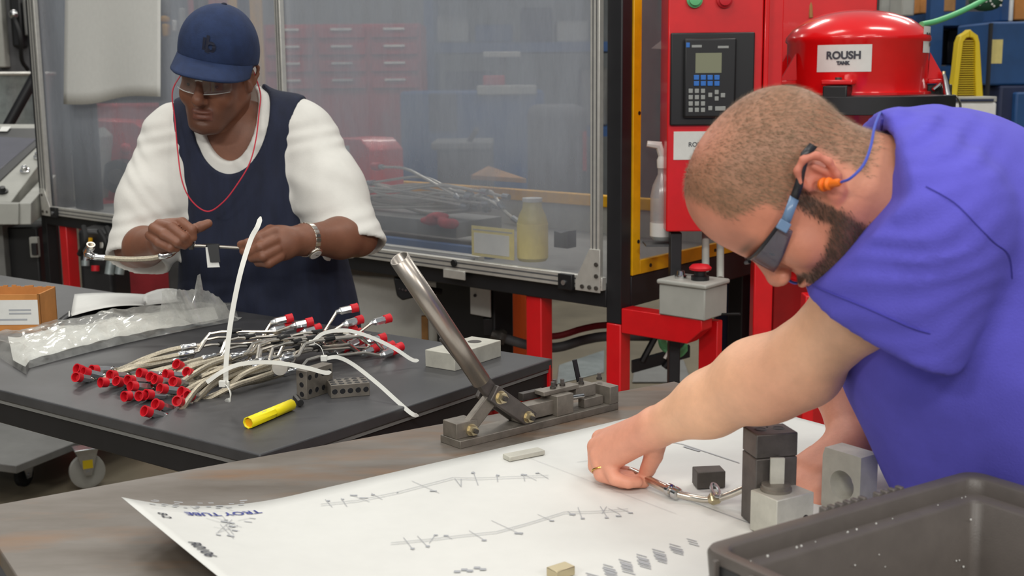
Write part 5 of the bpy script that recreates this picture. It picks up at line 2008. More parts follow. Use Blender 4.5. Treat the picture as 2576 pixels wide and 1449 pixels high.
def band(name, mat, parent, path, w, facing, th=.0012):
    """flat strap along a path, its face turned towards 'facing'"""
    n = len(path)
    vs = []
    for i, p in enumerate(path):
        t = (path[min(i + 1, n - 1)] - path[max(i - 1, 0)]).normalized()
        sd = t.cross(facing)
        sd = sd.normalized() if sd.length > 1e-5 else t.orthogonal().normalized()
        ww = w * (1 if i < n - 3 else (.8 - .25 * (i - n + 3)))
        nn = sd.cross(t)
        vs += [p - sd * ww / 2 - nn * th / 2, p + sd * ww / 2 - nn * th / 2, p + sd * ww / 2 + nn * th / 2, p - sd * ww / 2 + nn * th / 2]
    fs2 = []
    for i in range(n - 1):
        for k in range(4):
            a, b = 4 * i + k, 4 * i + (k + 1) % 4
            fs2.append((a, b, b + 4, a + 4))
    fs2 += [(3, 2, 1, 0), tuple(4 * (n - 1) + k for k in range(4))]
    return MB().add(vs, fs2).build(name, mat, parent, smooth=60)


def tie(label, pts, hd, loop=None, w=.0072, face=None):
    r_ = thing('cable_tie', label, 'cable tie', hd, 'white cable ties on the hose heap')
    band('strap', 'nylon', r_, spline(pts, 8), w, face or -CF)
    MB().box(hd, X, Y, Z, -.006, .006, -.004, .004, -.005, .006).build('head', 'nylon', r_, bevel=.001)
    if loop:
        band('loop', 'nylon', r_, spline(loop, 6), w * .9, Vector((.7, .2, .5)))
    return r_


def aa(px, py, d):
    return at_m(px, py, d)


dT = (oc_(568, 975, .04) - CO).dot(CF)
tie('white cable tie standing upright from the hose heap', [aa(568, 972, dT), aa(570, 900, dT), aa(582, 800, dT), aa(604, 690, dT), aa(630, 605, dT + .01), aa(648, 570, dT + .01), aa(656, 545, dT + .015)], aa(568, 968, dT),
    [aa(566, 968, dT - .01), aa(574, 975, dT - .015), aa(580, 990, dT - .02), aa(577, 1006, dT - .02), aa(566, 1008, dT - .01)], .0085)
tie('white cable tie arching low across the front of the heap', [aa(520, 962, dT - .02), aa(560, 934, dT - .02), aa(610, 915, dT), aa(690, 912, dT + .02), aa(770, 925, dT + .02), aa(815, 937, dT + .02), aa(834, 936, dT + .02)], aa(560, 966, dT - .01), None)
d3 = (oc_(790, 860, .05) - CO).dot(CF)
tie('white cable tie arching over the right-hand hose ends', [aa(785, 862, d3), aa(815, 838, d3), aa(870, 831, d3), aa(930, 847, d3), aa(990, 875, d3), aa(1035, 904, d3), aa(1054, 907, d3)], aa(785, 862, d3),
    [aa(750, 850, d3), aa(762, 856, d3), aa(768, 868, d3), aa(780, 864, d3)])
d4 = (oc_(815, 905, .04) - CO).dot(CF)
tie('white cable tie curving down past the drilled block to the cart edge', [aa(816, 902, d4), aa(850, 899, d4), aa(890, 918, d4 - .05), aa(950, 965, d4 - .12), aa(1000, 1010, d4 - .17), aa(1035, 1040, d4 - .2), aa(1053, 1046, d4 - .2)], aa(815, 902, d4),
    [aa(790, 862, d4), aa(806, 872, d4), aa(814, 890, d4), aa(816, 902, d4)])

# yellow marker tube
mk = thing('yellow_marker', 'bright yellow hollow marker barrel lying on the cart', 'marker', oc_(675, 1050))
m0, m1 = oc_(624, 1064, .0098), oc_(733, 1018, .0098)
dm_ = (m1 - m0).normalized()
rM = .0095
MB().loft([(m0, rM), (m0 + dm_ * .066, rM), (m0 + dm_ * .067, rM * .9), (m0 + dm_ * .070, rM * .9), (m0 + dm_ * .071, rM * .98), (m1, rM * .98)], 8, caps=False).build('barrel', M('marker_yellow', (246, 226, 24), .4, spec=.4), mk, solid=.0016)
MB().cyl(m1 - dm_ * .002, m1, rM * .95, n=8).build('end_plug', 'marker_yellow', mk)
MB().cyl(m0 + dm_ * .004, m0 + dm_ * .006, rM * .9, n=8).build('inner_core', M('marker_orange', (240, 170, 10), .5), mk)
MB().box(m0 + dm_ * .035 + Z * rM * .93, dm_, dm_.cross(Z).normalized(), Z, 0, .012, -.003, .003, -.0005, .0006).build('print', 'ink_light', mk)


# drilled set-up blocks
def drilled(label, o, a, L, W, Hh, rows):
    b = Vector((-a.y, a.x, 0))
    r_ = thing('setup_block', label, 'block', o, 'drilled set-up blocks')
    MB().box(o, a, b, Z, 0, L, 0, W, 0, Hh).build('body', 'tool_steel', r_, bevel=.0008)

    def hole(c, n, rr=.0042):
        MB().lathe(c, n, [(rr * 1.2, .0002), (rr * 1.05, .0005), (rr, .0003), (rr * .9, -.003), (0, -.003)], 12).build('hole', 'black_paint', r_)
    for face, n1_, n2_ in rows:
        for i in range(n1_):
            for j in range(n2_):
                u, v = (i + .5) / n1_, (j + .5) / n2_
                if face == 'top':
                    hole(o + a * (L * u) + b * (W * v) + Z * Hh, Z)
                elif face == 'front':
                    hole(o + a * (L * u) + Z * (Hh * v), -b)
                elif face == 'left':
                    hole(o + b * (W * u) + Z * (Hh * v), -a)
    return r_


drilled('flat drilled set-up block lying right of the hose heap', oc_(833, 1003), Vector((math.cos(.30), math.sin(.30), 0)), .070, .047, .024, (('top', 5, 3), ('front', 5, 1)))
drilled('upright drilled set-up block half under the hose heap', oc_(773, 1006), Vector((math.cos(1.02), math.sin(1.02), 0)), .072, .024, .052, (('left', 1, 3), ('front', 4, 2)))
hexs = MB().cyl(oc_(750, 1000, .008) - X * .004, oc_(756, 1014, .008), .006, n=8).build('hex_screw', 'black_plastic')
tag(hexs, 'small black socket screw beside the upright drilled block', 'screw')
wsh = MB().cyl(at(702, 925, (oc_(702, 940, .03) - CO).dot(CF)), at(704, 925, (oc_(702, 940, .03) - CO).dot(CF) - .012), .014, n=20).build('spool_washer', 'nickel')
tag(wsh, 'round pale washer leaning in the hose heap by the upright block', 'washer')
# aluminium plate with two holes
ap = thing('drilled_plate', 'thick aluminium plate with two holes near the far cart corner', 'plate', oc_(1140, 925))
q0 = oc_(1145, 934)
q1 = oc_(1070, 922)
q2 = oc_(1226, 893)
u1 = (q1 - q0)
u1.z = 0
lA = u1.length
u1.normalize()
u2 = (q2 - q0)
u2.z = 0
lB = u2.length
u2 = (u2 - u1 * u2.dot(u1)).normalized()
MB().box(q0, u1, u2, Z, 0, lA, 0, lB, 0, .034).build('plate', 'alu_block', ap, bevel=.0012)
for k in (.28, .74):
    q = q0 + u1 * (lA * .5) + u2 * (lB * k) + Z * .034
    MB().lathe(q, Z, [(.0145, .0003), (.013, .0006), (.0125, .0003), (.012, -.004), (0, -.004)], 20).build('bore', 'dark_steel', ap)

# ================================================================ people
def N3(v):
    return np.array(v, float)


def head_field(h, ear=True, brow=1., jaw=1., nose=1.):
    """human head in its own frame: x to its right, y forward, z up, origin midway between the ear canals"""
    global UN
    keep, UN = UN, 1.0
    S = SDF((-.115, -.135, -.20), (.115, .15, .155), h)
    S.add(ell((0, -.006, .046), (.077, .100, .086)), .01)
    S.add(ell((0, .030, -.010), (.064, .064, .088)), .03)
    S.add(ell((0, .050, .045), (.062, .048, .050)), .025)
    for s in (-1, 1):
        S.add(rc((s * .056, .002, -.045), (s * .026, .070, -.095), .020, .018), .03)
        S.add(ell((s * .040, .064, -.030), (.026, .026, .026)), .02)
        S.add(rc((s * .048, .074, .024), (s * .010, .090, .021), .011 * brow, .012 * brow), .014)
    S.add(ell((0, .078, -.098), (.024 * jaw, .020, .018)), .022)
    S.add(ell((0, .070, -.070), (.038, .028, .030)), .02)
    for s in (-1, 1):
        S.sub(ell((s * .032, .102, .002), (.018, .017, .013)), .014)
        S.add(ell((s * .032, .076, .001), (.0155, .014, .0125)), .004)
        S.add(rc((s * .018, .087, .007), (s * .046, .079, .006), .0042), .006)
        S.add(rc((s * .019, .086, -.007), (s * .045, .079, -.006), .0036), .006)
    S.add(rc((0, .094, .014), (0, .115 * nose, -.026), .008, .0125), .012)
    S.add(ell((0, .118 * nose, -.031), (.013, .012, .011)), .008)
    for s in (-1, 1):
        S.add(ell((s * .013, .106, -.035), (.008, .011, .008)), .006)
        S.sub(ell((s * .007, .114, -.0445), (.0042, .006, .004)), .003)
    S.add(ell((0, .095, -.061), (.023, .011, .0062)), .006)
    S.add(ell((0, .093, -.0725), (.020, .011, .0072)), .006)
    S.sub(ell((0, .106, -.0665), (.026, .011, .0016)), .003)
    S.sub(ell((0, .103, -.083), (.02, .007, .004)), .006)
    # neck
    S.add(rc((0, -.022, -.04), (0, -.050, -.21), .056, .062), .03)
    for s in (-1, 1):
        S.add(rc((s * .055, -.028, -.045), (s * .02, .0, -.19), .016, .016), .03)
    if ear:
        for s in (-1, 1):
            S.add(ell((s * .077, -.014, .000), (.009, .017, .027)), .008)
            pts = [(s * .078, .004, .004), (s * .084, .004, .018), (s * .089, -.006, .029), (s * .092, -.020, .030), (s * .094, -.031, .020), (s * .092, -.032, .004), (s * .087, -.024, -.014), (s * .081, -.012, -.027), (s * .078, -.004, -.026)]
            for a, b in zip(pts[:-1], pts[1:]):
                S.add(rc(a, b, .0044), .004)
            S.add(ell((s * .081, -.006, -.024), (.006, .008, .010)), .006)
            S.sub(ell((s * .091, -.012, .006), (.010, .012, .018)), .004)
            S.add(rc((s * .084, -.020, .014), (s * .084, -.022, -.008), .004), .004)
            S.sub(ell((s * .086, -.005, -.002), (.009, .006, .007)), .004)
    UN = keep
    return S


def frame_apply(V, o, ax, ay, az, sc=1.):
    A = np.stack([N3(ax), N3(ay), N3(az)])
    return N3(o) + (V * sc) @ A


def strands(name, V, F, mask, n, length, width, mat, parent, flow, lift=.35, seed=1, kindlen=None):
    """short hairs standing on a surface: thin triangles rooted at faces of the masked region"""
    g = np.random.default_rng(seed)
    fc = V[F].mean(1)
    nm = np.cross(V[F[:, 2]] - V[F[:, 0]], V[F[:, 3]] - V[F[:, 1]])
    ar = np.linalg.norm(nm, axis=1)
    nm = nm / np.maximum(ar, 1e-12)[:, None]
    w = ar * np.clip(mask[F].mean(1), 0, 1)
    pick = g.choice(len(F), n, p=w / w.sum())
    c = fc[pick] + (g.random((n, 3)) - .5) * .002
    nn = nm[pick]
    fl = flow(c)
    fl = fl - nn * (fl * nn).sum(1)[:, None]
    fl /= np.maximum(np.linalg.norm(fl, axis=1), 1e-6)[:, None]
    d = fl + nn * lift + (g.random((n, 3)) - .5) * .5
    d /= np.linalg.norm(d, axis=1)[:, None]
    L = length * (.6 + .6 * g.random(n))[:, None]
    sd = np.cross(d, nn)
    sd /= np.maximum(np.linalg.norm(sd, axis=1), 1e-6)[:, None]
    p0, p1 = c - sd * width / 2, c + sd * width / 2
    p2 = c + d * L
    Vs = np.stack([p0, p1, p2], 1).reshape(-1, 3)
    return Vs, np.arange(3 * n).reshape(-1, 3)


def tri_mesh(name, V, T, mat, parent, kind=None):
    me = bpy.data.meshes.new(name)
    me.from_pydata([tuple(v) for v in V], [], [tuple(int(i) for i in t) for t in T])
    return link(name, me, mat, parent, smooth=0, kind=kind)


def smooth01(x, a, b):
    t = np.clip((x - a) / (b - a), 0, 1)
    return t * t * (3 - 2 * t)


def box_of(pts, pad):
    P = np.array([N3(p) for p in pts])
    return P.min(0) - pad, P.max(0) + pad


def fingers(S, chains, k=.003):
    for ch in chains:
        chain(S, [(N3(p), r) for p, r in ch], k)


M('skin_dark', (104, 66, 48), .5, attr=True, var=.10, vs=40, bump=.12, bs=260, sss=.08)
M('skin_light', (205, 150, 118), .52, attr=True, var=.07, vs=45, bump=.12, bs=260, sss=.10)
M('cotton_white', (222, 220, 214), .9, var=.03, vs=30, bump=.15, bs=220)
M('jersey_navy', (22, 28, 48), .85, var=.22, vs=14, bump=.35, bs=420, stretch=(3, 3, .6))
M('cap_navy', (27, 42, 74), .9, var=.2, vs=35, bump=.3, bs=500)
M('logo_dark', (22, 26, 44), .8)
M('shirt_violet', (84, 79, 180), .92, var=.06, vs=24, bump=.22, bs=420)
M('denim', (40, 48, 70), .9, var=.15, vs=30, bump=.2, bs=300)
M('shoe_black', (24, 22, 22), .5)
M('eye_white', (190, 180, 172), .25)
M('iris_dark', (30, 20, 16), .2)
M('cord_red', (178, 40, 58), .7)
M('cord_blue', (58, 74, 168), .6)
M('plug_orange', (246, 120, 20), .6)
M('hair_brown', (124, 102, 80), .7, var=.4, vs=500)
M('beard_brown', (62, 46, 36), .7, var=.4, vs=400)
M('temple_dark', (38, 38, 42), .35)
M('temple_blue', (96, 120, 150), .25, var=.05)
M('gold', (214, 180, 96), .25, 1.)


def trousers(parent, hip, dirv, mat, knee_bend=.0):
    """simple dark work trousers and shoes from the hips to the floor"""
    side = Vector((-dirv.y, dirv.x, 0))
    pts = [hip]
    S = SDF(*box_of([hip + side * .25 + dirv * .2, Vector((hip.x, hip.y, 0)) - side * .25 - dirv * .2], .02), .016)
    S.add(ell(N3(hip), (.16, .16, .14)), .06)
    for s in (-1, 1):
        a = hip + side * (.09 * s) - Z * .05
        kn = Vector((a.x, a.y, hip.z * .52)) + dirv * .03
        an = Vector((a.x, a.y, .10)) + side * (.02 * s)
        chain(S, [(N3(a), .105), (N3(kn), .075), (N3(an), .062)], .04)
    V, F = S.mesh()
    mesh_from('trousers', V, F, mat, parent)
    for s in (-1, 1):
        a = hip + side * (.11 * s)
        p = Vector((a.x, a.y, .045))
        S = SDF(*box_of([p + dirv * .25, p - dirv * .15], .09), .01)
        S.add(rc(N3(p - dirv * .05), N3(p + dirv * .13 - Z * .008), .046, .038), .02)
        S.add(rc(N3(p - dirv * .04), N3(p - dirv * .04 + Z * .06), .046, .05), .02)
        S.sub(half((0, 0, 0), (0, 0, 1), N3(p) - .3, N3(p) + .3), .004)
        V, F = S.mesh()
        mesh_from('shoe', V, F, 'shoe_black', parent)


# ---------------------------------------------------------------- man in the navy cap
m1 = thing('person', 'person in navy cap and navy jersey over white tee holding a hose', 'person', Vector((-.63, 3.12, 0)))
D1 = 3.0
UN = 1.04


def a1(px, py, d=0.):
    return at(px, py, D1 + d)


H1o = at(544, 190, 2.925)
yw, pt_ = math.radians(7), math.radians(22)
f0 = (-CF * math.cos(yw) - CR * math.sin(yw))
qr = Quaternion(CR, pt_)              # bowed towards the work
F1 = (qr @ f0).normalized()
U1 = (qr @ CU).normalized()
U1 = Quaternion(F1, math.radians(-4)) @ U1
X1 = F1.cross(U1).normalized()
SC1 = 1.09
S = head_field(.003, brow=1.15, jaw=.95, nose=1.03)
V, F = S.mesh()
V = relax(V, F, 1, .4)
base = np.array(lin((126, 82, 62)))
dk_ = np.array(lin((66, 40, 32)))
lipc = np.array(lin((104, 60, 54)))
T = np.tile(base, (len(V), 1))
x, y, z = V.T
m = np.exp(-((np.abs(x) - .032) ** 2 / .018 ** 2 + (z - .0) ** 2 / .014 ** 2)) * (y > .04) * .55
T = T * (1 - m[:, None]) + dk_ * m[:, None]
m = ((np.abs(x) < .026) & (np.abs(z + .0668) < .013) & (y > .075)) * .55
T = T * (1 - m[:, None]) + lipc * m[:, None]
m = (np.exp(-((np.abs(x) - .032) / .017) ** 2) * np.exp(-((z - .024) / .005) ** 2) * (y > .06)) * .9
T = T * (1 - m[:, None]) + np.array(lin((34, 24, 20))) * m[:, None]
# stubble on lip, chin and jaw
m = smooth01(-z, .045, .075) * smooth01(y, .02, .06) * (1 - ((np.abs(x) < .024) & (np.abs(z + .0668) < .011))) * .45 * (z > -.13)
T = T * (1 - m[:, None]) + np.array(lin((48, 34, 30))) * m[:, None]
m = ((z > .03) & (y < .06)) * .8
T = T * (1 - m[:, None]) + np.array(lin((26, 20, 18))) * m[:, None]
V = V * np.array([.935, 1, 1])
kx = 1 - .07 * smooth01(V[:, 2], .028, .05)      # flattened hair under the cap
V = V * np.stack([kx, kx, np.ones_like(kx)], 1)
head1 = (frame_apply(V, H1o, X1, F1, U1, SC1), F, T)


def h1(x, y, z):
    return H1o + (X1 * x + F1 * y + U1 * z) * SC1


RSh, LSh = a1(432, 335, .02), a1(778, 330, .03)
REl, LEl = a1(338, 625, .0), a1(900, 596, -.06)
RWr, LWr = at(412, 612, 2.78), at(768, 603, 2.80)
# arms and hands
lo, hi = box_of([RSh, REl, RWr, at(545, 560, 2.68)], .10)
S = SDF(lo, hi, .0032)
chain(S, [(N3(RSh), .052), (N3(REl), .043)], .02)
chain(S, [(N3(REl), .043), (N3(REl.lerp(RWr, .35)), .046), (N3(RWr), .031)], .02)
# right hand: back of hand up, thumb and index pointing to the right of the picture
hc = at(432, 592, 2.735)
S.add(ell(N3(hc), (.046, .040, .030), [N3(CR * .92 + CU * .39), N3(CF), N3(CU * .92 - CR * .39)]), .022)
S.add(rc(N3(RWr), N3(hc), .030, .030), .02)
fingers(S, [[(at(452, 588, 2.72), .016), (at(480, 580, 2.71), .0125), (at(505, 570, 2.70), .011), (at(524, 562, 2.70), .0095)],       # thumb
            [(at(420, 565, 2.72), .014), (at(458, 560, 2.70), .0115), (at(482, 578, 2.685), .0105), (at(486, 598, 2.69), .009)],     # index
            [(at(402, 566, 2.72), .014), (at(432, 572, 2.685), .0115), (at(462, 596, 2.675), .0105), (at(474, 611, 2.69), .009)],    # middle
            [(at(388, 575, 2.72), .0135), (at(412, 590, 2.68), .011), (at(446, 610, 2.675), .010), (at(464, 618, 2.69), .009)],      # ring
            [(at(378, 592, 2.73), .012), (at(398, 610, 2.69), .010), (at(428, 624, 2.68), .009), (at(444, 626, 2.69), .008)]], .004)
V, F = S.mesh()
armR1 = (V, F, np.tile(base * 1.05, (len(V), 1)))
lo, hi = box_of([LSh, LEl, LWr, at(590, 630, 2.70)], .10)
S = SDF(lo, hi, .0032)
chain(S, [(N3(LSh), .052), (N3(LEl), .044)], .02)
chain(S, [(N3(LEl), .044), (N3(LEl.lerp(LWr, .35)), .047), (N3(LWr), .033)], .02)
hc = at(700, 612, 2.755)
S.add(ell(N3(hc), (.050, .030, .040), [N3(CR), N3(CF), N3(CU)]), .02)
S.add(rc(N3(LWr), N3(hc), .033, .030), .02)
fingers(S, [[(at(688, 585, 2.735), .0145), (at(655, 598, 2.715), .0125), (at(625, 612, 2.715), .0105), (at(606, 615, 2.725), .009)],   # index over the tube
            [(at(690, 605, 2.725), .014), (at(655, 622, 2.70), .012), (at(625, 636, 2.71), .010), (at(612, 632, 2.725), .009)],
            [(at(694, 628, 2.725), .014), (at(662, 645, 2.70), .012), (at(634, 648, 2.715), .010), (at(628, 640, 2.735), .009)],
            [(at(702, 645, 2.73), .013), (at(676, 662, 2.71), .011), (at(650, 660, 2.725), .0095), (at(645, 650, 2.74), .0085)],
            [(at(715, 586, 2.77), .016), (at(680, 580, 2.765), .013), (at(645, 600, 2.755), .011), (at(612, 622, 2.745), .010)]], .004)   # thumb behind
V, F = S.mesh()
armL1 = (V, F, np.tile(base, (len(V), 1)))
# trunk under the clothes
nb = a1(598, 310, .02)
S = SDF(*box_of([RSh, LSh, nb, a1(650, 800, .1)], .16), .012)
S.add(rc(N3(RSh), N3(LSh), .055, .055), .05)
S.add(ell(N3(a1(610, 440, .05)), (.150, .085, .17)), .06)
S.add(ell(N3(a1(672, 700, .10)), (.150, .10, .22)), .06)
S.add(rc(N3(nb), N3(h1(0, -.045, -.16)), .055, .055), .03)
V, F = S.mesh()
trunk1 = (V, F, np.tile(base, (len(V), 1)))
Vb, Fb, Tb = merge([head1, armR1, armL1, trunk1])
mesh_from('body', Vb, Fb, 'skin_dark', m1, Tb)
for s in (-1, 1):
    e = MB().ball(h1(s * .032, .0765, .0005), .0128, 14).build('eye', 'eye_white', m1)
    MB().ball(h1(s * .032 + .0, .0862, -.003), .0052, 10).build('iris', 'iris_dark', e)


# shirt
def torso_field(lo, hi, h, g, low=True):
    S = SDF(lo, hi, h)
    S.add(rc(N3(a1(470, 322, .03)), N3(a1(738, 312, .04)), .062 + g, .062 + g), .05)
    S.add(ell(N3(a1(608, 440, .05)), (.168 + g, .112 + g, .19 + g)), .08)
    S.add(ell(N3(a1(655, 640, .10)), (.175 + g, .120 + g, .20 + g)), .10)
    S.add(ell(N3(a1(682, 830, .12)), (.212 + g, .135 + g, .26 + g)), .10)
    S.add(rc(N3(a1(600, 300, .05)), N3(a1(596, 262, .06)), .085 + g, .066 + g), .05)
    return S


lo, hi = box_of([a1(400, 240, .25), a1(940, 240, .25), a1(400, 930, .25), a1(940, 930, .25), a1(400, 300, -.2), a1(940, 900, -.2)], .03)
lo2, hi2 = box_of([a1(255, 240, .25), a1(990, 720, .25), a1(255, 740, -.25), a1(990, 240, -.2)], .02)
S = torso_field(lo2, hi2, .0055, .0)
# sleeves
sR0, sR1 = a1(430, 352, .03), a1(344, 660, -.02)
sL0, sL1 = a1(780, 345, .03), a1(888, 622, -.06)
chain(S, [(N3(sR0), .074), (N3(sR0.lerp(sR1, .5)), .078), (N3(sR1), .078)], .05)
chain(S, [(N3(sL0), .070), (N3(sL0.lerp(sL1, .5)), .076), (N3(sL1), .080)], .05)
dR, dL = (sR1 - sR0).normalized(), (sL1 - sL0).normalized()


def folds1(x, y, z):
    a = np.sin(70 * z + 40 * x + 6 * np.sin(22 * x + 11 * z)) * .0022
    b = np.sin(34 * x - 52 * z + 5 * np.sin(30 * z)) * .0024
    return (a + b) * .6


S.warp(folds1)
S.sub(half(N3(sR1), -N3((dR + CR * .1 - CF * .25).normalized()), N3(sR1) - .13, N3(sR1) + .13), .004)
S.sub(half(N3(sL1), -N3((dL - CR * .25).normalized()), N3(sL1) - .13, N3(sL1) + .13), .004)
S.sub(rc(N3(sR1.lerp(sR0, .22)), N3(sR1 + dR * .06), .062, .072), .004)
S.sub(rc(N3(sL1.lerp(sL0, .22)), N3(sL1 + dL * .06), .062, .074), .004)
S.sub(ell(N3(at(572, 262, 2.93)), (.068, .15, .135)), .006)
V, F = S.mesh()
V = relax(V, F, 1, .4)
mesh_from('white_tee', V, F, 'cotton_white', m1)
# collar rib of the tee
rib = []
for t in np.linspace(math.radians(200), math.radians(340), 18):
    rib.append(at(572 + 72 * math.cos(t), 262 - 142 * math.sin(t), 2.87))
# jersey over it
S = torso_field(lo, hi, .0055, .011)


def folds2(x, y, z):
    return np.sin(95 * x + 3 * np.sin(14 * z)) * .0016 * smooth01(1.35 - z, 0, .25) + np.sin(46 * x + 9 * z) * .003 * smooth01(1.25 - z, 0, .3)


S.warp(folds2)
S.sub(ell(N3(at(862, 385, 2.96)), (.128, .42, .225)), .006)
S.sub(ell(N3(at(322, 420, 2.94)), (.112, .42, .30)), .006)
S.sub(ell(N3(at(575, 262, 2.93)), (.094, .15, .166)), .006)
S.sub(half(N3(a1(660, 905)), (0, 0, 1), lo, hi), .004)
S.sub(rc(N3(a1(590, 300, .05)), N3(a1(590, 200, .05)), .07, .07), .004)
V, F = S.mesh()
V = relax(V, F, 1, .4)
mesh_from('navy_jersey', V, F, 'jersey_navy', m1)
trousers(m1, Vector((a1(680, 930, .12).x, a1(680, 930, .12).y, .86)), Vector((0, -1, 0)), 'denim')

# cap
UN = 1.0
S = SDF((-.13, -.14, -.02), (.13, .15, .18), .0035)
S.add(ell((0, -.006, .050), (.089, .113, .109)), .01)
S.add(ell((0, .022, .085), (.079, .083, .074)), .02)
S.sub(ell((0, -.006, .044), (.083, .107, .102)), .002)
S.sub(half((0, .09, .050), (0, -.12, 1), (-.2, -.2, -.1), (.2, .2, .2)), .003)
V, F = S.mesh()
V = relax(V, F, 2, .5)
# the cap sits a little askew on the head
qy = Quaternion(U1, math.radians(5))
Fc = qy @ F1
qz = Quaternion(Fc, math.radians(-7))
Uc = qz @ U1
Xc = Fc.cross(Uc).normalized()


def hc_(x, y, z):
    return H1o + (Xc * x + Fc * y + Uc * z) * SC1


cp_ = thing('baseball_cap', 'navy baseball cap with dark embroidered emblem on the standing man', 'cap', h1(0, 0, .05))
mesh_from('crown', frame_apply(V, H1o, Xc, Fc, Uc, SC1), F, 'cap_navy', cp_)


def brimp(u, v):
    a = math.radians(-78 + 156 * u)
    ex = .078 * math.cos(math.radians(-78 + 156 * u) * .9) ** .7 if abs(a) < 1.5 else 0
    rx, ry = .086, .108
    x, y = math.sin(a) * rx, math.cos(a) * ry - .006
    x2, y2 = math.sin(a) * (rx - .002 + .004 * v), y
    y += ex * v
    z = .056 - .014 * (1 - math.cos(a)) * .6 - .022 * v * (ex / .078) - .018 * (abs(math.sin(a)) ** 2) * v
    return hc_(x * (1 + .02 * v), y, z)


MB().grid(brimp, 30, 8).build('brim', 'cap_navy', cp_, solid=.004, smooth=180)
MB().ball(hc_(0, -.004, .1615), .008, 10, 1, 1, .6).build('button', 'logo_dark', cp_)
for tx, dx, sz in (('b', .006, .05), ('L', -.004, .036)):
    o = text_mesh('emblem', tx, 'logo_dark', Vector((0, 0, 0)), X, Y, sz, cp_, bold=.0012)
    for v in o.data.vertices:
        lx, lz = -(v.co.x + dx), v.co.y + .092
        # lay the lettering on the crown
        yy = .13
        for _ in range(40):
            k1_ = (lx / .089) ** 2 + ((yy + .006) / .113) ** 2 + ((lz - .05) / .109) ** 2
            k2_ = (lx / .079) ** 2 + ((yy - .022) / .083) ** 2 + ((lz - .085) / .074) ** 2
            if k1_ < 1.0 or k2_ < 1.0:
                break
            yy -= .002
        v.co = hc_(lx, yy + .006, lz)
for k in range(6):
    a = math.radians(k * 60 + 30)
    pts = []
    for t in np.linspace(.10, .98, 14):
        th = t * math.pi / 2
        pts.append(hc_(math.sin(a) * .0886 * math.cos(math.pi / 2 - th), -.006 + math.cos(a) * .1106 * math.cos(math.pi / 2 - th), .050 + .1066 * math.sin(math.pi / 2 - th)))

UN = 1.04
# clear safety glasses
gl = thing('safety_glasses', 'clear safety glasses worn under the navy cap', 'glasses', h1(0, .1, 0))
for s in (-1, 1):
    MB().grid(lambda u, v: h1(s * (.006 + .058 * u), .110 - .030 * u ** 2.2, .022 - .040 * v + .006 * v * u), 12, 6).build('lens', 'lens_clear', gl, solid=.0015, smooth=180)
    MB().tube([h1(s * .064, .080, .018), h1(s * .078, .04, .016), h1(s * .084, -.01, .014)], .0025, 6).build('temple', 'lens_clear', gl)
    MB().tube([h1(s * (.006 + .058 * u), .1105 - .030 * u ** 2.2, .022) for u in np.linspace(0, 1, 9)], .0018, 6).build('brow_bar', 'label_white', gl)
    MB().tube([h1(s * (.010 + .05 * u), .1105 - .030 * u ** 2.2, -.0175 + .004 * u) for u in np.linspace(0, 1, 9)], .0009, 6).build('lens_edge', 'label_white', gl)
MB().tube([h1(-.008, .110, .012), h1(0, .113, .014), h1(.008, .110, .012)], .002, 6).build('bridge', 'label_white', gl)
# red neck cord of the glasses
ck = thing('glasses_cord', 'thin red neck cord looping over the navy jersey', 'cord', a1(540, 500, -.1))
ap_ = [h1(.080, -.005, .0), at(434, 230, 2.93), at(440, 300, 2.92), at(447, 380, 2.89), at(458, 455, 2.865), at(482, 505, 2.87), at(522, 532, 2.875), at(562, 508, 2.87), at(598, 462, 2.865), at(628, 410, 2.868), at(644, 350, 2.885), at(652, 280, 2.93), at(655, 235, 2.96), h1(-.078, -.03, .01)]
MB().tube(spline(ap_, 8), .0016, 6).build('cord', 'cord_red', ck)
# watch
wt = thing('wrist_watch', 'silver wrist watch on the capped person', 'watch', LWr)
wd2 = (LEl - LWr).normalized()
wax = wd2.orthogonal().normalized()
way = wd2.cross(wax)
wp = LWr + wd2 * .004
UN = 1.0
ringp = [wp + wax * (.0392 * math.cos(t)) + way * (.0392 * math.sin(t)) for t in np.linspace(0, 2 * math.pi, 25)]
n_link = 24
for i in range(n_link):
    a_, b_ = ringp[i], ringp[i + 1]
    mid = (a_ + b_) / 2
    out = (mid - wp).normalized()
    tg = (b_ - a_).normalized()
    MB().box(mid, tg, wd2, out, -.0046, .0046, -.0075, .0075, -.001, .0022).build('link', 'nickel', wt, bevel=.0006)
fo = (-CF * .8 - CU * .75 + CR * .1)
fo = (fo - wd2 * fo.dot(wd2)).normalized()
wc0 = wp + fo * .0385
MB().lathe(wc0, fo, [(.017, 0), (.0185, .003), (.0185, .006), (.016, .008), (0, .0085)], 24).build('case', 'nickel', wt)
MB().cyl(wc0 + fo * .0084, wc0 + fo * .009, .0145, n=24).build('dial', 'label_white', wt)
MB().box(wc0 + fo * .009, wd2, fo.cross(wd2), fo, -.001, .009, -.0006, .0006, 0, .0006).build('hand', 'ink', wt)

UN = 1.04
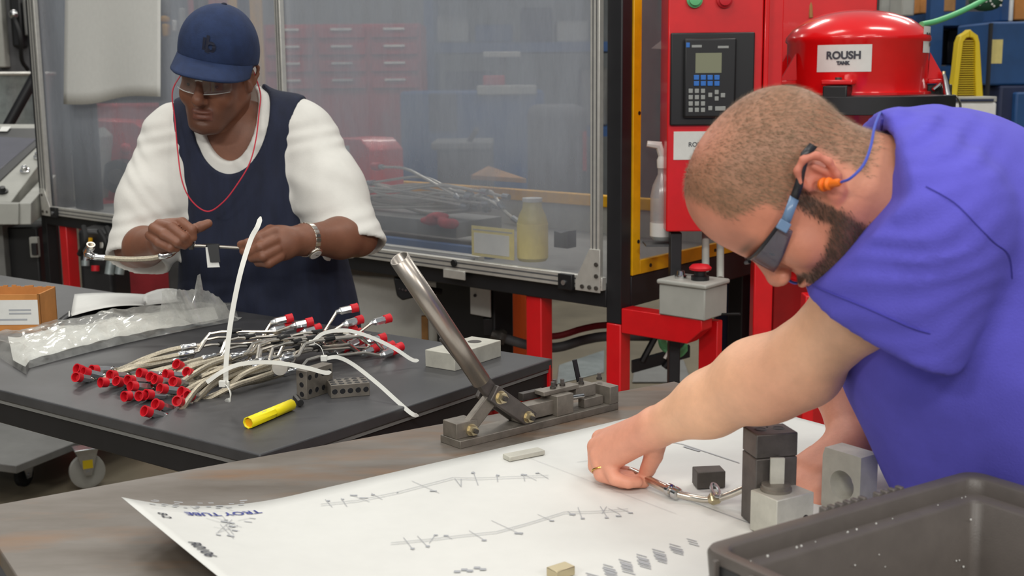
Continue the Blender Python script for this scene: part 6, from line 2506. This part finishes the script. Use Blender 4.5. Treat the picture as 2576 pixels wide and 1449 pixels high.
# hose held between both hands
hh2 = thing('held_hose', 'braided hose with tag held by the capped person', 'hose', at(420, 640, 2.72))
dH = 2.70
pb = spline([at(258, 648, dH), at(320, 652, dH), at(375, 650, dH), at(412, 643, dH)], 8)
MB().tube(pb, .0058, 10).build('braided_hose', 'braid', hh2)
MB().loft([(at(228, 643, dH), .0055), (at(232, 644, dH), .0075), (at(242, 646, dH), .0075), (at(246, 647, dH), .0062), (at(262, 648, dH), .0068), (at(266, 649, dH), .0055)], 10).build('crimp', 'chrome', hh2)
MB().loft([(at(400, 646, dH), .0062), (at(404, 645, dH), .0075), (at(416, 642, dH), .0075), (at(420, 641, dH), .006), (at(428, 638, dH), .0066), (at(432, 636, dH), .004)], 10).build('crimp', 'chrome', hh2)
MB().loft([(at(232, 645, dH), .008), (at(222, 640, dH), .010), (at(218, 632, dH), .009), (at(226, 624, dH - .01), .010), (at(228, 620, dH - .012), .010)], 10).build('elbow_fitting', 'chrome', hh2)
MB().lathe(at(228, 620, dH - .012), (CU * .7 - CF * .6 + CR * .3), [(.0095, 0), (.0095, .006), (.006, .006), (.006, -.002), (0, -.002)], 14).build('fitting_mouth', 'nickel', hh2)
MB().cyl(at(216, 640, dH), at(214, 655, dH), .005, n=8).build('fitting_tail', 'zinc', hh2)
MB().tube([at(430, 637, dH), at(440, 632, dH), at(452, 620, dH), at(462, 618, dH), at(500, 618, dH + .005), at(560, 621, dH + .015), at(620, 625, dH + .03)], .0036, 8).build('steel_pipe', 'nickel', hh2)
MB().loft([(at(474, 619, dH), .004), (at(476, 619, dH), .0085), (at(486, 618, dH), .0085), (at(488, 618, dH), .004)], 12).build('clip_ring', 'dark_steel', hh2)
MB().tube([at(481 + 9 * math.cos(t), 610 + 9 * math.sin(t), dH) for t in np.linspace(0, 6.28, 17)], .0025, 6, False).build('ring_loop', 'chrome', hh2)
tg_ = [at(517, 618, dH - .008), at(550, 616, dH - .006), at(554, 672, dH - .006), at(520, 674, dH - .008)]
slab('tag_white', 'label_white', [at(517, 622, dH - .006), at(540, 620, dH - .006), at(553, 672, dH - .006), at(522, 673, dH - .006)], CF * -1, .0008, hh2, 0)
slab('tag_black', 'black_plastic', [at(521, 616, dH - .010), at(549, 614, dH - .010), at(554, 659, dH - .010), at(529, 660, dH - .010)], CF * -1, .0010, hh2, 0)
MB().cyl(at(518, 619, dH + .006), at(552, 620, dH + .012), .0062, n=10).build('tag_wrap', 'black_rubber', hh2)

UN = .917

# ---------------------------------------------------------------- man bending over the drawing
m2 = thing('person', 'person in violet tee bending over the drawing with orange ear plug', 'person', Vector((.95, 1.62, 0)))
Fi, Ui = (CR * -.50 - CU * .866).normalized(), (CR * -.866 + CU * .50).normalized()
yw = math.radians(-5)
F2 = (Fi * math.cos(yw) - CF * math.sin(yw)).normalized()
U2 = Ui
X2 = F2.cross(U2).normalized()
SC2 = .89
H2o = at(2050, 472, 1.39) + X2 * (.080 * SC2)


def h2(x, y, z):
    return H2o + (X2 * x + F2 * y + U2 * z) * SC2


S = head_field(.0024, brow=1.0, jaw=1.1, nose=.92)
S.add(ell((0, .060, .058), (.060, .046, .050)), .03)
S.add(ell((0, .030, .085), (.066, .066, .050)), .03)
# fuller beard line and heavy neck
for s in (-1, 1):
    S.add(rc((s * .060, .006, -.035), (s * .034, .066, -.092), .016, .020), .02)
S.add(ell((0, .080, -.100), (.034, .022, .024)), .02)
S.add(rc((0, -.034, -.03), (0, -.070, -.20), .068, .085), .03)
V, F = S.mesh()
V = relax(V, F, 1, .3)
x, y, z = V.T
ax_ = np.abs(x)
face = np.array(lin((206, 134, 108)))
neckc = np.array(lin((206, 140, 110)))
hairc = np.array(lin((138, 108, 82)))
beardc = np.array(lin((72, 52, 40)))
T = np.tile(face, (len(V), 1))
k = smooth01(-y, -.01, .05) * smooth01(-z, .0, .06)
T = T * (1 - k[:, None]) + neckc * k[:, None]
T *= (1 + .06 * np.sin(90 * x + 60 * z))[:, None]


def put(mask, c, T):
    return T * (1 - mask[:, None]) + c * mask[:, None]


# hair: receding front line, down to the nape, clear of the ears
front_line = .072 + .02 * (ax_ < .03)
hm = np.maximum(smooth01(z - (.020 + .62 * (y - .02)), 0, .012) * smooth01(.086 - y, 0, .012), 0)
nape = smooth01(-y, .035, .05) * smooth01(z, -.055, -.03)
hm = np.maximum(hm * (z > .022), nape * (z < .06))
side = smooth01(.048 - y, 0, .01) * smooth01(z, .016, .026) * (y > -.04)
hm = np.maximum(hm, side)
bald = np.exp(-((x + .015) ** 2 / .042 ** 2 + (y - .010) ** 2 / .032 ** 2 + (z - .130) ** 2 / .03 ** 2))
hm = hm * (1 - .85 * bald)
is_ear = (ax_ > .0805) & (np.abs(z) < .036) & (y < .012) & (y > -.04)
hm = hm * (~is_ear)
T = put(hm * .70, hairc, T)
# beard: sideburn in front of the ear, jaw, chin and lip
cheek = -.030 - .45 * (y - .02) * (y < .06) - .018 * (y >= .06)
bm = smooth01(cheek - z, 0, .012) * smooth01(y, .002, .014) * smooth01(z, -.135, -.118) * (1 - smooth01(-z, .112, .125) * (y < .03))
burn = smooth01(y, .006, .012) * smooth01(.032 - y, 0, .008) * smooth01(.022 - z, 0, .01) * smooth01(z, -.05, -.04) * (ax_ > .05)
lipm = (ax_ < .030) * (y > .078) * smooth01(-.046 - z, 0, .006) * (z > -.06)
bm = np.clip(np.maximum(np.maximum(bm, burn), lipm), 0, 1)
lips = ((ax_ < .022) & (np.abs(z + .067) < .010) & (y > .08))
bm = bm * (~lips) * (~is_ear)
T = put(bm * .85, beardc, T)
br = np.exp(-((ax_ - .034) / .018) ** 2) * np.exp(-((z - .026) / .006) ** 2) * (y > .06)
T = put(np.clip(br * .8, 0, 1), np.array(lin((96, 68, 50))), T)
T = put(is_ear * .35, np.array(lin((214, 118, 104))), T)
Vw = frame_apply(V, H2o, X2, F2, U2, SC2)
head2 = (Vw, F, T)
hV, hF = strands('hair', V, F, hm, 15000, .0080, .0005, None, None, lambda c: np.stack([c[:, 0] * .6, -.2 + 0 * c[:, 1] + .3 * (c[:, 1]), -.6 + 0 * c[:, 2]], 1), .45, 3)
bV, bF = strands('beard', V, F, bm, 6500, .0075, .0007, None, None, lambda c: np.stack([c[:, 0] * .3, .5 + 0 * c[:, 1], -.9 + 0 * c[:, 2]], 1), .5, 5)

LS2, EL2, WR2 = at(2335, 600, 1.41), at(2010, 918, 1.60), at(1652, 1074, 1.785)
lo, hi = box_of([LS2, EL2, WR2, at(1480, 1230, 1.90), at(1480, 1060, 1.93)], .085)
S = SDF(lo, hi, .0028)
up = (WR2 - EL2).normalized()
chain(S, [(N3(LS2), .046), (N3(LS2.lerp(EL2, .5)), .051), (N3(EL2), .046)], .02)
chain(S, [(N3(EL2), .046), (N3(EL2.lerp(WR2, .28) + Z * .004), .050), (N3(EL2.lerp(WR2, .6)), .041), (N3(WR2), .0285)], .03)
S.add(ell(N3(EL2.lerp(WR2, .18) - Z * .006), (.05, .05, .045)), .03)
S.add(ell(N3(EL2 + Z * -.012 + CR * .012), (.040, .040, .036)), .02)
# left hand: back of the hand to the camera, fingers curling down onto the tube
kn = {'i': at(1512, 1104, 1.900), 'm': at(1502, 1124, 1.880), 'r': at(1508, 1148, 1.862), 'p': at(1530, 1168, 1.846)}
for key, rr_ in (('i', .020), ('m', .021), ('r', .021), ('p', .019)):
    S.add(rc(N3(WR2), N3(kn[key]), .026, rr_ - .006), .008)
fingers(S, [[(kn['i'], .0150), (at(1506, 1150, 1.896), .0125), (at(1548, 1182, 1.882), .0108), (at(1596, 1194, 1.874), .0094)],
            [(kn['m'], .0152), (at(1500, 1172, 1.872), .0126), (at(1550, 1197, 1.861), .0110), (at(1606, 1203, 1.859), .0096)],
            [(kn['r'], .0150), (at(1514, 1192, 1.850), .0124), (at(1566, 1210, 1.842), .0112), (at(1620, 1211, 1.843), .0100)],
            [(kn['p'], .0134), (at(1548, 1204, 1.828), .0106), (at(1580, 1214, 1.824), .0092), (at(1604, 1212, 1.828), .0082)],
            [(at(1650, 1100, 1.798), .0185), (at(1644, 1146, 1.824), .0142), (at(1630, 1180, 1.842), .0118), (at(1620, 1200, 1.850), .0100)]], .0018)
# two hollows between the knuckles
V, F = S.mesh()
arm = np.array(lin((240, 186, 150)))
hand = np.array(lin((226, 158, 132)))
d = np.clip((V - N3(EL2)) @ N3(up) / (WR2 - EL2).length, 0, 1.4)
w = smooth01(d, .75, 1.1)
T = arm * (1 - w[:, None]) + hand * w[:, None]
el = np.exp(-(((V - N3(EL2 - Z * .03 + CR * -.01)) ** 2).sum(1)) / .06 ** 2) * .5
T = put(el, np.array(lin((210, 130, 108))), T)
armL2 = (V, F, T)
# right arm reaching down behind
RS2, RE2, RW2 = at(2400, 560, 1.76), at(2120, 900, 1.93), at(2142, 1112, 1.84)
lo, hi = box_of([RS2, RE2, RW2, at(2000, 1300, 1.78), at(2180, 1300, 1.9)], .08)
S = SDF(lo, hi, .004)
chain(S, [(N3(RS2), .060), (N3(RE2), .046)], .02)
chain(S, [(N3(RE2), .046), (N3(RE2.lerp(RW2, .3)), .049), (N3(RW2), .031)], .02)
for (kx, ky, kd, r_) in ((2030, 1168, 1.835, .018), (2052, 1178, 1.825, .018), (2074, 1186, 1.815, .017), (2094, 1190, 1.81, .016)):
    S.add(rc(N3(RW2), N3(at(kx, ky, kd)), .030, r_), .014)
fingers(S, [[(at(2030, 1168, 1.835), .016), (at(2016, 1215, 1.815), .0135), (at(2012, 1255, 1.800), .0115), (at(2020, 1280, 1.79), .0098)],
            [(at(2052, 1178, 1.825), .0165), (at(2040, 1228, 1.805), .0138), (at(2038, 1268, 1.785), .0118), (at(2046, 1292, 1.775), .0100)],
            [(at(2074, 1186, 1.815), .016), (at(2064, 1236, 1.79), .0132), (at(2062, 1272, 1.775), .0115), (at(2068, 1294, 1.765), .0098)],
            [(at(2094, 1190, 1.81), .0145), (at(2088, 1236, 1.785), .0118), (at(2088, 1268, 1.77), .0102), (at(2092, 1286, 1.762), .0088)],
            [(at(2050, 1150, 1.850), .018), (at(1998, 1180, 1.850), .0145), (at(1985, 1222, 1.83), .0120), (at(1990, 1250, 1.81), .0100)]], .003)
V, F = S.mesh()
armR2 = (V, F, np.tile(hand, (len(V), 1)))
# trunk
spine = [(2370, 480, 1.58, .08), (2450, 640, 1.62, .10), (2500, 860, 1.66, .10), (2590, 1060, 1.70, .10), (2660, 1250, 1.72, .10)]
lo, hi = box_of([at(2200, 300, 1.3), at(2900, 1400, 1.3), at(2200, 300, 1.85), at(2900, 1400, 1.85)], .02)
S = SDF(lo, hi, .014)
chain(S, [(N3(at(a_, b_, c_)), r_) for a_, b_, c_, r_ in spine], .06)
S.add(rc(N3(LS2), N3(RS2), .045, .05), .05)
S.add(rc(N3(at(2340, 520, 1.56)), N3(h2(0, -.06, -.17)), .07, .062), .03)
S.sub(half((0, 0, TZ + .02), (0, 0, 1), lo, hi), .004)
V, F = S.mesh()
trunk2 = (V, F, np.tile(neckc, (len(V), 1)))
Vb, Fb, Tb = merge([head2, armL2, armR2, trunk2])
mesh_from('body', Vb, Fb, 'skin_light', m2, Tb)
tri_mesh('hair', frame_apply(hV, H2o, X2, F2, U2, SC2), hF, 'hair_brown', m2, 'stuff')
tri_mesh('beard', frame_apply(bV, H2o, X2, F2, U2, SC2), bF, 'beard_brown', m2, 'stuff')
for s in (-1, 1):
    e = MB().ball(h2(s * .032, .0765, .0005), .0128, 14).build('eye', 'eye_white', m2)
    MB().ball(h2(s * .032, .0862, -.004), .0052, 10).build('iris', 'iris_dark', e)

# violet tee
lo, hi = box_of([at(2010, 270, 1.25), at(2900, 1250, 1.25), at(2010, 270, 1.92), at(2900, 1250, 1.92), Vector((1.2, 1.62, .92))], .02)
S = SDF(lo, hi, .0058)
spine_s = [(2350, 525, .112, 0), (2440, 640, .142, .0), (2478, 860, .150, .03), (2560, 1060, .156, .08), (2690, 1240, .150, .12)]
for dz_, rr_ in ((1.545, .92), (1.63, 1.0), (1.71, .92)):
    chain(S, [(N3(at(a_, b_, dz_ + e_)), r_ * rr_) for a_, b_, r_, e_ in spine_s], .08)
S.add(rc(N3(at(2325, 545, 1.41)), N3(at(2380, 530, 1.74)), .088, .085), .05)
S.add(rc(N3(at(2300, 475, 1.51)), N3(at(2235, 448, 1.48)), .088, .074), .05)
S.add(rc(N3(RS2), N3(RS2.lerp(RE2, .5)), .085, .08), .05)
c0 = N3(at(2200, 640, 1.38))
cu_, cr_ = N3(CU), N3(CR)


def folds3(x, y, z):
    dx, dy, dz_ = x - c0[0], y - c0[1], z - c0[2]
    q = dx * cu_[0] + dy * cu_[1] + dz_ * cu_[2]
    p = dx * cr_[0] + dy * cr_[1] + dz_ * cr_[2]
    near = np.exp(-((p + .0) / .11) ** 2 - ((q - .01) / .10) ** 2)
    f1 = np.sin(235 * (q - .25 * p) + 2.2 * np.sin(38 * p) + 1.5 * np.sin(61 * q + 20 * p)) * .0022 * near
    up_ = np.exp(-((p - .06) / .08) ** 2 - ((q - .13) / .05) ** 2)
    f2 = np.sin(190 * (q - .75 * p)) * .0026 * up_
    low = smooth01(-(q + .10), 0, .05)
    f3 = np.sin(42 * (p + .45 * q) + .8 * np.sin(20 * q)) * .0045 * low
    f4 = np.sin(26 * q + 18 * p) * .0025
    return f1 + f2 + f3 + f4


def wedge(p, n1, q, n2, lo, hi):
    """space ahead of both planes"""
    p, q = N3(p), N3(q)
    n1 = N3(n1) / np.linalg.norm(N3(n1))
    n2 = N3(n2) / np.linalg.norm(N3(n2))

    def fn(x, y, z):
        a = -((x - p[0]) * n1[0] + (y - p[1]) * n1[1] + (z - p[2]) * n1[2])
        b = -((x - q[0]) * n2[0] + (y - q[1]) * n2[1] + (z - q[2]) * n2[2])
        return np.maximum(a, b)
    return fn, lo, hi


S.warp(folds3)
S.sub(wedge(at(2200, 400, 1.47), CR * -1 + CU * .06, at(2190, 530, 1.45), CR * -.78 + CU * .62, lo, hi), .004)
S.sub(rc(N3(at(2320, 480, 1.54)), N3(h2(0, -.04, -.10)), .076, .082), .005)
# sleeve: a tube of cloth around the arm, cut at its hem, then melted into the shoulder
sl0, sl1 = at(2345, 570, 1.385), at(2188, 795, 1.475)
sd_ = (sl1 - sl0).normalized()
Q = SDF(lo, hi, .0058)
chain(Q, [(N3(sl0), .076), (N3(sl0.lerp(sl1, .55)), .073), (N3(sl1 + sd_ * .06), .078)], .05)
Q.add(rc(N3(at(2340, 690, 1.41)), N3(at(2318, 900, 1.41)), .055, .036), .07)
Q.d += folds3(Q.ax[0][:, None, None], Q.ax[1][None, :, None], Q.ax[2][None, None, :]).astype(np.float32)
hem = (CR * -.36 - CU * .93 + CF * .42).normalized()
Q.sub(half(N3(sl1), -N3(hem), lo, hi), .004)
Q.sub(rc(N3(sl1.lerp(sl0, .3)), N3(sl1 + sd_ * .09), .060, .076), .005)
kk = .022
hq = np.maximum(kk - np.abs(S.d - Q.d), 0) / kk
S.d = np.minimum(S.d, Q.d) - hq * hq * kk * .25 * (S.d < .05) * (Q.d < .05)
S.sub(wedge(at(2200, 400, 1.47), CR * -1 + CU * .06, at(2190, 530, 1.45), CR * -.78 + CU * .62, lo, hi), .004)
S.add(rc(N3(at(2650, 1150, 1.72)), N3(Vector((1.0, 1.62, .99))), .15, .15), .06)
S.sub(half((0, 0, TZ + .012), (0, 0, 1), lo, hi), .004)
V, F = S.mesh()
V = relax(V, F, 1, .4)
mesh_from('violet_tee', V, F, 'shirt_violet', m2)
# stitched seams laid on the cloth
from mathutils.bvhtree import BVHTree
tee_bvh = BVHTree.FromPolygons([tuple(v) for v in V], [tuple(int(i) for i in f) for f in F])


def on_tee(px, py, lift=.0012):
    d = ray(px, py).normalized()
    h, n, _, _ = tee_bvh.ray_cast(CO, d)
    return h + n * lift if h else None


def seam(name, pts, r):
    path = [q for q in (on_tee(p.x, p.y) for p in spline([Vector((x, y, 0)) for x, y in pts], 10)) if q]
    if len(path) > 3:
        MB().tube(path, r, 6).build(name, M('shirt_seam', (62, 58, 150), .9), m2)


seam('shoulder_seam', [(2330, 470), (2400, 510), (2460, 570), (2500, 610), (2535, 640), (2545, 700)], .0006)
seam('hem_stitch', [(2046, 718), (2100, 740), (2160, 765), (2230, 795), (2300, 825), (2340, 838)], .0008)
seam('collar_rib', [(2222, 300), (2216, 340), (2212, 400), (2210, 460), (2212, 505)], .0016)
UN = 1.0
trousers(m2, Vector((1.03, 1.62, .88)), Vector((-1, .1, 0)).normalized(), 'denim')

UN = .917
# safety glasses
g2 = thing('safety_glasses', 'blue-tinted wraparound safety glasses on the bending man', 'glasses', h2(0, .1, 0))
for s in (-1, 1):
    MB().grid(lambda u, v: h2(s * (.004 + .070 * u), .106 - .050 * u ** 2.6, .013 - .034 * v * (1 - .35 * u ** 3) + .004 * v * u), 14, 7).build('lens', 'lens_blue', g2, solid=.002, smooth=180)
    MB().tube([h2(s * (.004 + .070 * u), .107 - .050 * u ** 2.6, .013) for u in np.linspace(0, 1, 10)], .0024, 6).build('brow_bar', 'temple_dark', g2)
    pt0 = [h2(s * .0745, .054, .008), h2(s * .079, .044, .010), h2(s * .083, .022, .015)]
    MB().strip(pt0, (U2 * 1.0), .010).build('temple_front', 'temple_blue', g2, solid=.003)
    pt1 = [h2(s * .083, .022, .015), h2(s * .0865, .006, .019), h2(s * .088, -.008, .025), h2(s * .090, -.026, .031), h2(s * .088, -.040, .028)]
    MB().strip(pt1, (U2 * 1.0), .009).build('temple_tip', 'temple_dark', g2, solid=.004)
    MB().box(h2(s * .0745, .056, .008), F2, X2 * s, U2, -.006, .006, -.001, .004, -.007, .007).build('hinge', 'temple_blue', g2, bevel=.001)
MB().tube([h2(-.008, .110, .010), h2(0, .113, .012), h2(.008, .110, .010)], .0024, 6).build('bridge', 'temple_dark', g2)
# ear plugs on a blue cord
ep = thing('ear_plug', 'orange flanged ear plug with blue cord in the bending man\'s ear', 'ear plug', h2(-.088, -.004, -.002))
pd = (X2 * -1 + F2 * -.42 + U2 * -.50).normalized()
pe = h2(-.083, -.005, -.003)
MB().lathe(pe, pd, [(.004, 0), (.0078, .004), (.0080, .007), (.0045, .009), (.0072, .012), (.0074, .015), (.0045, .017), (.0046, .028), (.0035, .031), (0, .031)], 14).build('plug', 'plug_orange', ep)
tip = pe + pd * .030
cordp = spline([tip, at(2140, 448, 1.345), at(2172, 415, 1.345), at(2190, 370, 1.36), at(2200, 320, 1.385), at(2212, 288, 1.42), at(2215, 284, 1.47), at(2205, 300, 1.50)], 8)
MB().tube(cordp, .0016, 6).build('cord', 'cord_blue', ep)
MB().tube(spline([at(1982, 704, 1.50), at(2000, 712, 1.495), at(2025, 708, 1.49), at(2060, 695, 1.48), at(2090, 680, 1.47)], 6), .0018, 6).build('cord', 'cord_blue', ep)
# wedding ring
rg = thing('finger_ring', 'gold ring on the hand holding the tube', 'ring', kn['r'])
ra_, rb_ = kn['r'], at(1514, 1192, 1.850)
rd = (rb_ - ra_).normalized()
rx = rd.orthogonal().normalized()
ry = rd.cross(rx)
rcn = ra_.lerp(rb_, .78)
MB().tube([rcn + rx * (0.0128 * math.cos(t)) + ry * (.0128 * math.sin(t)) for t in np.linspace(0, 2 * math.pi, 25)], .0014, 6, False).build('band', 'gold', rg)
